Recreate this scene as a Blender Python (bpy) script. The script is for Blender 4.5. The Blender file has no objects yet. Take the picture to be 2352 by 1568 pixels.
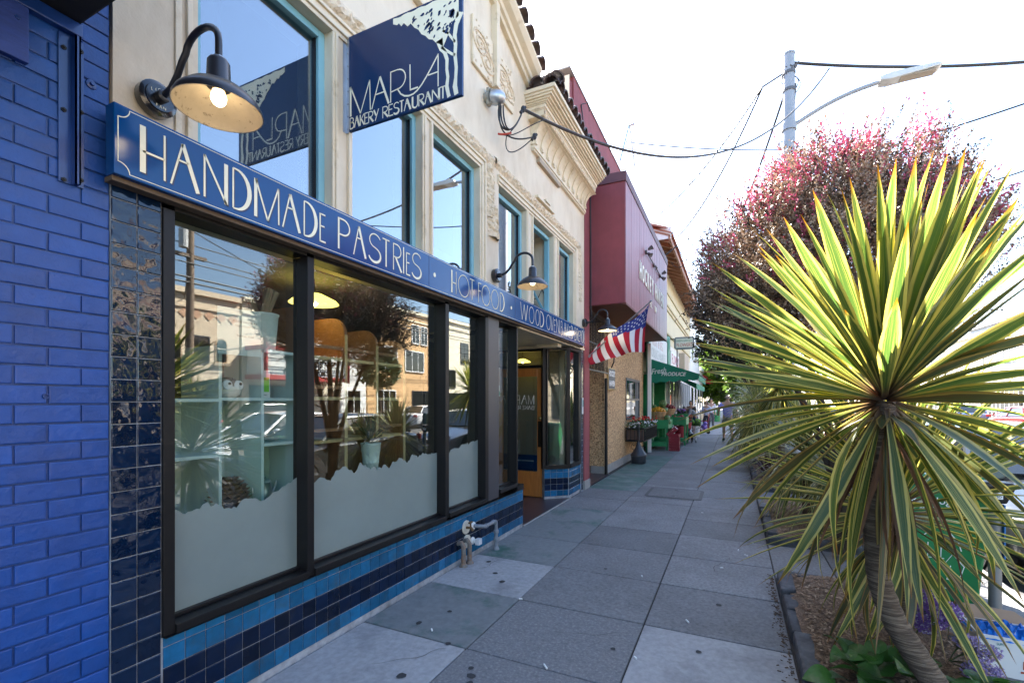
import bpy, bmesh, math, random
import numpy as np
from mathutils import Vector, Matrix, Quaternion
rnd = random.Random(7)
R = math.radians
PI = math.pi
scene = bpy.context.scene
col = scene.collection

# ------------------------------------------------------------------ camera
cam = bpy.data.cameras.new('camera'); camo = bpy.data.objects.new('camera', cam); col.objects.link(camo)
cam.sensor_width = 36.0; cam.lens = 36.0 * 1070.6 / 2352.0
cam.shift_y = (921 - 784) / 2352.0
cam.clip_start = 0.05; cam.clip_end = 1200
camo.location = (0, 0, 1.6)
camo.rotation_euler = (R(90), 0, R(25.38))
scene.camera = camo

# ------------------------------------------------------------------ sky, sun, exposure
SUN_AZ = 36.0      # degrees from +y towards -x
SUN_EL = 45.0
sdir = Vector((-math.sin(R(SUN_AZ)) * math.cos(R(SUN_EL)), math.cos(R(SUN_AZ)) * math.cos(R(SUN_EL)), math.sin(R(SUN_EL))))
world = bpy.data.worlds.new('World'); scene.world = world; world.use_nodes = True
wn = world.node_tree; wn.nodes.clear()
sky = wn.nodes.new('ShaderNodeTexSky'); sky.sky_type = 'NISHITA'; sky.sun_disc = False
sky.sun_elevation = R(SUN_EL); sky.sun_rotation = R(-SUN_AZ)
sky.air_density = 1.0; sky.dust_density = 1.2; sky.ozone_density = 2.0
bg = wn.nodes.new('ShaderNodeBackground'); bg.inputs[1].default_value = 0.085
wo = wn.nodes.new('ShaderNodeOutputWorld')
wn.links.new(sky.outputs[0], bg.inputs[0]); wn.links.new(bg.outputs[0], wo.inputs[0])
sl = bpy.data.lights.new('sun', 'SUN'); sl.energy = 5.0; sl.angle = R(0.53); sl.color = (1.0, 0.94, 0.86)
so = bpy.data.objects.new('sun', sl); col.objects.link(so)
so.rotation_euler = sdir.to_track_quat('Z', 'Y').to_euler(); so.location = (-20, 20, 40)
scene.view_settings.view_transform = 'Standard'; scene.view_settings.look = 'None'
scene.view_settings.exposure = 3.15; scene.view_settings.gamma = 1.0
scene.view_settings.use_curve_mapping = False
scene.render.engine = 'CYCLES'
cy = scene.cycles
cy.caustics_reflective = False; cy.caustics_refractive = False
cy.max_bounces = 8; cy.diffuse_bounces = 4; cy.glossy_bounces = 4; cy.transmission_bounces = 4; cy.transparent_max_bounces = 12
cy.sample_clamp_indirect = 6.0

# ------------------------------------------------------------------ helpers
ORG = {}
def thing(name, label, cat, loc=(0, 0, 0), group=None, kind=None):
    o = bpy.data.objects.new(name, None); col.objects.link(o)
    o.location = loc; o.empty_display_size = 0.2
    if label: o['label'] = label
    if cat: o['category'] = cat
    if group: o['group'] = group
    if kind: o['kind'] = kind
    ORG[o.name] = Vector(loc)
    return o
def tag(o, label, cat=None, group=None, kind=None):
    if label: o['label'] = label
    if cat: o['category'] = cat
    if group: o['group'] = group
    if kind: o['kind'] = kind
    return o
def org(p):
    return ORG[p.name] if p is not None else Vector((0, 0, 0))

class MB:
    def __init__(s): s.v = []; s.f = []; s.m = []; s.uv = {}
    def add(s, vs, fs, mi=0):
        b = len(s.v); s.v += [tuple(q) for q in vs]
        for q in fs: s.f.append(tuple(i + b for i in q)); s.m.append(mi)
        return s
    def box(s, x0, x1, y0, y1, z0, z1, mi=0):
        vs = [(x, y, z) for x in (x0, x1) for y in (y0, y1) for z in (z0, z1)]
        return s.add(vs, [(0, 1, 3, 2), (4, 6, 7, 5), (0, 4, 5, 1), (2, 3, 7, 6), (0, 2, 6, 4), (1, 5, 7, 3)], mi)
    def obox(s, c, size, q=None, mi=0):
        hx, hy, hz = [a / 2 for a in size]
        M = q if q is not None else Matrix.Identity(3)
        c = Vector(c)
        vs = [c + M @ Vector((a * hx, b * hy, d * hz)) for a in (-1, 1) for b in (-1, 1) for d in (-1, 1)]
        return s.add(vs, [(0, 1, 3, 2), (4, 6, 7, 5), (0, 4, 5, 1), (2, 3, 7, 6), (0, 2, 6, 4), (1, 5, 7, 3)], mi)
    def beam(s, a, b, w, h, up=(0, 0, 1), mi=0):
        a = Vector(a); b = Vector(b); d = (b - a); L = d.length; d.normalize()
        u = Vector(up); r = d.cross(u)
        if r.length < 1e-4: r = d.cross(Vector((1, 0, 0)))
        r.normalize(); u = r.cross(d)
        M = Matrix((d, r, u)).transposed()
        return s.obox((a + b) / 2, (L, w, h), M, mi)
    def prism(s, poly, ax, a0, a1, mi=0):
        # poly: list of 2d pts in the plane of the other two axes (cyclic order kept), extruded along ax
        n = len(poly)
        def P(p, a):
            if ax == 'x': return (a, p[0], p[1])
            if ax == 'y': return (p[0], a, p[1])
            return (p[0], p[1], a)
        vs = [P(p, a0) for p in poly] + [P(p, a1) for p in poly]
        fs = [tuple(range(n))[::-1], tuple(range(n, 2 * n))] + [(i, (i + 1) % n, n + (i + 1) % n, n + i) for i in range(n)]
        return s.add(vs, fs, mi)
    def tube(s, pts, r, n=8, mi=0, caps=True):
        pts = [Vector(p) for p in pts]; k = len(pts)
        rs = r if isinstance(r, (list, tuple)) else [r] * k
        vs = []; prev = None
        for i, p in enumerate(pts):
            d = (pts[min(i + 1, k - 1)] - pts[max(i - 1, 0)])
            if d.length < 1e-9: d = Vector((0, 0, 1))
            d.normalize()
            if prev is None:
                u = d.cross(Vector((0, 0, 1)))
                if u.length < 1e-3: u = d.cross(Vector((1, 0, 0)))
            else: u = prev - d * prev.dot(d)
            if u.length < 1e-6: u = d.orthogonal()
            u.normalize(); prev = u; w = d.cross(u)
            for j in range(n):
                a = 2 * PI * j / n; vs.append(p + (u * math.cos(a) + w * math.sin(a)) * rs[i])
        fs = [(i * n + j, i * n + (j + 1) % n, (i + 1) * n + (j + 1) % n, (i + 1) * n + j) for i in range(k - 1) for j in range(n)]
        if caps: fs += [tuple(range(n))[::-1], tuple(range((k - 1) * n, k * n))]
        return s.add(vs, fs, mi)
    def lathe(s, c, prof, n=24, axis=(0, 0, 1), mi=0):
        c = Vector(c); ax = Vector(axis).normalized(); q = Vector((0, 0, 1)).rotation_difference(ax)
        vs = []; fs = []; k = len(prof)
        for (r, h) in prof:
            for j in range(n):
                a = 2 * PI * j / n; vs.append(c + q @ Vector((r * math.cos(a), r * math.sin(a), h)))
        fs = [(i * n + j, i * n + (j + 1) % n, (i + 1) * n + (j + 1) % n, (i + 1) * n + j) for i in range(k - 1) for j in range(n)]
        if prof[0][0] > 1e-5: fs.append(tuple(range(n))[::-1])
        if prof[-1][0] > 1e-5: fs.append(tuple(range((k - 1) * n, k * n)))
        return s.add(vs, fs, mi)
    def ball(s, c, r, n=8, mi=0, sz=1.0):
        k = max(4, n // 2 + 1)
        return s.lathe((c[0], c[1], c[2]), [(r * math.sin(PI * i / k), -r * sz * math.cos(PI * i / k)) for i in range(k + 1)], n, mi=mi)
    def sweep(s, prof, p0, p1, side, up=(0, 0, 1), mi=0):
        # closed profile [(out, up)] extruded from p0 to p1
        p0 = Vector(p0); p1 = Vector(p1); a = Vector(side); u = Vector(up); n = len(prof)
        vs = [p0 + a * o + u * h for o, h in prof] + [p1 + a * o + u * h for o, h in prof]
        fs = [tuple(range(n))[::-1], tuple(range(n, 2 * n))] + [(i, (i + 1) % n, n + (i + 1) % n, n + i) for i in range(n)]
        return s.add(vs, fs, mi)

NOREC = set()
def mesh_of(name, mb, mats, o0=Vector((0, 0, 0)), smooth=False, recalc=True):
    me = bpy.data.meshes.new(name)
    vs = [(v[0] - o0[0], v[1] - o0[1], v[2] - o0[2]) for v in mb.v]
    me.from_pydata(vs, [], mb.f)
    for m in (mats if isinstance(mats, (list, tuple)) else [mats]): me.materials.append(m)
    if any(mb.m): me.polygons.foreach_set('material_index', mb.m)
    if recalc:
        bm = bmesh.new(); bm.from_mesh(me); bmesh.ops.recalc_face_normals(bm, faces=bm.faces); bm.to_mesh(me); bm.free()
    if smooth:
        me.polygons.foreach_set('use_smooth', [True] * len(me.polygons))
        try: me.set_sharp_from_angle(angle=R(42))
        except Exception: pass
    me.update()
    return me
def obj(name, mb, mats, parent=None, smooth=False, bev=0, label=None, recalc=True, loc=None):
    # mesh given in world coordinates; stored relative to the root thing's base
    o0 = org(parent) if parent is not None else Vector(loc if loc else (0, 0, 0))
    me = mesh_of(name, mb, mats, o0, smooth, recalc)
    o = bpy.data.objects.new(name, me); col.objects.link(o)
    ORG[o.name] = o0
    if parent is not None: o.parent = parent
    else: o.location = o0
    if bev:
        b = o.modifiers.new('bevel', 'BEVEL'); b.width = bev; b.segments = 2; b.limit_method = 'ANGLE'; b.angle_limit = R(40)
    if label: o['label'] = label
    return o
def inst(name, me, parent, loc, rot=None, scale=None, label=None):
    o = bpy.data.objects.new(name, me); col.objects.link(o)
    o0 = org(parent); o.parent = parent
    o.location = Vector(loc) - o0
    if rot is not None:
        if isinstance(rot, Quaternion): o.rotation_mode = 'QUATERNION'; o.rotation_quaternion = rot
        else: o.rotation_euler = rot
    if scale is not None: o.scale = scale
    return o
def copy_tree(o, parent=None, depth=0):
    c = o.copy(); col.objects.link(c)
    ORG[c.name] = ORG.get(o.name, Vector((0, 0, 0)))
    if parent is not None: c.parent = parent
    for ch in list(o.children): copy_tree(ch, c, depth + 1)
    return c

# ------------------------------------------------------------------ materials
MATS = {}
def pm(name, c, rough=0.6, metal=0.0, var=0.0, vs=6.0, bump=0.0, bs=60.0, c2=None, c2s=3.0, c2t=0.55, c2w=0.1, coat=0.0, spec=0.5, hue=0.0, stretch=None, emis=None, trans=0.0, rnd_amt=0.0, detail=6.0, rough2=None, bdet=5.0, pos=False, drip=None):
    if name in MATS: return MATS[name]
    m = bpy.data.materials.new(name); m.use_nodes = True; nt = m.node_tree; N = nt.nodes; L = nt.links
    b = N['Principled BSDF']; out = N['Material Output']
    b.inputs['Base Color'].default_value = (*c, 1); b.inputs['Roughness'].default_value = rough; b.inputs['Metallic'].default_value = metal
    b.inputs['Specular IOR Level'].default_value = spec
    b.inputs['Coat Weight'].default_value = coat; b.inputs['Coat Roughness'].default_value = 0.06
    if emis: b.inputs['Emission Color'].default_value = (*emis[0], 1); b.inputs['Emission Strength'].default_value = emis[1]
    if var or bump or c2 or rnd_amt:
        tc = N.new('ShaderNodeTexCoord'); oi = N.new('ShaderNodeObjectInfo')
        mul = N.new('ShaderNodeMath'); mul.operation = 'MULTIPLY'; mul.inputs[1].default_value = 37.0; L.new(oi.outputs['Random'], mul.inputs[0])
        vec = tc.outputs['Object']
        if stretch:
            mp = N.new('ShaderNodeMapping'); mp.inputs['Scale'].default_value = stretch; L.new(vec, mp.inputs[0]); vec = mp.outputs[0]
        def noise(sc, det=6.0, ro=0.6):
            n = N.new('ShaderNodeTexNoise'); n.noise_dimensions = '4D'; n.inputs['Scale'].default_value = sc
            n.inputs['Detail'].default_value = det; n.inputs['Roughness'].default_value = ro
            L.new(vec, n.inputs['Vector']); L.new(mul.outputs[0], n.inputs['W']); return n.outputs['Fac']
        cur = None
        base = N.new('ShaderNodeRGB'); base.outputs[0].default_value = (*c, 1); cur = base.outputs[0]
        if c2:
            rp = N.new('ShaderNodeValToRGB'); rp.color_ramp.elements[0].position = max(0, c2t - c2w); rp.color_ramp.elements[1].position = min(1, c2t + c2w)
            if pos:
                ge = N.new('ShaderNodeNewGeometry'); n3 = N.new('ShaderNodeTexNoise'); n3.inputs['Scale'].default_value = c2s; n3.inputs['Detail'].default_value = 7.0; n3.inputs['Roughness'].default_value = .66
                if drip: mp3 = N.new('ShaderNodeMapping'); mp3.inputs['Scale'].default_value = drip; L.new(ge.outputs['Position'], mp3.inputs[0]); L.new(mp3.outputs[0], n3.inputs['Vector'])
                else: L.new(ge.outputs['Position'], n3.inputs['Vector'])
                L.new(n3.outputs['Fac'], rp.inputs[0])
            else: L.new(noise(c2s, 7.0, 0.65), rp.inputs[0])
            mx = N.new('ShaderNodeMix'); mx.data_type = 'RGBA'; L.new(rp.outputs[0], mx.inputs[0]); L.new(cur, mx.inputs[6]); mx.inputs[7].default_value = (*c2, 1); cur = mx.outputs[2]
        if var or rnd_amt:
            hs = N.new('ShaderNodeHueSaturation'); L.new(cur, hs.inputs['Color'])
            mr = N.new('ShaderNodeMapRange'); mr.inputs[1].default_value = 0.25; mr.inputs[2].default_value = 0.75
            mr.inputs[3].default_value = 1 - var; mr.inputs[4].default_value = 1 + var
            L.new(noise(vs, detail), mr.inputs[0]); val = mr.outputs[0]
            if rnd_amt:
                m2 = N.new('ShaderNodeMapRange'); m2.inputs[3].default_value = 1 - rnd_amt; m2.inputs[4].default_value = 1 + rnd_amt
                L.new(oi.outputs['Random'], m2.inputs[0])
                mm = N.new('ShaderNodeMath'); mm.operation = 'MULTIPLY'; L.new(val, mm.inputs[0]); L.new(m2.outputs[0], mm.inputs[1]); val = mm.outputs[0]
            L.new(val, hs.inputs['Value']); cur = hs.outputs[0]
            if rough2 is not None:
                r2 = N.new('ShaderNodeMapRange'); r2.inputs[1].default_value = 0.3; r2.inputs[2].default_value = 0.7; r2.inputs[3].default_value = rough; r2.inputs[4].default_value = rough2
                L.new(noise(vs * 1.7), r2.inputs[0]); L.new(r2.outputs[0], b.inputs['Roughness'])
        L.new(cur, b.inputs['Base Color'])
        if bump:
            bp = N.new('ShaderNodeBump'); bp.inputs['Strength'].default_value = 1.0; bp.inputs['Distance'].default_value = bump
            L.new(noise(bs, bdet), bp.inputs['Height']); L.new(bp.outputs[0], b.inputs['Normal'])
        if trans:
            tr = N.new('ShaderNodeBsdfTranslucent'); L.new(cur, tr.inputs[0]); ms = N.new('ShaderNodeMixShader'); ms.inputs[0].default_value = trans
            L.new(b.outputs[0], ms.inputs[1]); L.new(tr.outputs[0], ms.inputs[2]); L.new(ms.outputs[0], out.inputs[0])
    MATS[name] = m
    return m
def glass_mat(name, tint=(1, 1, 1), ior=1.52, gain=1.0, rough=0.0):
    m = bpy.data.materials.new(name); m.use_nodes = True; nt = m.node_tree; N = nt.nodes; L = nt.links; N.clear()
    out = N.new('ShaderNodeOutputMaterial'); t = N.new('ShaderNodeBsdfTransparent'); t.inputs[0].default_value = (*tint, 1)
    g = N.new('ShaderNodeBsdfGlossy'); g.inputs['Roughness'].default_value = rough
    ge = N.new('ShaderNodeNewGeometry'); mx = N.new('ShaderNodeMix'); mx.data_type = 'FLOAT'
    L.new(ge.outputs['Backfacing'], mx.inputs[0]); mx.inputs[2].default_value = ior; mx.inputs[3].default_value = 1 / ior
    fr = N.new('ShaderNodeFresnel'); L.new(mx.outputs[0], fr.inputs[0])
    mg = N.new('ShaderNodeMath'); mg.operation = 'MULTIPLY'; mg.use_clamp = True; mg.inputs[1].default_value = gain; L.new(fr.outputs[0], mg.inputs[0])
    ms = N.new('ShaderNodeMixShader'); L.new(mg.outputs[0], ms.inputs[0]); L.new(t.outputs[0], ms.inputs[1]); L.new(g.outputs[0], ms.inputs[2]); L.new(ms.outputs[0], out.inputs[0])
    # very slight waviness of the float glass
    tc = N.new('ShaderNodeTexCoord'); nz = N.new('ShaderNodeTexNoise'); nz.inputs['Scale'].default_value = 1.3; nz.inputs['Detail'].default_value = 0.0
    L.new(tc.outputs['Object'], nz.inputs[0]); bp = N.new('ShaderNodeBump'); bp.inputs['Distance'].default_value = 0.0012; L.new(nz.outputs[0], bp.inputs['Height']); L.new(bp.outputs[0], g.inputs['Normal'])
    MATS[name] = m
    return m
GLASS = glass_mat('window_glass', (0.88, 0.93, 0.91), 1.62, 1.9)
GLASS_UP = glass_mat('upper_glass', (0.6, 0.68, 0.72), 2.1, 2.6)
FROST = pm('frosted_film', (0.31, 0.38, 0.36), 0.26, spec=1.0, var=0.12, vs=1.6, bump=0.0002, bs=300, trans=0.36); FROST.node_tree.nodes['Principled BSDF'].inputs['IOR'].default_value = 1.85
BLUE = pm('blue_brick_paint', (0.010, 0.067, 0.28), 0.27, spec=.4, var=0.16, vs=12, bump=0.0045, bs=26, bdet=5.0, rnd_amt=0.14, c2=(0.016, 0.054, 0.21), c2s=2.6, c2t=0.56, c2w=0.2, pos=True, drip=(1.5, 1.5, .6), rough2=0.45)
BLUED = pm('blue_mortar_paint', (0.006, 0.040, 0.17), 0.36, var=0.25, vs=14, bump=0.003, bs=50)
BLUEM = pm('blue_painted_metal', (0.007, 0.040, 0.19), 0.3, var=0.15, vs=14, coat=0.3)
BLACK = pm('black_fabric', (0.008, 0.008, 0.009), 0.8)
CREAM = pm('cream_plaster', (0.72, 0.62, 0.47), 0.75, var=0.08, vs=1.8, bump=0.0022, bs=45, c2=(0.54, 0.43, 0.29), c2s=2.2, c2t=0.62, c2w=0.16, pos=True, drip=(1, 1, .45))
CREAMT = pm('cream_trim', (0.71, 0.60, 0.43), 0.6, var=0.08, vs=3.0, bump=0.0007, bs=60, c2=(0.46, 0.34, 0.19), c2s=6, c2t=0.66, c2w=0.10, pos=True)
CREAMR = pm('cream_rough_cast', (0.66, 0.54, 0.38), 0.85, var=0.28, vs=26, bump=0.004, bs=50, c2=(0.30, 0.20, 0.10), c2s=38, c2t=0.62, c2w=0.08)
TEAL = pm('teal_paint', (0.22, 0.46, 0.53), 0.45, var=0.08, vs=5)
BRONZE = pm('dark_bronze_frame', (0.007, 0.0065, 0.007), 0.42, metal=0.0, spec=.28, var=0.15, vs=8)
POSTG = pm('grey_post_paint', (0.055, 0.054, 0.062), 0.4, metal=0.2, var=0.1, vs=5)
TILE_L = pm('light_blue_tile', (0.010, 0.098, 0.21), 0.14, var=0.25, vs=16, bump=0.0022, bs=11, bdet=1.0, rnd_amt=0.28, spec=.4, c2=(0.03, 0.075, 0.12), c2s=7, c2t=.62, c2w=.12, pos=True)
TILE_D = pm('navy_tile', (0.003, 0.009, 0.028), 0.13, var=0.3, vs=14, bump=0.0022, bs=11, bdet=1.0, rnd_amt=0.4, spec=.28, c2=(0.012, 0.016, 0.028), c2s=8, c2t=.62, c2w=.12, pos=True)
TILE_S = pm('glossy_navy_tile', (0.003, 0.012, 0.036), 0.025, var=0.3, vs=14, bump=0.0065, bs=13, bdet=1.2, rnd_amt=0.3, spec=.55, coat=0.0)
GROUT = pm('tile_grout', (0.34, 0.36, 0.39), 0.85, var=0.3, vs=20, c2=(.16, .16, .16), c2s=5, c2t=.55, c2w=.15, pos=True)
SIGNB = pm('sign_blue', (0.002, 0.056, 0.20), 0.15, var=0.05, vs=3, spec=.4, bump=0.0003, bs=4, bdet=1.0)
SIGNB2 = pm('blade_sign_navy', (0.003, 0.026, 0.095), 0.25, var=0.05, vs=3, spec=.35)
LETTER = pm('cream_lettering', (0.86, 0.80, 0.60), 0.5, var=0.04, vs=9)
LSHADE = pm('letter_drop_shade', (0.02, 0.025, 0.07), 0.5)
ALU = pm('galvanised_metal', (0.46, 0.48, 0.50), 0.38, metal=0.85, var=0.15, vs=9)
STEEL = pm('pole_steel', (0.30, 0.31, 0.33), 0.5, metal=0.25, var=0.1, vs=3)
LAMPB = pm('lamp_black', (0.014, 0.014, 0.018), 0.38, var=0.2, vs=14, coat=0.2)
LAMPI = pm('lamp_inner_rusty_white', (0.50, 0.42, 0.31), 0.55, c2=(0.09, 0.05, 0.025), c2s=34, c2t=0.64, c2w=0.06, var=0.15, vs=12)
BULB = pm('lit_bulb', (1, 0.9, 0.7), 0.4, emis=((1.0, 0.78, 0.46), 1.7))
WOOD = pm('orange_wood', (0.45, 0.16, 0.037), 0.33, var=0.22, vs=4, stretch=(8, 8, 1.2), bump=0.0005, bs=30, coat=0.25)
WOODD = pm('brown_wood', (0.32, 0.145, 0.06), 0.5, var=0.22, vs=6, stretch=(1.2, 9, 1.2))
WOODL = pm('pale_wood', (0.60, 0.42, 0.19), 0.5, var=0.15, vs=6, stretch=(9, 9, 1.2))
PALE = pm('pale_teal_shelf', (0.66, 0.77, 0.73), 0.5, var=0.03, vs=3)
WHITE = pm('white_paint', (0.75, 0.75, 0.73), 0.5, var=0.06, vs=4)
OFFW = pm('off_white_paint', (0.66, 0.62, 0.54), 0.6, var=0.08, vs=2)
DARK = pm('dark_interior', (0.05, 0.045, 0.04), 0.8)
ROOMW = pm('room_wall', (0.20, 0.19, 0.165), 0.8, var=0.05, vs=2)
RED = pm('red_stucco', (0.25, 0.055, 0.062), 0.8, var=0.14, vs=3, bump=0.002, bs=130, c2=(0.19, .045, .05), c2s=1.4, c2t=.55, c2w=.2, pos=True, drip=(2, 2, .3))
REDB = pm('red_bay_boards', (0.27, 0.085, 0.095), 0.5, var=0.28, vs=3, stretch=(6, 6, 0.35), c2=(0.17, 0.05, 0.06), c2s=5, bump=0.0005, bs=30)
REDD = pm('red_dark_trim', (0.10, 0.028, 0.032), 0.6, var=0.1, vs=4)
REDSOF = pm('red_brown_soffit', (0.13, 0.035, 0.02), 0.6, var=0.12, vs=3)
PEBBLE = pm('pebble_dash', (0.60, 0.39, 0.20), 0.85, var=0.6, vs=34, bump=0.012, bs=40, c2=(0.24, 0.12, 0.05), c2s=30, c2t=0.54, c2w=0.05)
CONC = pm('grey_concrete', (0.30, 0.29, 0.27), 0.85, var=0.18, vs=5, bump=0.002, bs=90)
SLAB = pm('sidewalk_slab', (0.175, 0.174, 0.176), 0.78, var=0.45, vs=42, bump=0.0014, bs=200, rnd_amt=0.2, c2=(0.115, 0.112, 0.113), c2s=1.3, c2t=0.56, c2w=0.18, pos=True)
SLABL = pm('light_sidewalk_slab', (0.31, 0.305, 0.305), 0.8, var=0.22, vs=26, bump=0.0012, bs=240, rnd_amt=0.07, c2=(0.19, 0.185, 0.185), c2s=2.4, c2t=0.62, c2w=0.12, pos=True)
SLABS = pm('speckled_sidewalk_slab', (0.15, 0.15, 0.155), 0.8, var=0.3, vs=44, bump=0.0016, bs=200, c2=(0.225, 0.22, 0.215), c2s=55, pos=True, c2t=0.56, c2w=0.07)
SLABG = pm('green_stained_slab', (0.17, 0.18, 0.18), 0.75, var=0.2, vs=20, bump=0.001, bs=200, c2=(0.035, 0.10, 0.075), c2s=1.9, c2t=0.60, c2w=0.08, rnd_amt=0.1, pos=True)
SLABGG = pm('green_painted_slab', (0.055, 0.12, 0.095), 0.7, var=0.3, vs=4, bump=0.001, bs=200, c2=(0.15, 0.17, 0.17), c2s=2.2, c2t=0.56, c2w=0.14, rnd_amt=0.1, pos=True)
JOINT = pm('joint_dirt', (0.035, 0.03, 0.026), 0.9, var=0.3, vs=9)
ASPH = pm('asphalt', (0.05, 0.05, 0.052), 0.85, var=0.2, vs=6, bump=0.002, bs=160, c2=(0.075, 0.073, 0.07), c2s=0.5)
CURB = pm('kerb_concrete', (0.26, 0.25, 0.24), 0.85, var=0.2, vs=7, bump=0.002, bs=80)
STONE = pm('dark_basalt_block', (0.055, 0.056, 0.062), 0.8, var=0.35, vs=10, bump=0.006, bs=24, rnd_amt=0.3, c2=(0.11, 0.11, 0.115), c2s=5, c2t=0.58, c2w=0.12)
CHIPS = pm('wood_chip_mulch', (0.16, 0.10, 0.062), 0.9, var=0.5, vs=60, bump=0.012, bs=90, c2=(0.30, 0.20, 0.13), c2s=85, c2t=0.55, c2w=0.05)
TERR = pm('entry_terrazzo', (0.05, 0.035, 0.04), 0.3, var=0.25, vs=5)
AWG = pm('green_canvas', (0.012, 0.22, 0.125), 0.7, var=0.15, vs=5)
GRP = pm('green_paint', (0.02, 0.25, 0.08), 0.45, var=0.12, vs=6)
CLAY = pm('old_clay_tile', (0.085, 0.042, 0.032), 0.55, var=0.4, vs=9, bump=0.003, bs=40, rnd_amt=0.4, c2=(0.035, 0.026, 0.026), c2s=7, c2t=0.5, c2w=0.15)
CLAYR = pm('red_clay_tile', (0.33, 0.12, 0.07), 0.7, var=0.2, vs=5, rnd_amt=0.2)
RAFT = pm('rafter_wood', (0.33, 0.16, 0.10), 0.7, var=0.15, vs=4)
YELW = pm('pale_yellow_wall', (0.60, 0.52, 0.34), 0.75, var=0.06, vs=2)
CABLE = pm('black_cable', (0.012, 0.012, 0.014), 0.5)
IRON = pm('black_iron', (0.012, 0.012, 0.012), 0.45, metal=0.4)
SPR = {}
def plain(name, c, rough=0.6, **k):
    k.setdefault('var', 0.08); k.setdefault('vs', 6)
    return pm(name, c, rough, **k)

# ------------------------------------------------------------------ flat lettering
def ribbon(mb, pts, w, to3, off, mi=0):
    """flat ribbon of width w along 2d polyline pts; to3(x,y,off) -> 3d"""
    n = len(pts); ws = w if isinstance(w, (list, tuple)) else [w] * n
    L = []; Rr = []
    for i in range(n):
        x, y = pts[i]
        if i == 0: dx, dy = pts[1][0] - x, pts[1][1] - y
        elif i == n - 1: dx, dy = x - pts[i - 1][0], y - pts[i - 1][1]
        else:
            a = Vector((x - pts[i - 1][0], y - pts[i - 1][1])); b = Vector((pts[i + 1][0] - x, pts[i + 1][1] - y))
            if a.length > 0: a.normalize()
            if b.length > 0: b.normalize()
            d = a + b; dx, dy = (d.x, d.y) if d.length > 1e-6 else (a.x, a.y)
        l = math.hypot(dx, dy) or 1; nx, ny = -dy / l, dx / l; h = ws[i] / 2
        L.append((x + nx * h, y + ny * h)); Rr.append((x - nx * h, y - ny * h))
    vs = [to3(p[0], p[1], off) for p in L] + [to3(p[0], p[1], off) for p in Rr]
    mb.add(vs, [(i, i + 1, n + i + 1, n + i) for i in range(n - 1)], mi)
def arc(cx, cy, rx, ry, a0, a1, n=14):
    return [(cx + rx * math.cos(R(a0 + (a1 - a0) * i / n)), cy + ry * math.sin(R(a0 + (a1 - a0) * i / n))) for i in range(n + 1)]
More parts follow.
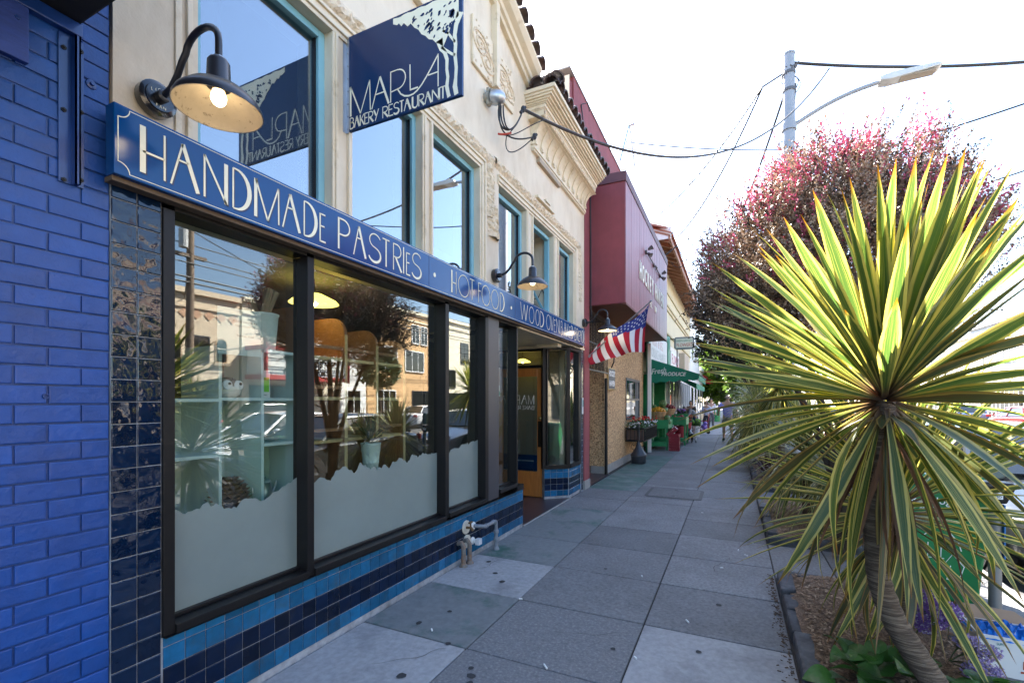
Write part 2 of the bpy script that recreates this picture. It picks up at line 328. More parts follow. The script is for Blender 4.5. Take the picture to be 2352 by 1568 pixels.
# art-deco glyphs in a unit box: list of (points, weight) ; weight 1 = thin, >1 thick
GLY = {
 'H': [([(0.06, 0), (0.06, 1)], 3.2), ([(0.06, .46), (.97, .46)], 1.3), ([(.97, 0), (.97, 1)], 1.2)],
 'A': [([(0.02, 0), (.42, 1)], 1.2), ([(.42, 1), (.96, 0)], 2.6), ([(.26, .6), (.62, .6)], 1.2)],
 'N': [([(.04, 0), (.04, 1)], 1.3), ([(.04, 1), (.95, 0)], 1.5), ([(.93, 0), (.93, 1)], 2.8)],
 'D': [([(.05, 0), (.05, 1)], 1.2), ([(.05, 1), (.2, 1)] + arc(.2, .5, .74, .5, 90, -90, 16) + [(.05, 0)], [1.2, 1.2] + [1.2 + 2.2 * math.sin(PI * i / 16) for i in range(17)] + [1.2])],
 'M': [([(.06, 0), (.06, 1)], 2.6), ([(.06, 1), (.52, 0)], 1.4), ([(.52, 0), (.95, 1)], 1.2), ([(.95, 1), (.96, 0)], 1.2)],
 'E': [([(.06, 0), (.06, 1)], 1.3), ([(.06, .98), (.94, .98)], 1.2), ([(.06, .56), (.8, .56)], 1.2), ([(.06, .02), (1, .02)], 1.4)],
 'P': [([(.08, 0), (.08, 1)], 2.0), ([(.08, .98), (.4, .98)] + arc(.45, .73, .5, .25, 90, -90, 12) + [(.08, .48)], 1.4)],
 'S': [(arc(.52, .76, .42, .235, 25, 265, 12) + arc(.48, .26, .46, .25, 80, -160, 14)[1:], [1.1] * 13 + [1.2 + 1.3 * math.sin(PI * i / 14) for i in range(14)])],
 'T': [([(0, .98), (1, .98)], 1.2), ([(.5, 0), (.5, .98)], 1.8)],
 'R': [([(.06, 0), (.06, 1)], 1.2), ([(.06, .98), (.4, .98)] + arc(.42, .74, .48, .24, 90, -90, 12) + [(.06, .5)], 1.2), ([(.3, .5), (.97, 0)], 2.4)],
 'I': [([(.5, 0), (.5, 1)], 1.6)],
 'O': [(arc(.5, .5, .5, .5, 90, 450, 28), 1.2)],
 'F': [([(.06, 0), (.06, 1)], 1.3), ([(.06, .98), (1, .98)], 1.2), ([(.06, .6), (.8, .6)], 1.2)],
 'W': [([(.02, 1), (.24, 0)], 1.2), ([(.24, 0), (.5, .95)], 1.2), ([(.5, .95), (.72, 0)], 1.8), ([(.72, 0), (.98, 1)], 1.8)],
 'V': [([(.02, 1), (.5, 0)], 2.0), ([(.5, 0), (.98, 1)], 1.2)],
 'B': [([(.06, 0), (.06, 1)], 1.3), ([(.06, .98), (.4, .98)] + arc(.42, .77, .42, .21, 90, -90, 10) + [(.06, .56)], 1.2), ([(.06, .56), (.45, .56)] + arc(.47, .28, .5, .28, 90, -90, 10) + [(.06, 0)], 1.5)],
 'K': [([(.06, 0), (.06, 1)], 1.6), ([(.06, .42), (.95, 1)], 1.1), ([(.3, .58), (.98, 0)], 2.0)],
 'Y': [([(.02, 1), (.48, .45)], 2.2), ([(.98, 1), (.3, 0)], 1.2)],
 'U': [([(.08, 1), (.08, .3)] + arc(.5, .3, .42, .29, 180, 360, 12) + [(.92, 1)], [2.4, 2.4] + [2.4 - 1.2 * i / 12 for i in range(13)] + [1.2])],
 'L': [([(.06, 1), (.06, 0.02)], 1.2), ([(.06, .03), (1, .03)], 1.8)],
}
def glyph(mb, ch, x0, x1, y0, y1, w, to3, off, mi=0):
    for pts, wt in GLY[ch]:
        P = [(x0 + p[0] * (x1 - x0), y0 + p[1] * (y1 - y0)) for p in pts]
        ribbon(mb, P, [a * w for a in wt] if isinstance(wt, list) else wt * w, to3, off, mi)
def text_mesh(txt, size, depth=0.002, shear=0.0, align='CENTER', sx=1.0, bold=0.0):
    cu = bpy.data.curves.new('t', 'FONT'); cu.body = txt; cu.size = size; cu.extrude = depth; cu.shear = shear; cu.align_x = align; cu.align_y = 'CENTER'; cu.resolution_u = 3; cu.offset = bold
    o = bpy.data.objects.new('t', cu); col.objects.link(o)
    dg = bpy.context.evaluated_depsgraph_get(); me = bpy.data.meshes.new_from_object(o.evaluated_get(dg))
    bpy.data.objects.remove(o); bpy.data.curves.remove(cu)
    if sx != 1.0: me.transform(Matrix.Diagonal((sx, 1, 1, 1)))
    return me
def put_text(txt, size, m, parent, loc, face='x', name='lettering', **k):
    me = text_mesh(txt, size, **k); me.materials.clear(); me.materials.append(m); me.name = name
    # face 'x': reads from +x side ; '-y': reads from -y side ; '-x': from -x side
    rot = {'x': (R(90), 0, R(90)), '-y': (R(90), 0, 0), '-x': (R(90), 0, R(-90)), 'y': (R(90), 0, R(180))}[face]
    return inst(name, me, parent, loc, rot)
def bez(p0, p1, p2, p3, n=10):
    p0, p1, p2, p3 = map(Vector, (p0, p1, p2, p3))
    return [p0 * (1 - t) ** 3 + p1 * 3 * t * (1 - t) ** 2 + p2 * 3 * t * t * (1 - t) + p3 * t ** 3 for t in [i / n for i in range(n + 1)]]
def sag(a, b, s, n=16):
    a = Vector(a); b = Vector(b)
    return [a.lerp(b, i / n) - Vector((0, 0, s * 4 * (i / n) * (1 - i / n))) for i in range(n + 1)]
# ================================================================== SETTING: ground
XW = -2.43
g = MB(); g.add([(-400, -400, -0.2), (400, -400, -0.2), (400, 600, -0.2), (-400, 600, -0.2)], [(0, 1, 2, 3)])
tag(obj('ground', g, ASPH), 'flat ground under the whole street', kind='structure')
g = MB(); g.box(2.06, 15.0, -40, 180, -0.199, -0.14)
tag(obj('road', g, ASPH), 'dark asphalt street with parked cars', kind='structure')
g = MB()
for k in range(-6, 20):
    g.box(8.45, 8.57, k * 8.0, k * 8.0 + 3.0, -0.139, -0.1365)
tag(obj('lane_marking', g, plain('road_paint', (0.62, 0.62, 0.58), 0.7, var=0.2)), 'white broken lane line down the street', kind='structure')
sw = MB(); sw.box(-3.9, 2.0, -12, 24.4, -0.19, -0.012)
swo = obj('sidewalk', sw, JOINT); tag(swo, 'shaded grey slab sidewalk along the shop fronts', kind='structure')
cu = MB(); cu.box(2.0, 2.16, -12, 110, -0.19, 0.0)
tag(obj('kerb', cu, CURB, bev=0.015), 'concrete kerb between sidewalk and street', kind='structure')
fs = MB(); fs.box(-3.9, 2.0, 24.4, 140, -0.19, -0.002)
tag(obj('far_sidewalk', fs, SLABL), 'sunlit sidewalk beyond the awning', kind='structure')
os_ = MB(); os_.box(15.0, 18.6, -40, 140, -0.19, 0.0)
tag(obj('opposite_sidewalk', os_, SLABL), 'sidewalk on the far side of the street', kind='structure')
def slab(x0, x1, y0, y1, m, g=0.005):
    b = MB(); b.box(x0 + g, x1 - g, y0 + g, y1 - g, -0.03, 0.0 + rnd.uniform(-0.002, 0.002))
    o = obj('slab', b, m, swo, bev=0.006); return o
XS = [-2.43, -1.565, -0.58, 0.345]
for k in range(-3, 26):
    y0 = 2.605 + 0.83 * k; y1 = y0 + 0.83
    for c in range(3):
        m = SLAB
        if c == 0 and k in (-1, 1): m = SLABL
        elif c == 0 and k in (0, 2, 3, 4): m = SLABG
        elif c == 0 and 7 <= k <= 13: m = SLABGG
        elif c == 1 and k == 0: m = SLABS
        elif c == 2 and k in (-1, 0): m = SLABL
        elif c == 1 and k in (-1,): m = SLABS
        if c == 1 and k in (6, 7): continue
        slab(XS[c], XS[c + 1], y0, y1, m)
slab(-1.565, -0.58, 2.605 + 0.83 * 6, 8.0, SLAB); slab(-1.565, -0.58, 9.02, 2.605 + 0.83 * 8, SLAB)
# strips between the planters and beside the street
for k in range(-3, 26):
    y0 = 2.605 + 0.83 * k; slab(1.36, 2.0, y0, y0 + 0.83, SLAB)
for (a, b) in ((4.84, 5.93), (8.45, 9.35), (12.8, 13.7), (17.5, 18.5)):
    slab(0.345, 0.85, a, b, SLAB); slab(0.85, 1.36, a, b, SLAB)
# gum spots trodden into the slabs
gs = MB()
for (x, y, r) in [(-1.42, 2.42, .022), (-1.38, 2.35, .03), (-1.35, 2.29, .02), (-.95, 2.25, .026), (-.52, 2.25, .03), (-.3, 2.32, .03), (-.38, 2.22, .018), (.1, 2.36, .026), (-1.3, 2.2, .022), (-1.75, 2.18, .03), (-1.95, 3.0, .02), (-2.05, 2.75, .025), (-1.85, 3.7, .03), (-2.0, 3.85, .028), (-1.7, 2.6, .02), (-.2, 3.2, .02), (-1.1, 4.4, .02), (-.1, 4.0, .024), (-2.2, 4.1, .025), (-.7, 3.0, .018)]:
    n = 9; gs.add([(x + r * rnd.uniform(.75, 1.15) * math.cos(2 * PI * i / n) , y + r * rnd.uniform(.75, 1.15) * math.sin(2 * PI * i / n), 0.0035) for i in range(n)], [tuple(range(n))])
obj('gum_spots', gs, plain('old_gum', (0.03, 0.03, 0.032), 0.8), swo)['kind'] = 'stuff'
# litter: cigarette ends, paper scraps
lt = MB()
for (x, y) in [(-1.55, 3.43), (-.55, 2.95), (-1.02, 2.62), (-.82, 2.42), (.05, 5.55), (.12, 5.4), (-.75, 4.35), (-.1, 4.9), (-1.9, 2.7), (.2, 5.9), (-.4, 7.2), (-.3, 3.6)]:
    a = rnd.uniform(0, PI); lt.obox((x, y, 0.007), (rnd.uniform(.02, .05), .009, .008), Matrix.Rotation(a, 3, 'Z'))
tag(obj('litter', lt, WHITE), 'cigarette ends and paper scraps scattered on the slabs', 'litter', kind='stuff')
dr = MB()
for _ in range(420):
    t = rnd.random(); y = 1.5 + 3.4 * rnd.random(); x = 0.325 - abs(rnd.gauss(0, .03)); a = rnd.uniform(0, PI); s = rnd.uniform(.006, .022)
    dr.obox((x, y, .004 + rnd.random() * .004), (s, s * .35, .003), Matrix.Rotation(a, 3, 'Z'))
tag(obj('leaf_debris', dr, plain('dry_leaf_bits', (0.10, 0.06, 0.035), 0.9, var=0.4)), 'dry leaf bits along the planter edge', 'debris', kind='stuff')
# hairline cracks
ck = MB(); rc = random.Random(21)
for (x, y, a, L_) in ((-1.15, 3.05, .4, .5), (-2.2, 3.9, 1.1, .35), (-.15, 4.75, 1.9, .55), (-.9, 5.6, .2, .6), (-1.9, 5.3, .9, .5), (.05, 2.75, 2.6, .45), (-1.3, 6.8, 1.3, .7), (-.2, 7.4, .6, .6), (-2.0, 2.2, .3, .5)):
    p = [(x, y)]
    for _ in range(9): a += rc.uniform(-.5, .5); p.append((p[-1][0] + L_ / 9 * math.cos(a), p[-1][1] + L_ / 9 * math.sin(a)))
    ribbon(ck, p, [.001] + [rc.uniform(.002, .005) for _ in range(8)] + [.001], lambda x_, y_, o: (x_, y_, .0035), 0)
obj('crack', ck, JOINT, swo, recalc=False)['kind'] = 'stuff'
# utility cover in the sidewalk
t = thing('utility_cover', 'rounded rectangular utility cover set flush in the sidewalk', 'utility cover', (-0.9, 8.5, 0))
def rrect(x0, x1, y0, y1, r, n=5):
    P = []
    for cx_, cy_, a in ((x1 - r, y1 - r, 0), (x0 + r, y1 - r, 90), (x0 + r, y0 + r, 180), (x1 - r, y0 + r, 270)):
        P += [(cx_ + r * math.cos(R(a + 90 * i / n)), cy_ + r * math.sin(R(a + 90 * i / n))) for i in range(n + 1)]
    return P
b = MB(); b.box(-1.56, -.585, 8.005, 9.015, -0.03, -0.001); obj('surround', b, SLAB, t)
b = MB(); b.prism(rrect(-1.37, -.46, 8.07, 8.98, .1), 'z', -0.02, 0.003); obj('rim', b, plain('cover_rim', (0.035, 0.035, 0.037), 0.6), t)
b = MB(); b.prism(rrect(-1.315, -.515, 8.125, 8.925, .08), 'z', -0.02, 0.007); obj('lid', b, SLAB, t)
b = MB(); b.box(-.94, -.89, 8.25, 8.28, .0065, .0085); b.box(-.94, -.89, 8.77, 8.80, .0065, .0085); obj('lifting_slot', b, JOINT, t)

# ================================================================== BLUE BRICK BUILDING (left)
bb = thing('blue_brick_building', 'blue painted brick wall at the left edge of the picture', 'building', (-2.44, 0.3, 0))
b = MB(); b.box(-2.75, -2.4475, -6, 1.078, -0.1, 3.62); obj('backing_wall', b, BLUED, bb)
bm_ = MB(); bm_.box(-0.01, 0.0, -0.0965, 0.0965, -0.0585, 0.0585)
bl, bh = 0.201, 0.0755
br = MB(); br.box(-0.016, 0.0, -(bl / 2 - .0028), bl / 2 - .0028, -(bh / 2 - .0033), bh / 2 - .0033)
mbr = mesh_of('brick', br, BLUE)
bmm = bmesh.new(); bmm.from_mesh(mbr); bmesh.ops.bevel(bmm, geom=[e for e in bmm.edges if all(abs(v.co.x) < 1e-6 for v in e.verts)], offset=0.005, segments=2, profile=.6, affect='EDGES'); bmm.to_mesh(mbr); bmm.free()
hb = MB(); hb.box(-0.016, 0.0, -.0475, .0475, -(bh / 2 - .0033), bh / 2 - .0033); mhb = mesh_of('brick_end', hb, BLUE)
bmm = bmesh.new(); bmm.from_mesh(mhb); bmesh.ops.bevel(bmm, geom=[e for e in bmm.edges if all(abs(v.co.x) < 1e-6 for v in e.verts)], offset=0.005, segments=2, profile=.6, affect='EDGES'); bmm.to_mesh(mhb); bmm.free()
for r in range(-32, 17):
    z = 2.3416 + bh * (r - .5)
    y = 0.98 if r % 2 == 0 else 0.875
    ys = []
    yy = y
    if r % 2 == 0: inst('brick', mhb, bb, (-2.44 + rnd.uniform(-.001, .001), 1.0293, z))
    else: inst('brick', mbr, bb, (-2.44 + rnd.uniform(-.001, .001), .9765, z), scale=(1, 1.0, 1))
    yy = y if r % 2 == 0 else .875
    for j in range(4):
        inst('brick', mbr, bb, (-2.4405 + rnd.uniform(-.0022, .0022), yy - bl / 2 - j * bl, z), (rnd.uniform(-.006, .006), rnd.uniform(-.02, .02), rnd.uniform(-.010, .010)))
# bolted steel channel
b = MB()
b.box(-2.44, -2.432, .905, .985, 2.48, 3.08); b.box(-2.432, -2.40, .945, .951, 2.48, 3.08); b.box(-2.432, -2.40, .957, .963, 2.48, 3.08); b.box(-2.405, -2.40, .945, .963, 2.48, 3.08)
ch = obj('steel_channel', b, BLUEM, bb)
for z in (2.52, 2.80, 3.05):
    for y in (.92, .975):
        b = MB(); b.lathe((-2.432, y, z + (.02 if y > .95 else 0) - .03), [(0.009, 0), (.009, .006), (.0, .007)], 6, (1, 0, 0)); b.lathe((-2.426, y, z + (.02 if y > .95 else 0) - .03), [(0.004, 0), (.004, .006), (.0, .006)], 6, (1, 0, 0)); obj('bolt', b, IRON, ch)
b = MB(); b.lathe((-2.44, 1.012, 2.93), [(0.02, 0), (.018, .006), (.008, .008), (.008, .02), (0, .02)], 12, (1, 0, 0)); obj('anchor_eye', b, BLUEM, bb)
b = MB(); b.box(-2.44, -2.41, .2, .812, 2.877, 3.5); pl = obj('wood_panel', b, pm('blue_painted_wood', (0.014, 0.042, 0.22), .4, var=.25, vs=8, stretch=(2, 2, 14), bump=.001, bs=40), bb, bev=.004)
for (y, z) in ((.775, 3.22), (.78, 3.03), (.5, 3.03)):
    b = MB(); b.lathe((-2.41, y, z), [(.009, 0), (.008, .003), (0, .004)], 8, (1, 0, 0)); obj('screw', b, BLUEM, pl)
b = MB(); b.box(-2.44, -2.405, -3, .972, 3.085, 3.138); obj('trim_rail', b, BLUEM, bb, bev=.004)
b = MB(); b.lathe((-2.44, .868, 1.62), [(.011, 0), (.011, .01), (.007, .01), (.007, .002), (0, .002)], 12, (1, 0, 0)); obj('plugged_hole', b, BLUED, bb)
t = thing('awning_box', 'black boxy awning overhanging the blue brick wall at top left', 'awning', (-2.43, -.5, 3.14))
b = MB(); b.box(-2.43, -1.3, -2.2, .972, 3.142, 3.8); obj('canvas', b, BLACK, t, bev=.01)
b = MB(); b.beam((-1.30, .96, 3.148), (-1.30, -2.1, 3.148), .03, .03); obj('frame', b, BLUEM, t)

# ================================================================== CREAM BUILDING
cb = thing('cream_shop_building', 'ornate cream plaster building with teal windows above the blue shop sign', 'building', (-2.43, 4.6, 0))
Y0, Y1 = 1.084, 8.15
w = MB()
w.box(-2.75, XW, Y0, Y1, 2.556, 2.86)
for a, c in ((Y0, 1.44), (2.30, 2.48), (3.30, 3.46), (4.305, 4.765), (5.545, 5.775), (6.56, 6.785), (7.50, Y1)):
    w.box(-2.75, XW, a, c, 2.86, 4.075)
w.prism([(Y0, 4.075), (Y1, 4.075), (Y1, 5.6), (5.75, 5.6), (5.75, 5.80), (5.62, 5.84), (3.0, 6.71), (Y0, 6.71)], 'x', -2.75, XW)
obj('wall', w, CREAM, cb)
b = MB(); b.box(-9, -2.75, Y0, 1.2, -.1, 6.4); b.box(-9, -2.75, 8.02, Y1, -.1, 5.5); b.box(-9, -8.8, 1.2, 8.02, -.1, 5.5); b.box(-9, -2.75, Y0, Y1, 5.5, 5.7); obj('rear_walls', b, CREAM, cb)
# upper windows
def upper_window(y0, y1, z0, z1, tilt=0):
    f = MB(); xo, xi = -2.49, -2.56; t_ = .05
    f.box(xi, xo, y0, y0 + t_, z0, z1); f.box(xi, xo, y1 - t_, y1, z0, z1); f.box(xi, xo, y0 + t_, y1 - t_, z0, z0 + .075); f.box(xi, xo, y0 + t_, y1 - t_, z1 - t_, z1)
    wd = obj('window', f, TEAL, cb, bev=.004)
    p = MB()
    if not tilt:
        p.box(-2.537, -2.531, y0 + t_, y1 - t_, z0 + .075, z1 - t_); obj('pane', p, GLASS_UP, wd)
        s_ = MB(); s_.box(-2.531, -2.515, y1 - t_ - .009, y1 - t_, z0 + .075, z1 - t_); obj('glazing_seal', s_, BRONZE, wd)
    else:
        p.add([(-2.56, y0 + t_, z0 + .08), (-2.56, y1 - t_, z0 + .08), (-2.56 - tilt, y1 - t_, z0 + .68), (-2.56 - tilt, y0 + t_, z0 + .68),
               (-2.566, y0 + t_, z0 + .08), (-2.566, y1 - t_, z0 + .08), (-2.566 - tilt, y1 - t_, z0 + .68), (-2.566 - tilt, y0 + t_, z0 + .68)], [(0, 1, 2, 3), (7, 6, 5, 4), (0, 4, 5, 1), (2, 6, 7, 3), (1, 5, 6, 2), (0, 3, 7, 4)])
        obj('pane', p, GLASS_UP, wd, label='tilted open pane')
        s_ = MB()
        for yy in (y0 + t_, y1 - t_): s_.beam((-2.563, yy, z0 + .08), (-2.563 - tilt, yy, z0 + .68), .035, .035)
        s_.beam((-2.563 - tilt, y0 + t_, z0 + .68), (-2.563 - tilt, y1 - t_, z0 + .68), .035, .035); obj('sash', s_, TEAL, wd)
        s_ = MB(); s_.tube([(-2.5, y1 - .03, z0 + .25), (-2.6, y1 - .03, z0 + .42), (-2.66, y1 - .03, z0 + .3)], .007, 6); obj('stay', s_, IRON, wd)
    return wd
for (a, c) in ((1.44, 2.30), (2.48, 3.30), (3.46, 4.305)): upper_window(a, c, 2.86, 4.07)
upper_window(4.765, 5.545, 2.86, 4.05); upper_window(5.775, 6.56, 2.86, 4.05, tilt=.32); upper_window(6.785, 7.50, 2.86, 4.05)
# rooms behind the upper windows: back wall, blinds
b = MB(); b.box(-5.2, -5.1, 1.2, 8.02, 2.6, 4.6); b.box(-5.1, -2.75, 1.2, 8.02, 4.5, 4.6); b.box(-5.1, -2.75, 1.2, 8.02, 2.56, 2.62); obj('upper_room', b, ROOMW, cb)
b = MB(); b.box(-2.60, -2.595, 6.85, 7.2, 2.9, 4.0); obj('curtain', b, plain('brown_curtain', (.12, .07, .06), .8), cb)
# moulded trims round the windows
tr = MB()
for (a, c) in ((1.44, 4.305), (4.765, 7.50)):
    for k, (o, d, wd_) in enumerate(((0.0, .014, .03), (.03, .028, .028), (.058, .018, .03), (.088, .034, .022))):
        tr.box(XW, XW + d, a - .03, c + o + wd_, 4.075 + o, 4.075 + o + wd_)
        tr.box(XW, XW + d, c + o, c + o + wd_, 2.862, 4.075 + o)
for y in (2.30, 2.48, 3.30, 3.46, 5.545, 5.775, 6.56, 6.785):
    s_ = 1 if y in (2.30, 3.30, 5.545, 6.56) else -1
    for o, d, wd_ in ((0.0, .013, .022), (.022, .024, .02)):
        p0 = y + s_ * o; p1 = y + s_ * (o + wd_); tr.box(XW, XW + d, min(p0, p1), max(p0, p1), 2.863, 4.0745)
for y0_ in (1.33,): tr.box(XW, XW + .012, y0_, y0_ + .03, 2.863, 4.2); tr.box(XW, XW + .022, y0_ + .05, y0_ + .075, 2.863, 4.2)
obj('window_moulding', tr, CREAMT, cb, bev=.003)
# rough cast garland strips
def rough(p0, p1, wv, depth, nu, nv=5, seed=1, jag=.5):
    r_ = random.Random(seed); b = MB(); p0 = Vector(p0); p1 = Vector(p1); wv = Vector(wv); vs = []
    for i in range(nu + 1):
        for j in range(nv + 1):
            e = 0 if j in (0, nv) else 1
            v = j / nv - .5; jj = (r_.random() - .5) * jag / nv if e == 0 else (r_.random() - .5) * .6 / nv
            ii = i + ((r_.random() - .5) * .7 if 0 < i < nu else 0)
            p = p0.lerp(p1, ii / nu) + wv * (v * (1 if e else (1 + .25 * r_.random())) + jj)
            vs.append((p.x + (depth * r_.uniform(.35, 1.0) * (1 - (2 * abs(v)) ** 2.5) if e else -.004), p.y, p.z))
    b.add(vs, [(i * (nv + 1) + j, i * (nv + 1) + j + 1, (i + 1) * (nv + 1) + j + 1, (i + 1) * (nv + 1) + j) for i in range(nu) for j in range(nv)])
    return b
def garland(*a, **k): return obj('plaster_garland', rough(*a, **k), CREAMR, cb, recalc=False)
garland((XW, 1.3, 4.265), (XW, 4.62, 4.265), (0, 0, .14), .05, 110, 6, seed=3)
garland((XW, 4.555, 4.26), (XW, 4.555, 3.62), (0, .15, 0), .055, 22, 6, seed=4)
garland((XW, 4.60, 3.75), (XW, 4.63, 3.42), (0, .20, 0), .075, 12, 6, seed=5, jag=1.4)
garland((XW, 4.66, 4.295), (XW, 7.86, 4.295), (0, 0, .12), .045, 100, 6, seed=6)
garland((XW, 7.86, 4.33), (XW, 7.90, 3.35), (0, .13, 0), .045, 30, 5, seed=7)
b = MB(); b.box(XW, XW + .05, 5.85, 6.5, 4.362, 4.395); b.box(XW, XW + .07, 6.1, 6.28, 4.40, 4.43); obj('garland_ledge', b, CREAMT, cb)
# carved panels with scroll relief
def carved(y0, y1, z0, z1, label=None):
    b = MB(); b.box(XW, XW + .03, y0, y1, z0, z1); p = obj('carved_panel', b, CREAMT, cb, bev=.008)
    b = MB(); x = XW + .032
    for s_, cy_, cz_ in ((1, .34, .56), (-1, .68, .36)):
        pts = []
        for i in range(34):
            a = i * .42; r = .20 * (1 - i / 38); pts.append((x, y0 + (y1 - y0) * cy_ + s_ * r * math.cos(a) * (y1 - y0) * 2.2, z0 + (z1 - z0) * cz_ + r * math.sin(a) * (z1 - z0) * 1.3))
        b.tube(pts, .011, 5)
    for _ in range(26): b.ball((x - .003, rnd.uniform(y0 + .02, y1 - .02), rnd.uniform(z0 + .02, z1 - .02)), rnd.uniform(.008, .02), 5)
    obj('scroll_relief', b, CREAMR, p)
carved(4.135, 4.575, 5.07, 5.57); carved(4.665, 5.11, 5.07, 5.55)
b = MB(); b.box(XW, XW + .055, 3.16, 3.60, 4.96, 4.995); b.box(XW, XW + .03, 3.2, 3.56, 5.0, 5.5); b.box(XW, XW + .06, 3.6, 3.64, 4.96, 5.5); obj('upper_panel_frame', b, CREAMT, cb, bev=.006)
b = MB(); b.box(XW, XW + .075, 4.58, 4.655, 5.085, 6.4); obj('vertical_strip', b, CREAMT, cb, bev=.004)
# raked gable cornice and its tiles
b = MB(); gy0, gz0, gy1, gz1 = 2.6, 6.85, 5.60, 5.86
prof = [(0, -.20), (.05, -.20), (.06, -.16), (.09, -.15), (.10, -.10), (.16, -.07), (.20, -.01), (.20, .03), (0, .03)]
b.sweep(prof, (XW, gy0, gz0), (XW, gy1, gz1), (1, 0, 0)); obj('raked_cornice', b, CREAMT, cb)
# tiled cornice over the right bay
c = MB()
for (z0, z1, p) in ((4.93, 4.955, .045), (4.955, 4.995, .06), (4.995, 5.01, .03), (5.36, 5.375, .24), (5.375, 5.42, .255), (5.42, 5.435, .275), (5.435, 5.455, .30), (5.455, 5.478, .33), (5.478, 5.505, .365), (5.505, 5.535, .39), (5.535, 5.585, .42)):
    c.box(XW, XW + p, 5.74 - p * .62, 8.08 if z0 < 5.3 else 8.1, z0, z1)
obj('cornice', c, CREAMT, cb, bev=.004)
cv = [(0, 5.01)] + [(.035 + .165 * (1 - math.cos(R(a))), 5.01 + .255 * math.sin(R(a))) for a in range(0, 91, 15)] + [(.20, 5.29), (0, 5.29)]
b = MB(); b.sweep(cv, (XW, 5.70, 0), (XW, 8.06, 0), (1, 0, 0)); obj('coving', b, CREAMT, cb)
ncb = 11
for i in range(ncb):
    yc = 5.74 + (8.03 - 5.74) * i / (ncb - 1); b = MB(); vs = []; n_ = 9
    for k in range(n_ + 1):
        a = R(90 * k / n_); x = XW + .055 + .175 * (1 - math.cos(a)); z = 5.005 + .27 * math.sin(a); wd_ = .030 + .085 * (k / n_) ** 2.6
        vs += [(x, yc - wd_, z), (x, yc + wd_, z), (x - .06, yc + wd_, z + .006), (x - .06, yc - wd_, z + .006)]
    fs_ = [(0, 1, 2, 3), (n_ * 4 + 3, n_ * 4 + 2, n_ * 4 + 1, n_ * 4)]
    for k in range(n_):
        for j in range(4): fs_.append((k * 4 + j, k * 4 + (j + 1) % 4, (k + 1) * 4 + (j + 1) % 4, (k + 1) * 4 + j))
    b.add(vs, fs_); b.box(XW + .02, XW + .075, yc - .024, yc + .024, 5.012, 5.04); b.box(XW + .02, XW + .07, yc - .03, yc + .03, 5.05, 5.07)
    obj('corbel', b, CREAMT, cb)
garland((XW + .225, 5.60, 5.325), (XW + .225, 8.08, 5.325), (0, 0, .075), .025, 90, 4, seed=9)
b = MB(); b.box(XW, XW + .23, 5.6, 8.08, 5.288, 5.362); obj('frieze', b, CREAMT, cb)
b = MB(); b.box(XW, XW + .05, 5.9, 6.75, 4.86, 4.925); obj('cornice_tray', b, plain('tan_metal', (.36, .28, .19), .6), cb)
# barrel roof tiles
tm = MB(); n_ = 9; vs = []
for L_, rr in ((0.0, .088), (.34, .072)):
    for k in range(n_): a = PI * k / (n_ - 1); vs.append((-L_, rr * math.cos(a), rr * math.sin(a) * .95))
    for k in range(n_): a = PI * k / (n_ - 1); vs.append((-L_, (rr - .016) * math.cos(a), (rr - .016) * math.sin(a) * .95))
f_ = []
for k in range(n_ - 1):
    f_ += [(k, k + 1, 2 * n_ + k + 1, 2 * n_ + k), (n_ + k + 1, n_ + k, 3 * n_ + k, 3 * n_ + k + 1), (k, n_ + k, n_ + k + 1, k + 1), (2 * n_ + k, 2 * n_ + k + 1, 3 * n_ + k + 1, 3 * n_ + k)]
f_ += [(0, 2 * n_, 3 * n_, n_), (n_ - 1, 2 * n_ - 1, 4 * n_ - 1, 3 * n_ - 1)]
tm.add(vs, f_); TMESH = mesh_of('roof_tile', tm, CLAY, smooth=True)
for i in range(14):
    y = 5.66 + i * .186
    inst('roof_tile', TMESH, cb, (XW + .455 + rnd.uniform(-.012, .012), y, 5.60), (rnd.uniform(-.05, .05), R(13) + rnd.uniform(-.04, .04), rnd.uniform(-.05, .05)))
    inst('pan_tile', TMESH, cb, (XW + .43, y + .093, 5.655), (PI, R(-13), 0), (1, .8, .7))
for k in range(2): inst('roof_tile', TMESH, cb, (XW + .36 - k * .19, 5.52 - .02, 5.60 + .035 * k), (rnd.uniform(-.06, .06), R(16), R(-90 + 6 * k)), (.8, 1.15, 1.15))
inst('roof_tile', TMESH, cb, (XW + .42, 5.56, 5.66), (0, R(26), R(-38)), (1, 1.35, 1.2), label='large corner tile')
for i in range(16):
    y = 5.56 - i * .19; z = gz1 + (gy1 - y) * (gz0 - gz1) / (gy1 - gy0) * 1.0 + .035
    inst('roof_tile', TMESH, cb, (XW + .245 + rnd.uniform(-.01, .01), y, z), (R(-18), R(10) + rnd.uniform(-.04, .04), rnd.uniform(-.06, .06)), (1, 1.02, 1.05))

b = MB(); b.add([(XW + .2, 5.56, 5.66), (XW + .2, 8.14, 5.66), (-3.3, 8.14, 6.05), (-3.3, 5.56, 6.05), (XW + .2, 5.56, 5.60), (XW + .2, 8.14, 5.60), (-3.3, 8.14, 5.60), (-3.3, 5.56, 5.60)], [(0, 1, 2, 3), (7, 6, 5, 4), (0, 4, 5, 1), (1, 5, 6, 2), (2, 6, 7, 3), (3, 7, 4, 0)]); obj('shade_roof', b, CLAY, cb)  # unseen roof slope behind the cornice, added to block sun from the planter
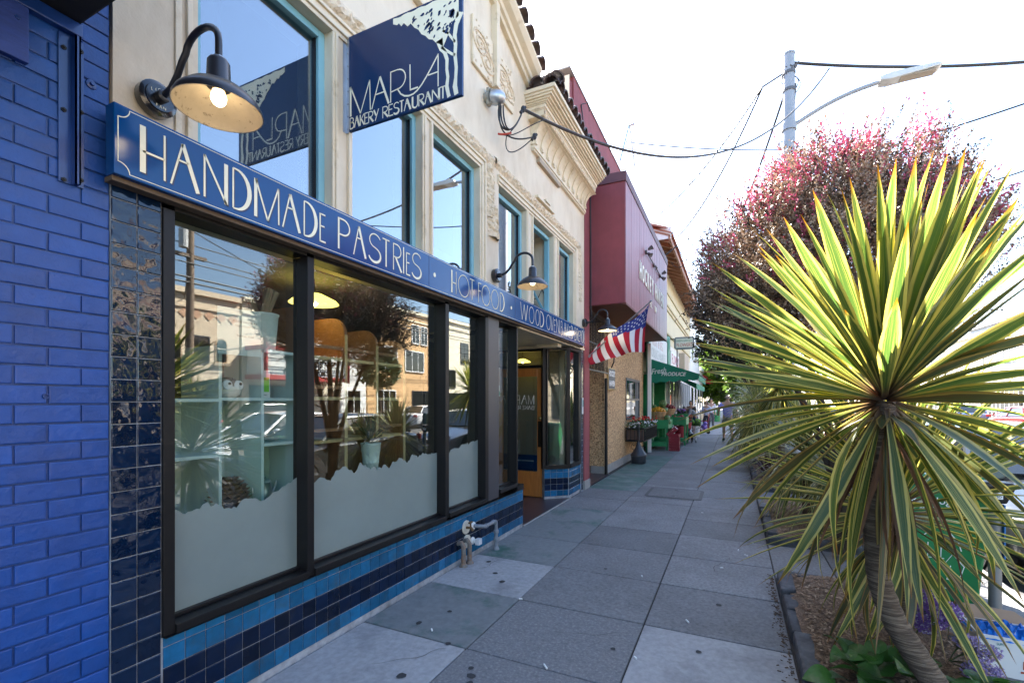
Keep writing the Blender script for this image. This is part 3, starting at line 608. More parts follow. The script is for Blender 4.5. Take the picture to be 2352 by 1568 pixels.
# ------------------------------------------------------------------ storefront: tiles
TP = .0985
def tile_mesh(nm, h, m, w_=TP):
    b = MB(); b.box(-.01, 0, -(w_ / 2 - .0022), w_ / 2 - .0022, -(h / 2 - .0022), h / 2 - .0022)
    me = mesh_of(nm, b, m); bmm = bmesh.new(); bmm.from_mesh(me)
    bmesh.ops.bevel(bmm, geom=[e for e in bmm.edges if all(abs(v.co.x) < 1e-6 for v in e.verts)], offset=.0025, segments=1, affect='EDGES'); bmm.to_mesh(me); bmm.free(); return me
TL = tile_mesh('tile_light', TP, TILE_L); TD = tile_mesh('tile_dark', TP, TILE_D); TSM = tile_mesh('tile_glossy', TP, TILE_S); TTH = tile_mesh('tile_trim', .05, TILE_L)
RB = MB()
# backing walls in grout colour
RB.box(-2.7, XW - .0065, 1.079, 1.277, -.05, 2.55); obj('tile_backing', RB, GROUT, cb); RB = MB(); RB.box(-2.7, XW - .0065, 1.277, 5.455, -.05, .487)
obj('tile_backing', RB, GROUT, cb); RB = MB(); RB.box(-2.7, XW - .0065, 8.0, 8.12, -.05, 2.55)
obj('tile_backing', RB, GROUT, cb)
for r in range(26):
    zt = 2.484 - r * TP; zc = zt - TP / 2
    if zc < .02: break
    for c_ in range(2):
        inst('tile', TSM, cb, (XW + rnd.uniform(-.0006, .0006), 1.078 + TP * (c_ + .5), zc), (0, rnd.uniform(-.004, .004), rnd.uniform(-.006, .006)))
inst('tile', TSM, cb, (XW, 1.078 + TP * .5, 2.484 + TP / 2)); inst('tile', TSM, cb, (XW, 1.078 + TP * 1.5, 2.484 + TP / 2))
ROWS = [(.460, TTH), (.460 - .025 - TP * .5, TL), (.435 - TP * 1.5, TD), (.435 - TP * 2.5, TD), (.435 - TP * 3.5, TL)]
for k in range(42):
    y = 1.282 + .0993 * (k + .5)
    for z, me in ROWS: inst('tile', me, cb, (XW + rnd.uniform(-.0005, .0005), y, z), (0, rnd.uniform(-.003, .003), rnd.uniform(-.004, .004)), (1, 1.008, 1))
# entry: splayed corner and right hand bay
ent = cb
S0, S1 = Vector((-2.78, 7.09, 0)), Vector((-2.452, 7.385, 0)); sd = (S1 - S0).normalized(); sn = Vector((sd.y, -sd.x, 0)); sl_ = (S1 - S0).length; sa = math.atan2(sn.y, sn.x)
b = MB(); q = Matrix((sn, Vector((-sn.y, sn.x, 0)), Vector((0, 0, 1)))).transposed()
b.obox((S0 + S1) / 2 - sn * .056 + Vector((0, 0, .24)), (.10, sl_, .49), q); obj('tile_backing', b, GROUT, cb); b = MB(); b.box(-2.6, XW - .0265, 7.37, 7.99, -.05, .487)
obj('tile_backing', b, GROUT, cb)
for k in range(4):
    p = S0 + sd * (sl_ * (k + .5) / 4)
    for z, me in ROWS: inst('tile', me, cb, (p.x, p.y, z), (0, 0, sa), (1, sl_ / 4 / TP, 1))
for k in range(6):
    for z, me in ROWS: inst('tile', me, cb, (XW - .02, 7.385 + .1025 * (k + .5), z), None, (1, 1.035, 1))
for r in range(25):
    zc = 2.484 - r * TP - TP / 2
    if zc > .02: inst('tile', TSM, cb, (XW, 8.05, zc), (0, rnd.uniform(-.01, .01), rnd.uniform(-.02, .02)), (1, .9, 1))
# entry soffit, floor, side walls
b = MB(); b.box(-4.2, XW + .02, 5.30, 8.12, 2.51, 2.545); obj('entry_soffit', b, CREAMT, cb)
b = MB(); b.box(-2.86, -2.5, 6.95, 7.12, 2.46, 2.51); b.box(-3.9, -2.8, 7.1, 7.16, 2.465, 2.51); obj('soffit_trim', b, CREAMT, cb)
b = MB(); b.box(-3.9, XW, 5.46, 7.4, -.01, .004); tag(obj('entry_floor', b, TERR), 'dark terrazzo floor of the recessed shop entry', kind='structure')
b = MB(); b.box(XW - .012, XW + .012, 5.46, 7.39, -.01, .007); obj('threshold_strip', b, CONC, cb)
# storefront windows
def win(y0, y1, z0, z1, fl, fr, ft=.0, fb=.055, x=-2.52, frost=None, label=None, seed=1):
    f = MB(); xo = XW + .012
    if fl: f.box(x - .03, xo, y0 - fl, y0, z0 - fb, z1 + ft)
    if fr: f.box(x - .03, xo, y1, y1 + fr, z0 - fb, z1 + ft)
    f.box(x - .03, xo + .015, y0, y1, z0 - fb, z0 - .012); f.box(x - .03, xo - .004, y0, y1, z1, z1 + max(ft, .03))
    f.box(x - .012, x + .03, y0, y1, z0 - .012, z0 + .006)
    wd = obj('storefront_window', f, BRONZE, cb, bev=.003, label=label)
    p = MB(); p.box(x - .003, x + .003, y0, y1, z0, z1); obj('pane', p, GLASS, wd)
    if frost:
        r_ = random.Random(seed); pts = []; n_ = int((y1 - y0) / .014); a = b_ = 0
        za, zb = frost; h = 0
        for i in range(n_ + 1):
            t_ = i / n_; h += r_.gauss(0, .0085) - h * .07 + .012 * math.sin(i * .43 + seed) * r_.random(); pts.append((y0 + (y1 - y0) * t_, za + (zb - za) * t_ + h))
        fm = MB(); vs = []
        for (yy, zz) in pts: vs += [(x + .0052, yy, z0), (x + .0052, yy, zz)]
        for (yy, zz) in pts: vs += [(x + .0040, yy, z0), (x + .0040, yy, zz)]
        m_ = len(pts) * 2
        fc = [(2 * i, 2 * i + 2, 2 * i + 3, 2 * i + 1) for i in range(len(pts) - 1)] + [(m_ + 2 * i + 1, m_ + 2 * i + 3, m_ + 2 * i + 2, m_ + 2 * i) for i in range(len(pts) - 1)]
        fm.add(vs, fc); obj('frosted_film', fm, FROST, wd, recalc=False)
    return wd
win(1.328, 2.098, .545, 2.512, .051, .0, frost=(1.06, 1.08), seed=2)
win(2.150, 3.655, .545, 2.512, .052, .0, frost=(1.085, 1.115), seed=5)
win(3.715, 4.43, .56, 2.512, .06, .07, frost=(1.11, 1.165), seed=9)
win(4.765, 5.235, .60, 2.512, .0, .035)
b = MB(); b.box(-2.56, XW + .004, 4.50, 4.765, .5, 2.54); obj('post', b, POSTG, cb, bev=.004)
b = MB(); b.box(-2.58, XW + .03, 1.277, 5.46, .487, .4895); b.box(-2.58, XW + .006, 5.27, 5.46, .4895, .545); b.box(-2.56, XW - .01, 1.277, 5.3, 2.512 + .03, 2.55); obj('sill', b, BRONZE, cb)
b = MB(); b.box(-3.8, -2.6, 5.24, 5.30, -.03, .5); obj('entry_side_base', b, TILE_L, cb)
f = MB(); f.box(-3.8, -2.56, 5.24, 5.27, .5, .55); f.box(-3.8, -2.56, 5.24, 5.27, 2.46, 2.51); f.box(-3.84, -3.8, 5.24, 5.27, .5, 2.51)
wd = obj('entry_side_window', f, BRONZE, cb); p = MB(); p.box(-3.8, -2.56, 5.252, 5.257, .55, 2.46); obj('pane', p, GLASS, wd)
# splayed window and right bay window
f = MB()
def sbox(t0, t1, z0, z1, d0, d1):
    a = S0 + sd * (t0 + t1) / 2 + sn * (d0 + d1) / 2; f.obox((a.x, a.y, (z0 + z1) / 2), (d1 - d0, t1 - t0, z1 - z0), q)
sbox(-.03, .02, .49, 2.5, -.07, .008); sbox(sl_ - .05, sl_ + .004, .49, 2.5, -.06, .008); sbox(.02, sl_ - .05, .49, .55, -.06, .012); sbox(.02, sl_ - .05, 2.45, 2.5, -.06, .006)
wd = obj('splayed_window', f, BRONZE, cb, bev=.003); f = MB(); sbox(.02, sl_ - .05, .55, 2.45, -.034, -.028); obj('pane', f, GLASS, wd)
f = MB(); f.box(-2.54, XW - .012, 7.39, 7.41, .49, 2.5); f.box(-2.54, XW - .008, 7.86, 8.0, .49, 2.5); f.box(-2.54, XW + .0, 7.41, 7.86, .49, .56); f.box(-2.54, XW - .008, 7.41, 7.86, 2.45, 2.5)
wd = obj('bay_window', f, BRONZE, cb, bev=.003); p = MB(); p.box(-2.495, -2.489, 7.41, 7.86, .56, 2.45); obj('pane', p, GLASS, wd)
b = MB(); b.box(XW + .002, XW + .012, 8.015, 8.075, 1.37, 1.66); nt = obj('posted_notice', b, WHITE, cb); b = MB(); b.box(XW + .013, XW + .0135, 8.022, 8.068, 1.5, 1.62); obj('notice_print', b, plain('teal_print', (.12, .35, .33), .6), nt)
# door (closed, facing the camera) with transom
dy = 7.17
f = MB(); f.box(-3.80, -3.72, dy - .02, dy + .07, 0, 2.5); f.box(-2.80, -2.745, dy - .04, dy + .07, 0, 2.5); f.box(-3.72, -2.80, dy - .02, dy + .06, 2.43, 2.5); f.box(-3.72, -2.80, dy - .01, dy + .06, 2.155, 2.20)
df = obj('door_frame', f, BRONZE, cb, bev=.003); p = MB(); p.box(-3.72, -2.80, dy + .02, dy + .026, 2.2, 2.43); obj('transom_pane', p, GLASS, df)
f = MB(); f.box(-3.715, -3.58, dy, dy + .045, .012, 2.15); f.box(-2.94, -2.805, dy, dy + .045, .012, 2.15); f.box(-3.58, -2.94, dy, dy + .045, 2.01, 2.15); f.box(-3.58, -2.94, dy, dy + .045, .012, .43)
door = obj('door', f, WOOD, cb, bev=.005)
p = MB(); p.box(-3.58, -2.94, dy + .02, dy + .026, .43, 2.01); pn = obj('pane', p, GLASS, door)
b = MB(); b.box(-2.925, -2.835, dy - .006, dy, .84, 1.27); obj('push_plate', b, plain('dark_brass', (.03, .022, .015), .35, metal=.7), door, bev=.002)
b = MB(); b.lathe((-2.875, dy, 1.32), [(.026, 0), (.026, .006), (.011, .01), (.011, .03), (.025, .04), (.025, .052), (0, .062)], 14, (0, -1, 0)); obj('knob', b, plain('brass', (.30, .20, .08), .3, metal=.9), door, smooth=True)
b = MB(); b.box(-3.30, -3.28, dy - .03, dy - .015, .72, .95); b.box(-3.295, -3.285, dy - .03, dy, .74, .76); b.box(-3.295, -3.285, dy - .03, dy, .91, .93); obj('pull_bar', b, ALU, door)
b = MB(); b.box(-2.862, -2.85, dy - .005, dy, 2.06, 2.10); obj('sensor', b, WHITE, door)
LTW = plain('white_vinyl', (.8, .8, .78), .5)
lm = MB(); T3 = lambda x, y, o: (x, dy + .018 - o * 0, y)
# lettering painted on the back of the pane, seen reversed from the street
def mir_text(s, x_right, z0, z1, wch, w):
    x = x_right
    for ch in s:
        if ch != ' ': glyph(lm, ch, x, x - wch * (.55 if ch in 'IE' else .85), z0, z1, w, T3, 0)
        x -= wch
mir_text('MARLA', -3.0, 1.55, 1.70, .13, .005); mir_text('BAKERY', -3.0, 1.46, 1.525, .062, .004)
obj('door_lettering', lm, LTW, door, recalc=False)
b = MB(); b.box(-3.58, -2.945, dy + .03, dy + .034, .44, .70); obj('hours_panel', b, SIGNB2, door)
put_text('NOW SERVING DINNER', .028, LTW, door, (-3.16, dy + .028, .60), face='-y', depth=.0005)

# ------------------------------------------------------------------ shop interior (part of the building)
b = MB()
b.box(-8.7, -2.6, 1.2, 8.02, -.03, .0); b.box(-8.8, -2.75, 1.2, 8.02, 2.55, 2.6)
b.box(-8.7, -8.6, 1.2, 8.02, 0, 2.6); b.box(-8.6, -2.6, 1.16, 1.22, 0, 2.6); b.box(-8.6, -2.85, 7.98, 8.02, 0, 2.6)
obj('shop_room', b, ROOMW, cb)
b = MB(); b.box(-2.75, -2.56, 1.28, 5.24, .46, .50); obj('inner_sill', b, PALE, cb)
t = thing('display_shelf', 'pale teal shelf unit with cubbyholes behind the left shop window', 'shelf', (-2.85, 1.8, .5))
X0, X1 = -3.02, -2.66
for y in (1.30, 1.70, 1.966, 2.24):
    b = MB(); b.box(X0, X1, y - .009, y + .009, .50, 1.92); obj('divider', b, PALE, t)
for (y0_, y1_, z) in ((1.309, 1.691, 1.605), (1.709, 1.957, 1.612), (1.975, 2.231, 1.612), (1.309, 1.691, 1.29), (1.975, 2.231, 1.325), (1.309, 2.231, .72), (1.709, 2.231, 1.915)):
    b = MB(); b.box(X0, X1, y0_, y1_, z - .009, z + .009); obj('shelf', b, PALE, t)
b = MB(); b.box(X0 - .012, X0, 1.30, 2.24, .5, 1.6); obj('back_board', b, PALE, t)
def small(name, label, cat, parts, loc, group=None):
    t_ = thing(name, label, cat, loc, group)
    for pn_, mb_, m_ in parts: obj(pn_, mb_, m_, t_, smooth=True)
    return t_
L3 = lambda c_, prof, n=16, ax=(0, 0, 1): MB().lathe(c_, prof, n, ax)
# owl-like ornament -> plain round big eyed figurine
c0 = (-2.76, 1.80, 1.621)
e = MB(); [e.lathe((c0[0] + .06, c0[1] + s_ * .034, c0[2] + .075), [(.03, 0), (.028, .008), (0, .014)], 14, (1, 0, .15)) for s_ in (-1, 1)]
pz = MB(); [pz.lathe((c0[0] + .075, c0[1] + s_ * .034 + .006, c0[2] + .083), [(.009, 0), (.008, .004), (0, .006)], 10, (1, 0, .15)) for s_ in (-1, 1)]
small('figurine', 'small round ornament with large white eyes on the pale shelf', 'ornament', [('body', L3(c0, [(.05, 0), (.075, .02), (.08, .045), (.066, .07)]), OFFW), ('cap', L3(c0, [(.068, .068), (.066, .095), (.04, .118), (0, .125)]), plain('slate', (.06, .065, .07), .5)), ('eyes', e, WHITE), ('pupils', pz, IRON)], c0)
t = thing('certificate_stand', 'white card with a bright green panel standing on the pale shelf', 'card', (-2.75, 2.03, 1.621))
b = MB(); b.box(-2.755, -2.748, 1.985, 2.085, 1.622, 1.80); obj('card', b, WHITE, t); b = MB(); b.box(-2.7478, -2.7470, 1.987, 2.078, 1.66, 1.755); obj('green_panel', b, plain('lime_green', (.22, .65, .05), .5), t)
put_text('FOOD SAFETY', .011, IRON, t, (-2.7465, 2.033, 1.741), depth=.0004)
put_text('INSPECTED', .010, IRON, t, (-2.7472, 2.035, 1.64), depth=.0004)
b = MB()
for i in range(11):
    a0 = .035 + .02 * 0; zc = .512 + .2; 
    n_ = 13; k = i
    for j in range(n_):
        a = 2 * PI * j / n_ + i * .3; rr = .075 * math.sin(PI * (i + 1) / 12.5) ; z = .735 + i * .0155
        p0 = Vector((-2.74 + rr * math.cos(a), 1.80 + rr * math.sin(a), z)); d = Vector((math.cos(a), math.sin(a), .55)).normalized(); s_ = Vector((-math.sin(a), math.cos(a), 0)) * .017
        tip = p0 + d * .028; b.add([p0 + s_, p0 - s_, p0 + Vector((0, 0, .012)), tip], [(0, 1, 3), (1, 2, 3), (2, 0, 3)])
    b.lathe((-2.74, 1.80, z if False else .735 + i * .0155), [(.075 * math.sin(PI * (i + 1) / 12.5) * .98, 0), (.075 * math.sin(PI * (min(i + 2, 12)) / 12.5) * .9, .016)], 10)
sc_ = []
bb2 = MB(); bb2.v = [((v[0] + 2.74) * 1.3 - 2.74, (v[1] - 1.80) * 1.3 + 1.80, (v[2] - .735) * 1.5 + .99 - .10) for v in b.v]; bb2.f = b.f; bb2.m = b.m
tag(obj('pine_cone', bb2, plain('pine_cone_brown', (.17, .10, .06), .7, var=.3), loc=(-2.74, 1.80, .73)), 'large brown pine cone behind the frosted edge of the left window', 'pine cone')
c0 = (-2.74, 2.04, .95)
hd = MB(); hd.tube([(c0[0], c0[1] - .05, c0[2] + .11), (c0[0], c0[1] - .085, c0[2] + .10), (c0[0], c0[1] - .085, c0[2] + .045), (c0[0], c0[1] - .052, c0[2] + .03)], .006, 6)
sp_ = MB(); sp_.tube([(c0[0], c0[1] + .05, c0[2] + .05), (c0[0], c0[1] + .075, c0[2] + .09), (c0[0], c0[1] + .085, c0[2] + .125)], [.012, .009, .006], 8)
small('coffee_pot', 'small silver coffee pot with spout and handle on the shelf', 'pot', [('body', L3(c0, [(.05, 0), (.055, .01), (.045, .07), (.036, .12), (.04, .127)]), ALU), ('lid', L3(c0, [(.04, .127), (.03, .14), (.006, .148), (.008, .158), (0, .164)]), ALU), ('handle', hd, ALU), ('spout', sp_, ALU)], c0)
b = MB(); b.box(-2.95, -2.7, 1.985, 2.2, .72 + .009, .935); obj('riser', b, PALE, bpy.data.objects['display_shelf'])
c0 = (-2.72, 1.372, .735); hd = MB(); hd.tube([(c0[0], c0[1] + .07, c0[2] + .03), (c0[0], c0[1] + .12, c0[2] + .05), (c0[0], c0[1] + .125, c0[2] + .13), (c0[0], c0[1] + .17, c0[2] + .185)], [.014, .012, .009, .007], 8)
small('watering_can', 'ribbed silver pitcher with curved spout at the left window edge', 'pitcher', [('body', L3(c0, [(.07 + (.004 if i % 2 else 0), i * .016) for i in range(16)]), ALU), ('spout', hd, ALU)], c0)
for k, (y, z, lab) in enumerate(((1.40, 1.30, 'crumpled pale napkins on the middle left shelf'), (2.10, 1.335, 'small glass ornament and silver dish on the right shelf'))):
    b = MB(); b.lathe((-2.78, y, z), [(.02, 0), (.05, .012), (.075, .03), (.06, .034), (.03, .02), (0, .02)], 11)
    tag(obj('dish', b, [PALE, ALU][k], loc=(-2.78, y, z), smooth=True), lab, 'dish')
# big pale bucket with rolled papers on top of the shelf
c0 = (-2.84, 2.10, 1.925); pr = MB()
for i in range(7): pr.tube([(c0[0] + rnd.uniform(-.05, .05), c0[1] + rnd.uniform(-.05, .05), c0[2] + .1), (c0[0] + rnd.uniform(-.09, .09), c0[1] + rnd.uniform(-.07, .07), c0[2] + .36 + rnd.uniform(-.03, .08))], .022, 8)
small('paper_bucket', 'pale green bucket holding rolled papers on top of the shelf', 'bucket', [('bucket', L3(c0, [(.075, 0), (.095, .24), (.1, .245), (.1, .255), (.088, .255), (.07, .01), (0, .01)], 22), PALE), ('rolled_papers', pr, plain('kraft_paper', (.30, .22, .13), .8))], c0)
# posted sheet in the window
t = thing('posted_paper', 'pale paper notice taped inside the left shop window', 'notice', (-2.535, 1.78, 1.95))
b = MB(); b.box(-2.5305, -2.529, 1.60, 1.86, 1.86, 2.12); obj('sheet', b, plain('translucent_paper', (.55, .66, .62), .7, trans=.3), t)
for z, s_ in ((2.05, 'PLEASE ORDER AT'), (2.025, 'THE COUNTER'), (1.97, 'THANK YOU')): put_text(s_, .018, IRON, t, (-2.5285, 1.76, z), depth=.0003)
b = MB(); b.box(-2.5305, -2.529, 4.84, 5.0, 1.66, 2.0); pn2 = obj('poster', b, OFFW, cb); b = MB(); b.box(-2.5285, -2.528, 4.85, 4.99, 1.79, 1.99); obj('poster_picture', b, plain('poster_red', (.5, .25, .16), .6, c2=(.2, .45, .3), c2s=14), pn2); b = MB(); b.box(-2.5285, -2.528, 4.85, 4.99, 1.67, 1.72); obj('poster_band', b, plain('poster_green', (.05, .28, .22), .6), pn2)
# bread racks
t = thing('bread_rack', 'brown wooden bread rack with arched uprights behind the middle window', 'rack', (-3.05, 3.1, 0))
for y, zt in ((2.44, 2.30), (2.80, 2.27), (3.16, 2.22), (3.53, 2.17)):
    P = [(-3.40, 0.0), (-2.80, 0.0), (-2.80, zt - .14)] + [(-2.94 + .14 * math.cos(R(a)), zt - .14 + .14 * math.sin(R(a))) for a in range(0, 91, 15)] + [(-3.26 - .14 * math.sin(R(a)), zt - .14 + .14 * math.cos(R(a))) for a in range(0, 91, 15)]
    b = MB(); b.prism(P, 'y', y - .014, y + .014); up = obj('upright', b, WOODD, t)
    b = MB(); b.box(-2.80, -2.795, y - .0145, y + .0145, .0, zt - .14); obj('edge_strip', b, WOODL, up)
for (ya, yb) in ((2.454, 2.786), (2.814, 3.146), (3.174, 3.516)):
    for z in (.45, .86, 1.29, 1.62, 1.93):
        b = MB(); b.box(-3.38, -2.82, ya, yb, z - .012, z + .012); obj('shelf', b, WOODL, t)
        b = MB(); b.box(-2.835, -2.815, ya, yb, z + .075, z + .10); obj('rail', b, WOODD, t)
b = MB(); b.box(-3.42, -3.40, 2.43, 3.55, .2, 1.95); obj('rack_back', b, WOODD, t)
c0 = (-2.66, 2.93, 1.0)
t = thing('bucket_plant', 'pale green metal bucket with a spiky plant in the middle window', 'potted plant', c0)
obj('bucket', L3(c0, [(.052, 0), (.056, .01), (.062, .10), (.066, .105), (.064, .112), (.072, .19), (.076, .195), (.078, .25), (.082, .255), (.08, .262), (.07, .25), (0, .24)], 22), PALE, t, smooth=True)
b = MB()
for i in range(46):
    a = i * 2.4; el = R(rnd.uniform(5, 80)); L_ = rnd.uniform(.22, .40); d = Vector((math.cos(a) * math.cos(el), math.sin(a) * math.cos(el), math.sin(el))); s_ = d.cross(Vector((0, 0, 1))).normalized() * .008; p = Vector(c0) + Vector((0, 0, .26))
    m_ = p + d * L_ * .5 + Vector((0, 0, .01)); e_ = p + d * L_ - Vector((0, 0, .05 * math.cos(el)))
    b.add([p - s_ * .5, p + s_ * .5, m_ + s_, m_ - s_, e_], [(0, 1, 2, 3), (3, 2, 4)])
obj('foliage', b, plain('dracaena_brown_green', (.05, .055, .02), .5, var=.3, trans=.2), t, recalc=False)
b = MB(); b.box(-2.8, -2.58, 2.84, 3.02, .5, 1.0); tag(obj('plant_stand', b, PALE, loc=(-2.7, 2.93, .5)), 'pale box stand under the bucket plant', 'stand')
def pendant(loc, sc=1.0, lab=''):
    t_ = thing('pendant_lamp', lab, 'lamp', loc, 'pendant lamps inside the bakery')
    x, y, z = loc
    obj('lamp_shade', L3(loc, [(.23 * sc, 0), (.20 * sc, .03 * sc), (.08 * sc, .09 * sc), (.03 * sc, .10 * sc)], 24), pm('yellow_shade', (.75, .6, .12), .5, emis=((1.0, .75, .15), .5), var=.03), t_, smooth=True)
    b_ = MB(); b_.ball((x, y, z + .01), .04 * sc, 10); obj('bulb', b_, pm('dim_bulb', (1, .9, .6), .4, emis=((1, .8, .45), 5.0)), t_, smooth=True)
    b_ = MB(); b_.tube([(x, y, z + .1 * sc), (x, y, 2.55)], .006, 6); obj('cord', b_, IRON, t_)
pendant((-2.95, 2.62, 2.36), .8, 'yellow pendant lamp hanging behind the left shop windows')
pendant((-3.42, 7.66, 2.30), .62, 'yellow pendant lamp glowing behind the door transom')
b = MB(); b.box(-6.2, -5.6, 1.6, 6.5, 0, 1.0); b.box(-6.3, -5.5, 1.5, 6.6, 1.0, 1.05); tag(obj('counter', b, WOODD, loc=(-5.9, 4, 0)), 'long wooden counter deep inside the bakery', 'counter')

# ------------------------------------------------------------------ fascia sign
fs_ = thing('fascia_sign', 'long blue sign board with cream lettering above the shop windows', 'sign', (-2.35, 4.4, 2.55))
XF = -2.332
b = MB(); b.box(-2.40, XF, 1.044, 7.858, 2.552, 2.851); obj('board', b, SIGNB, fs_, bev=.004)
b = MB(); b.box(-2.42, -2.36, 1.05, 7.85, 2.532, 2.552); obj('bottom_batten', b, plain('weathered_wood', (.12, .08, .05), .8, var=.3), fs_)
b = MB(); T3 = lambda y, z, o: (XF + o, y, z); o_ = .0015
bord = [(1.055, 2.795), (1.062, 2.795)] + arc(1.062, 2.838, .038, .038, 270, 360, 6)[0:0]
ya, yb, za, zb = 1.058, 7.846, 2.566, 2.838; rr = .042
crn = []
crn += [(ya, zb - rr)] + [(ya + rr * math.sin(R(a)), zb - rr * math.cos(R(a))) for a in range(0, 0)]
path = arc(ya, zb, rr, rr, 270, 360, 7) + arc(yb, zb, rr, rr, 180, 270, 7) + arc(yb, za, rr, rr, 90, 180, 7) + arc(ya, za, rr, rr, 0, 90, 7); path.append(path[0])
ribbon(b, path, .0042, T3, o_); obj('border_line', b, LETTER, fs_, recalc=False)
LT1 = [('H', 1.143, 1.238), ('A', 1.259, 1.386), ('N', 1.407, 1.527), ('D', 1.551, 1.652), ('M', 1.672, 1.829), ('A', 1.846, 1.969), ('D', 1.992, 2.091), ('E', 2.113, 2.16)]
LT2 = [('P', 2.259, 2.369), ('A', 2.398, 2.52), ('S', 2.541, 2.677), ('T', 2.69, 2.767), ('R', 2.805, 2.91), ('I', 2.912, 2.952), ('E', 2.964, 3.014), ('S', 3.032, 3.166)]
LT3 = [('H', 3.62, 3.70), ('O', 3.737, 3.933), ('T', 3.948, 4.035), ('F', 4.116, 4.176), ('O', 4.19, 4.366), ('O', 4.398, 4.567), ('D', 4.599, 4.709)]
LT4 = [('W', 5.149, 5.375), ('O', 5.417, 5.579), ('O', 5.633, 5.76), ('D', 5.783, 5.926), ('O', 6.024, 6.177), ('V', 6.187, 6.299), ('E', 6.32, 6.391), ('N', 6.419, 6.549), ('B', 6.619, 6.70), ('A', 6.76, 6.87), ('K', 6.90, 6.98), ('E', 7.01, 7.08), ('D', 7.111, 7.20), ('B', 7.287, 7.37), ('R', 7.40, 7.48), ('E', 7.51, 7.57), ('A', 7.59, 7.69), ('D', 7.715, 7.80)]
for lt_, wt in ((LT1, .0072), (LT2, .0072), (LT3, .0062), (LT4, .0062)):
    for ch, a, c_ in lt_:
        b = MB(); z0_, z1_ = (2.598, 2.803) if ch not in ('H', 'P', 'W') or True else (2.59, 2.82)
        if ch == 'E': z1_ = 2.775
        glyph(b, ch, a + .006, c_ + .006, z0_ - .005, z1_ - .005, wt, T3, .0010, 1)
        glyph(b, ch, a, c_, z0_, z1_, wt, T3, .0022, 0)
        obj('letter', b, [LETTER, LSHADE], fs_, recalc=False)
for y, z in ((3.352, 2.69), (4.894, 2.685)):
    b = MB(); b.add([(XF + .002, y + .019 * math.cos(2 * PI * i / 16), z + .019 * math.sin(2 * PI * i / 16)) for i in range(16)], [tuple(range(16))]); obj('dot', b, LETTER, fs_, recalc=False)
for y in (3.27, 5.0): b = MB(); b.box(XF, XF + .0012, y, y + .003, 2.556, 2.848); obj('board_joint', b, LSHADE, fs_)

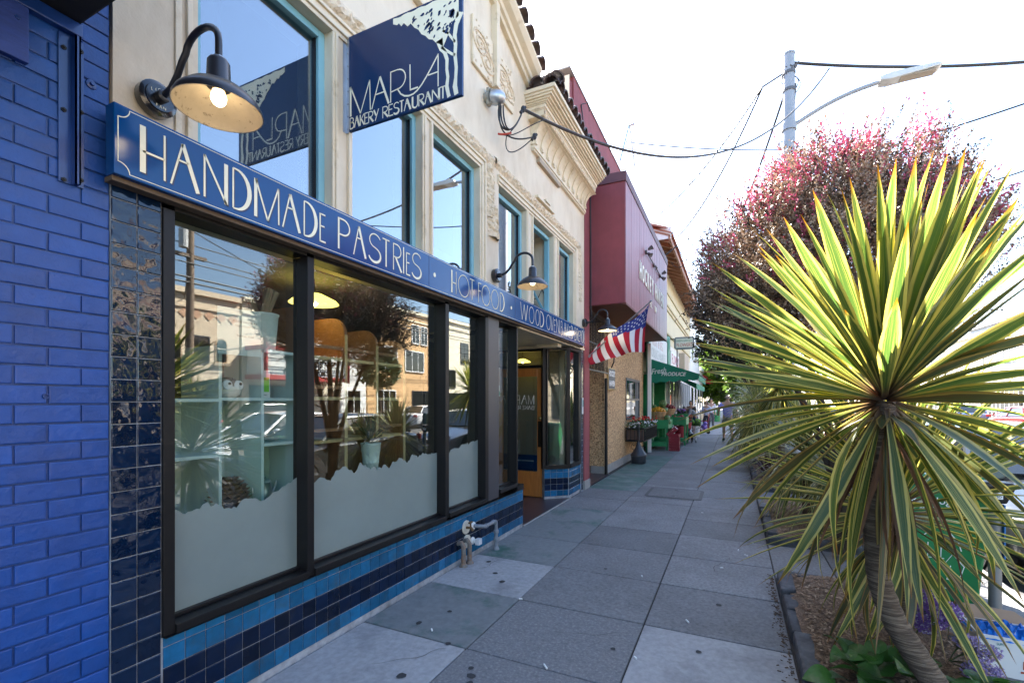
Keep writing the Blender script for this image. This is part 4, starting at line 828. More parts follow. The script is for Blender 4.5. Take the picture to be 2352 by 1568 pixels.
# ------------------------------------------------------------------ projecting blade sign with the tree
bs = thing('blade_sign', 'navy projecting sign with cream lettering and a cream tree', 'sign', (-2.40, 2.45, 3.46))
ybs = 2.433
b = MB(); b.box(-2.418, -1.491, ybs, ybs + .022, 3.464, 4.12); obj('board', b, SIGNB2, bs, bev=.003)
b = MB(); b.box(-2.43, -2.402, ybs - .004, ybs, 3.455, 4.125); b.box(-2.432, -2.427, ybs - .03, ybs + .06, 3.455, 4.125)
br_ = obj('bracket', b, ALU, bs)
for i in range(8):
    for (x, dx) in ((-2.409, 0),):
        b = MB(); b.lathe((x, ybs - .004, 3.48 + i * .087), [(.0055, 0), (.005, .003), (0, .005)], 8, (0, -1, 0)); obj('rivet', b, STEEL, br_, smooth=True)
for side in (0, 1):
    yo = ybs - .0008 if side == 0 else ybs + .0228
    dr_ = -1 if side == 0 else 1
    def T3(x, z, o, yo=yo, dr_=dr_, side=side):
        if side: x = -1.4985 - (x + 2.418) * .99
        return (x, yo + dr_ * o, z)
    b = MB(); W_ = .0082; z0_, z1_ = 3.563, 3.767; o_ = .0008
    ribbon(b, [(-2.388, z0_), (-2.388, z1_)], .017, T3, o_); ribbon(b, [(-2.388, z1_), (-2.298, z0_)], .0105, T3, o_); ribbon(b, [(-2.298, z0_), (-2.217, z1_)], W_, T3, o_); ribbon(b, [(-2.217, z1_), (-2.211, z0_)], W_, T3, o_)
    ribbon(b, [(-2.199, z0_), (-2.129, z1_ - .004)], W_, T3, o_); ribbon(b, [(-2.129, z1_ - .004), (-2.054, z0_)], .016, T3, o_); ribbon(b, [(-2.168, 3.652), (-2.094, 3.652)], W_, T3, o_)
    ribbon(b, [(-2.038, z0_), (-2.038, z1_)], W_, T3, o_); ribbon(b, [(-2.038, z1_ - .003), (-1.98, z1_ - .003)] + arc(-1.98, 3.700, .063, .063, 90, -75, 12) + [(-2.038, 3.632)], W_, T3, o_)
    ribbon(b, [(-1.985, 3.642), (-1.955, 3.598), (-1.925, 3.577), (-1.89, 3.568), (-1.855, 3.570), (-1.825, 3.583), (-1.79, 3.61), (-1.755, 3.648), (-1.72, 3.69), (-1.664, z1_ - .004)], [.0085, .010, .011, .011, .011, .0105, .010, .010, .010, .010], T3, o_)
    ribbon(b, [(-1.881, z1_), (-1.879, 3.600)], W_, T3, o_); ribbon(b, [(-1.881, 3.603), (-1.818, 3.603)], .011, T3, o_)
    ribbon(b, [(-1.664, z1_), (-1.664, z0_)], W_, T3, o_); ribbon(b, [(-1.74, 3.655), (-1.664, 3.655)], W_, T3, o_)
    x = -2.395; zz0, zz1 = 3.478, 3.553
    for ch, w_ in (('B', .042), ('A', .05), ('K', .04), ('E', .034), ('R', .046), ('Y', .046), (' ', .028), ('R', .052), ('E', .040), ('S', .050), ('T', .036), ('A', .058), (' ', .006), ('U', .050), ('R', .048), ('A', .056), ('N', .060), ('T', .044)):
        if ch != ' ': glyph(b, ch, x, x + w_ * .94, zz0, zz1, .0056, T3, o_)
        x += w_ * 1.005
    obj('lettering', b, LETTER, bs, recalc=False)
    # tree emblem: canopy wedge filling the top corner with leaf holes, two wavy trunks
    e = MB(); xr = -1.514; zt = 4.104
    edge = [(-2.018, 4.072), (-1.985, 4.055), (-1.97, 4.062), (-1.95, 4.036), (-1.93, 4.05), (-1.90, 4.018), (-1.875, 4.028), (-1.845, 3.99), (-1.815, 3.968), (-1.79, 3.93), (-1.76, 3.91), (-1.735, 3.88), (-1.705, 3.868), (-1.68, 3.84), (-1.655, 3.825)]
    top = [(x_, zt - .004 * math.sin(x_ * 60)) for x_, _ in edge]
    for i in range(len(edge) - 1):
        e.add([T3(*top[i], o_), T3(*edge[i], o_), T3(*edge[i + 1], o_), T3(*top[i + 1], o_)], [(0, 1, 2, 3)])
    e.add([T3(-1.655, zt, o_), T3(-1.655, 3.825, o_), T3(-1.625, 3.80, o_), T3(-1.59, 3.86, o_), T3(-1.56, 3.93, o_), T3(xr, 3.95, o_), T3(xr, zt, o_)], [(0, 1, 2, 3, 4, 5, 6)])
    ribbon(e, [(-1.655, 3.85), (-1.64, 3.79), (-1.615, 3.76), (-1.598, 3.71), (-1.60, 3.65), (-1.592, 3.60), (-1.60, 3.545), (-1.59, 3.50), (-1.583, 3.475)], [.05, .03, .026, .024, .021, .022, .026, .024, .025], T3, o_)
    ribbon(e, [(xr + .012, 3.97), (-1.532, 3.90), (-1.542, 3.84), (-1.536, 3.78), (-1.54, 3.72), (-1.531, 3.64), (-1.535, 3.58), (-1.541, 3.53), (-1.53, 3.475)], [.05, .032, .028, .025, .024, .023, .022, .032, .030], T3, o_)
    ribbon(e, [(-1.64, 3.80), (-1.60, 3.765), (-1.565, 3.735), (-1.54, 3.72)], .016, T3, o_); ribbon(e, [(-1.63, 3.90), (-1.59, 3.87), (-1.555, 3.82), (-1.54, 3.80)], .014, T3, o_)
    obj('tree_emblem', e, LETTER, bs, recalc=False)
    hl = MB(); r_ = random.Random(5)
    def blob(x_, z_, rx, rz, a):
        n_ = 9; hl.add([T3(x_ + rx * r_.uniform(.6, 1.1) * math.cos(2 * PI * i / n_) * math.cos(a) - rz * math.sin(2 * PI * i / n_) * math.sin(a), z_ + rx * math.cos(2 * PI * i / n_) * math.sin(a) + rz * r_.uniform(.6, 1.1) * math.sin(2 * PI * i / n_) * math.cos(a), .0018) for i in range(n_)], [tuple(range(n_))])
    for i in range(42):
        x_ = r_.uniform(-1.86, -1.53); lo = np.interp(x_, [p[0] for p in edge], [p[1] for p in edge]) if x_ < -1.655 else 3.87
        z_ = r_.uniform(lo + .02, max(lo + .022, 4.06)); s_ = r_.uniform(.004, .014); blob(x_, z_, s_ * 1.5, s_ * .8, r_.uniform(.2, 1.2))
    blob(-1.562, 3.985, .030, .032, .3); blob(-1.60, 3.89, .02, .012, .8); blob(-1.575, 3.91, .012, .02, .2); blob(-1.745, 3.965, .035, .014, .5); blob(-1.72, 3.93, .03, .009, .1)
    obj('leaf_cutouts', hl, SIGNB2, bs, recalc=False)

# ------------------------------------------------------------------ gooseneck lamps
def gooseneck(label, y, z, power, cx):
    t_ = thing('gooseneck_lamp', label, 'wall lamp', (XW, y, z), 'gooseneck lamps over the blue shop sign')
    b_ = MB(); b_.lathe((XW, y, z), [(.072, 0), (.078, .012), (.078, .05), (.066, .056), (.06, .058), (.058, .066), (0, .067)], 26, (1, 0, 0))
    wp = obj('wall_box', b_, pm('black_enamel', (.008, .008, .011), .22, coat=.5), t_, smooth=True)
    b_ = MB(); b_.lathe((XW + .062, y, z), [(.026, 0), (.026, .035), (.018, .04), (0, .04)], 14, (1, 0, 0)); obj('socket_collar', b_, LAMPB, t_, smooth=True)
    if y < 2:
        for k_ in range(5):
            put_text('LIGHT'[k_], .020, LETTER, wp, (XW + .0675, y - .035 + .017 * k_ * .9, z + .043 - .006 * abs(k_ - 2) - .012), depth=.0004)
        for k_ in range(3):
            put_text('FAN'[k_], .018, LETTER, wp, (XW + .0675, y - .016 + .016 * k_, z - .042), depth=.0004)
    # arm runs out, up and over, then down into the shade
    ex = cx; x0_ = XW + .255
    arm = [(XW + .05, y, z), (XW + .10, y, z + .003), (XW + .15, y, z + .02), (XW + .195, y, z + .06), (XW + .228, y, z + .11)]
    arm += [(x0_ + (ex - x0_) / 2 * (1 - math.cos(R(a))), y, z + .125 + .085 * math.sin(R(a))) for a in range(10, 181, 17)]
    arm += [(ex, y, z + .10), (ex, y, z + .03)]
    b_ = MB(); b_.tube(arm, .0135, 12); obj('arm', b_, LAMPB, t_, smooth=True)
    b_ = MB(); zs = z - .072
    b_.lathe((ex, y, zs), [(.012, .115), (.034, .113), (.042, .10), (.045, .02), (.052, .008), (.075, .002), (.115, -.022), (.152, -.058), (.165, -.083), (.167, -.097), (.163, -.097), (.150, -.062), (.112, -.030), (.07, -.008), (.045, -.003)], 40)
    sh = obj('lamp_shade', b_, [LAMPB, LAMPI], t_, smooth=True)
    sh.data.polygons.foreach_set('material_index', [1 if (len(p.vertices) == 4 and p.index // 40 >= 9) else 0 for p in sh.data.polygons])
    b_ = MB(); b_.lathe((ex, y, zs), [(.02, -.0), (.024, -.018), (.0, -.019)], 16); obj('socket', b_, LAMPI, t_)
    b_ = MB(); b_.ball((ex, y, zs - .046), .030, 14, sz=1.15); obj('bulb', b_, BULB, t_, smooth=True)
    b_ = MB(); b_.lathe((ex, y, zs + .113), [(.014, 0), (.02, .002), (.02, .012), (.014, .014)], 14); obj('collar', b_, ALU, t_, smooth=True)
    ld = bpy.data.lights.new('lamp_light', 'POINT'); ld.energy = power; ld.color = (1, .84, .62); ld.shadow_soft_size = .03
    lo = bpy.data.objects.new('lamp_light', ld); col.objects.link(lo); lo.parent = t_; lo.location = Vector((ex, y, zs - .095)) - Vector((XW, y, z))
gooseneck('large black gooseneck lamp nearest the blue brick wall', 1.236, 2.985, .025, -1.945)
gooseneck('black gooseneck lamp over the middle of the long sign', 4.65, 3.005, .03, -1.96)
gooseneck('farthest black gooseneck lamp, beside the striped flag', 8.10, 3.0, .5, -1.99)
b = MB(); b.lathe((-3.0, 1.9, 3.42), [(.16, 0), (.15, .02), (.03, .10), (.02, .16)], 20); b.tube([(-3.0, 1.9, 3.58), (-3.0, 1.9, 4.5)], .02, 8)
tag(obj('ceiling_lamp', b, LAMPB, loc=(-3.0, 1.9, 3.4), smooth=True), 'dark hanging lamp seen faintly inside the upper left window', 'lamp')

# ------------------------------------------------------------------ standpipes and taps on the tile base
t = thing('gas_pipe', 'grey elbow pipe running from the tiled base down to the sidewalk', 'pipe', (-2.36, 4.45, 0))
b = MB(); x1 = XW + .115
b.tube([(XW, 4.18, .315), (XW + .06, 4.19, .315), (x1, 4.23, .31), (x1, 4.44, .31)] + [(x1, 4.45 + .03 * math.sin(R(a)), .31 - .03 * (1 - math.cos(R(a)))) for a in (30, 60, 90)] + [(x1, 4.48, .2), (x1, 4.48, 0)], .019, 10)
for z in (.175, .095): b.lathe((x1, 4.48, z), [(.024, 0), (.028, .006), (.028, .03), (.024, .036)], 12)
for y in (4.24, 4.40): b.lathe((x1, y, .31), [(.021, 0), (.025, .004), (.025, .025), (.021, .03)], 12, (0, 1, 0))
b.lathe((x1, 4.48, .0), [(.035, 0), (.028, .03), (.02, .035)], 12)
obj('pipe', b, plain('painted_grey_pipe', (.16, .18, .21), .55, var=.25, vs=30), t, smooth=True)
b = MB(); b.lathe((XW, 4.18, .315), [(.042, 0), (.04, .01), (.02, .014)], 18, (1, 0, 0)); obj('escutcheon', b, WHITE, t, smooth=True)
def ribbed(loc, r):
    b_ = MB(); b_.lathe(loc, [(r, 0), (r, .008), (r * .95, .011), (0, .011)], 22, (1, 0, 0))
    for k_ in range(-5, 6):
        zz = k_ * r / 6; hw = math.sqrt(max(0, r * r - zz * zz)) * .93; b_.box(loc[0] + .010, loc[0] + .015, loc[1] - hw, loc[1] + hw, loc[2] + zz - .0035, loc[2] + zz + .0035)
    return b_
t = thing('hose_tap', 'brass tap on a ribbed pale round plate in the blue tiles', 'tap', (XW, 4.0, .33))
obj('plate', ribbed((XW, 4.035, .335), .068), plain('ribbed_cream_metal', (.55, .52, .44), .5), t)
b = MB(); b.tube([(XW + .01, 4.03, .335), (XW + .07, 4.03, .335), (XW + .09, 4.03, .31)], .014, 8); b.obox((XW + .06, 4.03, .365), (.012, .012, .05)); b.obox((XW + .06, 4.03, .39), (.016, .06, .016)); obj('tap', b, plain('old_brass', (.14, .08, .035), .5, metal=.5), t, smooth=True)
t = thing('drain_pipes', 'pair of weathered short pipes with a ribbed plate by the sidewalk', 'pipe', (XW, 3.92, 0))
b = MB()
for y, zt, x in ((3.88, .225, .07), (3.985, .225, .075)):
    b.tube([(XW, y + .01, zt - .015), (XW + x * .6, y, zt), (XW + x, y, zt - .03), (XW + x, y, zt - .1), (XW + x, y, 0)], .023, 10); b.lathe((XW + x, y, 0), [(.045, 0), (.03, .02), (.023, .03)], 9)
obj('pipes', b, plain('corroded_pipe', (.13, .125, .115), .75, var=.4, vs=40, c2=(.20, .10, .05), c2s=18), t, smooth=True); obj('plate', ribbed((XW, 4.05, .19), .066), MATS['ribbed_cream_metal'], t)
t = thing('cleanout_plug', 'white square pipe plug just below the grey elbow pipe', 'pipe plug', (XW, 4.15, .15))
b = MB(); b.lathe((XW, 4.165, .165), [(.038, 0), (.036, .012), (.03, .015)], 18, (1, 0, 0)); b.lathe((XW + .014, 4.165, .165), [(.022, 0), (.022, .04)], 14, (1, 0, 0)); obj('flange', b, WHITE, t, smooth=True)
b = MB(); b.obox((XW + .075, 4.165, .165), (.05, .062, .062)); obj('plug', b, plain('pvc_grey', (.52, .53, .56), .5), t, bev=.005)

# ------------------------------------------------------------------ electrical service head
t = thing('service_head', 'metal weatherhead with loops of black wire on the cream wall', 'electrical fitting', (XW, 4.52, 4.87))
b = MB(); b.lathe((XW, 4.44, 4.88), [(.05, 0), (.05, .05), (.04, .055)], 14, (1, 0, 0)); b.box(XW + .03, XW + .06, 4.41, 4.47, 4.79, 4.97); [b.lathe((XW + .06, 4.44, z), [(.016, 0), (.016, .02), (0, .022)], 8, (1, 0, 0)) for z in (4.81, 4.95)]; obj('clamp', b, plain('weathered_zinc', (.32, .30, .25), .6, metal=.5), t)
b = MB(); b.lathe((XW + .05, 4.46, 4.89), [(.045, 0), (.075, .02), (.08, .07), (.07, .12), (.045, .16), (.0, .175)], 18, (1, .25, -.18)); obj('hood', b, ALU, t, smooth=True)
hx, hy, hz = XW + .16, 4.50, 4.80; j1 = (-2.12, 4.76, 4.86); j2 = (-2.05, 4.92, 4.62)
b = MB()
for k in range(3): b.tube(bez((hx + .02 * k - .02, hy + .01 * k, hz), (hx - .05 + .05 * k, hy - .04, 4.50 - .03 * k), (hx + .1, hy + .1, 4.42 + .02 * k), j1, 14), .0085, 6)
b.tube(bez((hx, hy, hz), (hx - .08, hy, 4.45), (hx + .12, hy + .12, 4.42), j2, 14), .0085, 6); b.tube(bez(j2, (-2.2, 4.8, 4.4), (-2.3, 4.6, 4.25), (-2.25, 4.6, 4.5), 14), .006, 6); b.tube(bez((-2.25, 4.6, 4.5), (-2.2, 4.65, 4.6), (-2.15, 4.72, 4.68), j1, 10), .006, 6)
b.tube(bez((-2.3, 4.55, 4.52), (-2.2, 4.7, 4.5), (-2.1, 4.8, 4.7), (-1.95, 5.0, 4.83), 14), .006, 6)
obj('wires', b, CABLE, t, smooth=True)
b = MB(); b.tube(bez((hx - .05, hy + .03, 4.515), (hx, hy + .05, 4.50), (hx + .04, hy + .07, 4.51), (hx + .08, hy + .1, 4.53), 6), .0105, 6); obj('red_sleeve', b, plain('red_tape', (.45, .05, .03), .5), t)
for j in (j1, j2):
    b = MB(); b.ball(j, .028, 8, sz=1.4); b.tube([(j[0] - .02, j[1] - .03, j[2] - .05), j, (j[0] + .02, j[1] + .02, j[2] + .03)], .017, 7); obj('splice_cover', b, CABLE, t)
# ================================================================== RED BUILDING with the bay
rb = thing('red_tavern_building', 'dark red building with a big boxy bay and pebble wall beside the cream shop', 'building', (-2.5, 11.5, 0))
b = MB(); b.box(-3.2, XW + .005, 8.155, 8.48, .16, 5.75); b.box(-9, -3.0, 8.4, 15.0, 5.5, 6.0); b.box(-9, -2.75, 8.2, 8.45, 5.3, 7.6); b.box(-3.0, -2.72, 8.45, 12.5, 5.3, 7.72); b.box(-3.0, -2.7, 12.5, 15.0, 3.3, 6.0); b.box(-9, -3.0, 14.8, 15.0, 0, 5.7); obj('wall', b, RED, rb)
b = MB(); b.box(-9, -2.721, 8.19, 8.2, 5.3, 7.6); obj('side_wall', b, plain('bare_pale_render', (.55, .48, .38), .8, var=.12, vs=2), rb)
b = MB(); b.box(-9.02, -2.70, 8.17, 12.52, 7.72, 7.745); obj('coping', b, plain('lead_flashing', (.25, .24, .25), .5), rb)
b = MB(); b.box(-3.2, XW + .02, 8.155, 8.49, -.02, .16); b.box(-2.85, -2.535, 10.1, 15.0, -.02, .17); obj('plinth', b, CONC, rb)
BX = -1.77
b = MB(); b.box(-2.7, BX - .02, 8.57, 14.47, 3.40, 5.62); obj('bay_box', b, RED, rb)
n_ = 34
for i in range(n_):
    y0_ = 8.575 + 5.89 * i / n_; b = MB(); b.box(BX - .02, BX + rnd.uniform(-.003, .0), y0_, y0_ + 5.89 / n_ - .004, 3.405, 5.615); obj('board', b, REDB, rb)
b = MB(); b.box(-2.72, BX + .012, 8.545, 14.5, 5.62, 5.80); obj('bay_cap', b, REDD, rb, bev=.006)
b = MB(); b.box(-2.68, BX - .03, 8.6, 14.45, 3.385, 3.40); b.box(BX - .06, BX + .004, 8.57, 14.47, 3.37, 3.405); obj('bay_soffit', b, REDSOF, rb)
HH = plain('faded_cream_letter', (.78, .74, .62), .6, var=.12, vs=12)
y = 9.9
for ch in 'HOCKEY HAVEN':
    if ch != ' ':
        me = text_mesh(ch, .52, .006, sx=.62, bold=.012); me.materials.clear(); me.materials.append(HH); inst('letter', me, rb, (BX + .008, y + .14, 4.33), (R(90), 0, R(90)))
    y += .32 if ch != ' ' else .22
for s_, yy in (('EST.', 11.45), ('1949', 12.15)): put_text(s_, .22, HH, rb, (BX + .007, yy, 3.89), depth=.004, sx=.8)
b = MB(); b.tube([(BX + .03, 10.68, 4.92), (BX + .03, 12.89, 4.92)], .014, 6)
cdt = obj('conduit', b, plain('bronze_paint', (.07, .03, .03), .5), rb)
for yy in (10.68, 11.81, 12.89):
    b = MB(); b.lathe((BX, yy, 4.92), [(.05, 0), (.05, .04), (0, .05)], 10, (1, 0, 0))
    if yy != 11.81: b.lathe((BX + .06, yy + .02, 4.98), [(.025, 0), (.05, .09), (.055, .10), (0, .08)], 10, (.8, .2, .5)); b.lathe((BX + .06, yy - .03, 4.88), [(.025, 0), (.05, .09), (.055, .10), (0, .08)], 10, (.7, -.3, -.6))
    else: b.tube([(BX + .04, yy, 4.92), (BX + .09, yy + .02, 4.86), (BX + .05, yy + .05, 4.83)], .016, 6)
    obj('spotlight', b, plain('dusty_fitting', (.10, .08, .08), .5), cdt, smooth=True)
b = MB(); b.tube([(XW + .01, 8.52, 5.6), (XW + .015, 8.54, 4.4), (XW + .01, 8.56, 3.35), (XW + .02, 8.58, 3.2)], .013, 6); obj('wall_cable', b, CABLE, rb)
b = MB(); b.tube([(-2.71, 8.9, 7.45), (-2.69, 8.95, 7.2), (-2.69, 9.0, 5.8)], .012, 6); b.tube([(-2.70, 8.9, 7.45), (-2.62, 9.05, 7.55), (-2.6, 9.1, 7.4)], .01, 6); obj('roof_cable', b, CABLE, rb)
# recessed doorway with grille above
b = MB(); b.box(-3.3, -3.2, 8.4, 10.3, 0, 3.35); b.box(-3.2, -2.5, 8.46, 10.3, 3.33, 3.38); obj('recess_back', b, plain('dark_brown_door', (.035, .014, .010), .6), rb)
b = MB(); b.box(-3.24, -3.19, 8.6, 9.5, 0.02, 2.15); obj('door', b, plain('maroon_door', (.06, .015, .012), .5), rb, bev=.01)
b = MB(); b.box(-3.2, -2.45, 8.48, 10.2, -.008, .006); obj('doorstep', b, TERR, rb)
gt = MB()
for z in (2.19, 2.72, 3.26): gt.box(-2.49, -2.46, 8.5, 10.1, z, z + .03)
g_ = obj('grille', gt, IRON, rb)
for i in range(15):
    b = MB(); yy = 8.55 + i * .108; b.tube([(-2.475, yy, 2.19), (-2.475, yy, 3.27)], .009, 6)
    obj('bar', b, IRON, g_)
b = MB(); b.box(-2.88, -2.555, 10.1, 15.0, .17, 3.40); obj('pebble_wall', b, PEBBLE, rb)
b = MB(); b.tube([(-2.50, 10.05, 0), (-2.50, 10.05, 2.1)], .035, 8); obj('downpipe', b, IRON, rb)
# window of the pebble wall
f = MB(); wy0, wy1, wz0, wz1 = 12.35, 14.3, 1.15, 2.22
f.box(-2.60, -2.53, wy0, wy1, wz1 - .07, wz1); f.box(-2.60, -2.535, wy0, wy0 + .05, wz0, wz1 - .07); f.box(-2.60, -2.535, wy1 - .05, wy1, wz0, wz1 - .07); f.box(-2.60, -2.53, wy0, wy1, 1.62, 1.67); f.box(-2.60, -2.52, wy0, wy1, wz0 - .05, wz0)
for k in (1, 2, 3): yy = wy0 + (wy1 - wy0) * k / 4; f.box(-2.58, -2.545, yy - .012, yy + .012, 1.67, wz1 - .07)
wd = obj('window', f, POSTG, rb); b = MB(); b.box(-2.556, -2.551, wy0 + .05, wy1 - .05, wz0, 1.62); b.box(-2.556, -2.551, wy0 + .05, wy1 - .05, 1.67, wz1 - .07); obj('pane', b, pm('dark_glass', (.01, .012, .012), .04, spec=.9), wd)
# small hanging name plate
t = thing('name_plate', 'small dark plate with white lettering and gold rim hung on the pebble wall', 'sign', (-2.5, 10.65, 2.1))
b = MB(); b.box(-2.55, -2.515, 10.3, 10.98, 1.86, 2.36); obj('rim', b, plain('gold_rim', (.45, .30, .10), .5), t); b = MB(); b.box(-2.515, -2.508, 10.34, 10.94, 1.885, 2.335); obj('board', b, plain('slate_board', (.03, .035, .045), .5), t)
put_text('HOCKEY', .17, LTW, t, (-2.506, 10.64, 2.22), depth=.001, sx=.85, bold=.006); put_text('HAVEN', .17, LTW, t, (-2.506, 10.64, 2.0), depth=.001, sx=.95, bold=.006)
b = MB(); b.tube([(-2.52, 10.62, 2.36), (-2.46, 10.62, 2.5), (-2.46, 10.66, 2.66)], .016, 6); obj('hanger', b, IRON, t)
# flag
t = thing('striped_flag', 'red and white striped flag with white stars on blue, hanging by the red wall', 'flag', (-2.42, 8.42, 2.4))
FR = plain('flag_red', (.42, .012, .035), .8, trans=.3, var=.06); FW = plain('flag_white', (.75, .74, .74), .8, trans=.3, var=.03); FB = plain('flag_blue', (.035, .05, .26), .8, trans=.3, var=.06)
top = [(-1.335, 3.30), (-1.42, 3.20), (-1.60, 3.06), (-1.868, 2.928), (-2.02, 2.82), (-2.154, 2.733), (-2.28, 2.62), (-2.386, 2.50)]
bot = [(-1.42, 2.472), (-1.50, 2.468), (-1.60, 2.466), (-1.693, 2.462), (-1.86, 2.41), (-2.022, 2.37), (-2.19, 2.315), (-2.361, 2.27)]
def flag_pt(s_, f_):
    x0_ = np.interp(s_ * 7, range(8), [p[0] for p in top]); z0_ = np.interp(s_ * 7, range(8), [p[1] for p in top]); x1_ = np.interp(s_ * 7, range(8), [p[0] for p in bot]); z1_ = np.interp(s_ * 7, range(8), [p[1] for p in bot])
    bow = .045 * math.sin(PI * f_) * (1 - s_) + .10 * s_ * math.sin(PI * f_ * .9)
    return Vector((x0_ + (x1_ - x0_) * f_ - bow * .55, 8.42 + .045 * math.sin(9 * s_ + 2.2 * f_) + .04 * f_ * math.sin(15 * s_), z0_ + (z1_ - z0_) * f_))
NS, NF = 13 * 4, 20; b = MB(); vs = []
for dy_ in (0, .0025):
    for i in range(NS + 1):
        for j in range(NF + 1):
            p = flag_pt(i / NS, j / NF); vs.append((p.x, p.y + dy_, p.z))
q_ = (NS + 1) * (NF + 1)
def canton(i, j): return i < 28 and j / NF < .44 - .22 * i / 28 and True
b.add(vs, [])
for i in range(NS):
    for j in range(NF):
        a = i * (NF + 1) + j; mi = 2 if canton(i, j) else ((i // 4) % 2)
        b.f.append((a, a + 1, a + NF + 2, a + NF + 1)); b.m.append(mi); b.f.append((q_ + a, q_ + a + NF + 1, q_ + a + NF + 2, q_ + a + 1)); b.m.append(mi)
obj('cloth', b, [FR, FW, FB], t, smooth=True, recalc=False)
b = MB()
for r_i in range(5):
    for c_i in range(7):
        s_ = (c_i + .6 + .5 * (r_i % 2)) / 7 * .50; f_ = (.05 + .075 * r_i) * (1 - s_ * .9)
        if f_ > .44 - .22 * s_ / .54 - .03: continue
        c0 = flag_pt(s_, f_); ex = (flag_pt(s_ + .01, f_) - c0).normalized(); ez = (flag_pt(s_, f_ + .02) - c0).normalized()
        for off in (-.003, .0055):
            b.add([c0 + Vector((0, off, 0)) + (ex * math.cos(R(90 + 36 * k)) + ez * -math.sin(R(90 + 36 * k))) * (.024 if k % 2 == 0 else .0095) for k in range(10)], [tuple(range(10))])
obj('stars', b, FW, t, recalc=False)
b = MB(); b.tube([(-2.44, 8.43, 2.42), (-1.31, 8.43, 3.345)], .013, 8); b.ball((-1.30, 8.43, 3.355), .02, 8); b.lathe((-2.43, 8.43, 2.42), [(.04, 0), (.03, .05), (0, .06)], 8, (.7, 0, .6)); obj('pole', b, plain('flag_pole', (.25, .25, .27), .4, metal=.6), t, smooth=True)
# ash urn
t = thing('ash_urn', 'dark grey bell shaped outdoor ash receptacle on the sidewalk', 'ash urn', (-2.2, 12.25, 0))
b = MB(); b.lathe((-2.2, 12.25, 0), [(.16, 0), (.185, .03), (.19, .19), (.205, .20), (.205, .225), (.185, .25), (.13, .33), (.075, .42), (.045, .52), (.033, .62), (.03, .98), (.022, 1.0), (0, 1.0)], 28); obj('body', b, plain('dark_plastic', (.030, .034, .042), .38), t, smooth=True)
# flower box
t = thing('flower_box', 'iron window box with red and white flowers under the tavern window', 'flower box', (-2.2, 13.0, .6))
b = MB(); b.box(-2.52, -2.12, 12.25, 14.4, .60, .86); obj('liner', b, plain('box_brown', (.09, .05, .035), .7), t)
b = MB(); b.box(-2.53, -2.05, 12.2, 14.45, .885, .91); b.box(-2.53, -2.05, 12.2, 14.45, .56, .58)
for i in range(20): yy = 12.22 + i * .116; b.box(-2.07, -2.052, yy, yy + .014, .58, .89)
for i in range(5): xx = -2.5 + i * .1; b.box(xx, xx + .014, 12.205, 12.22, .58, .89)
for s_ in (12.3, 13.4): b.tube([(-2.1, s_, .56)] + [(-2.3 + .12 * math.cos(R(a)) * (1 - a / 900), s_, .42 + .12 * math.sin(R(a)) * (1 - a / 900)) for a in range(60, 540, 30)], .008, 5)
obj('iron_basket', b, IRON, t)
def foliage_patch(n, x0, x1, y0, y1, z0, z1, s0, s1, seed, up=.4):
    r_ = random.Random(seed); b_ = MB()
    for _ in range(n):
        c_ = Vector((r_.uniform(x0, x1), r_.uniform(y0, y1), r_.uniform(z0, z1))); a = r_.uniform(0, 6.28); e_ = r_.uniform(-.3, 1.0); s_ = r_.uniform(s0, s1)
        d = Vector((math.cos(a) * math.cos(e_), math.sin(a) * math.cos(e_), math.sin(e_) + up)).normalized(); w_ = d.orthogonal().normalized() * s_ * .45
        b_.add([c_, c_ + d * s_ * .5 + w_, c_ + d * s_, c_ + d * s_ * .5 - w_], [(0, 1, 2, 3)])
    return b_
LEAFG = plain('plain_leaf_green', (.045, .10, .025), .5, var=.4, vs=9, trans=.25, rnd_amt=.2)
obj('foliage', foliage_patch(900, -2.52, -2.05, 12.2, 14.45, .84, 1.05, .03, .08, 4), LEAFG, t, recalc=False)
for nm, c_, n_, sd_ in (('red_flowers', (.55, .02, .015), 48, 5), ('white_flowers', (.75, .72, .72), 110, 6), ('yellow_flowers', (.7, .55, .02), 22, 8)):
    b = MB(); r_ = random.Random(sd_)
    for _ in range(n_):
        p = (r_.uniform(-2.5, -2.04), r_.uniform(12.2, 14.45) if nm != 'yellow_flowers' else r_.uniform(13.8, 14.5), (1.05 if nm[0] == 'r' else .94) + r_.uniform(-.03, .12)); b.ball(p, r_.uniform(.018, .034), 6, sz=.7)
    obj(nm, b, plain(nm + '_petal', c_, .6), t)['kind'] = 'stuff'

# ================================================================== PRODUCE SHOP BUILDING (cream upper storey with tiled eaves)
pb = thing('cream_eaves_building', 'pale yellow building with clay tiled eaves above the produce shop', 'building', (XW, 22, 0))
b = MB(); b.box(-9, XW, 15.02, 31, 3.98, 6.9); b.box(-9, XW - .3, 15.02, 31, 2.6, 3.98); b.box(-9, -6.0, 15.02, 31, 0, 2.6); obj('wall', b, YELW, pb)
b = MB()
for z in (5.25, 5.45, 5.95): b.box(XW, XW + .05, 15.02, 31, z, z + .09)
b.box(XW, XW + .07, 15.02, 31, 4.28, 4.36); obj('string_course', b, plain('tan_moulding', (.50, .40, .22), .7), pb, bev=.01)
b = MB(); b.add([(-4.2, 15.0, 7.7), (-4.2, 31, 7.7), (-1.75, 31, 6.72), (-1.75, 15.0, 6.72), (-4.2, 15.0, 7.64), (-4.2, 31, 7.64), (-1.75, 31, 6.66), (-1.75, 15.0, 6.66)], [(0, 1, 2, 3), (7, 6, 5, 4), (0, 3, 7, 4), (1, 5, 6, 2), (3, 2, 6, 7), (0, 4, 5, 1)]); obj('eaves_roof', b, RAFT, pb)
b = MB(); b.box(-2.42, -1.72, 15.02, 15.06, 6.60, 6.95); obj('gable_end', b, WHITE, pb)
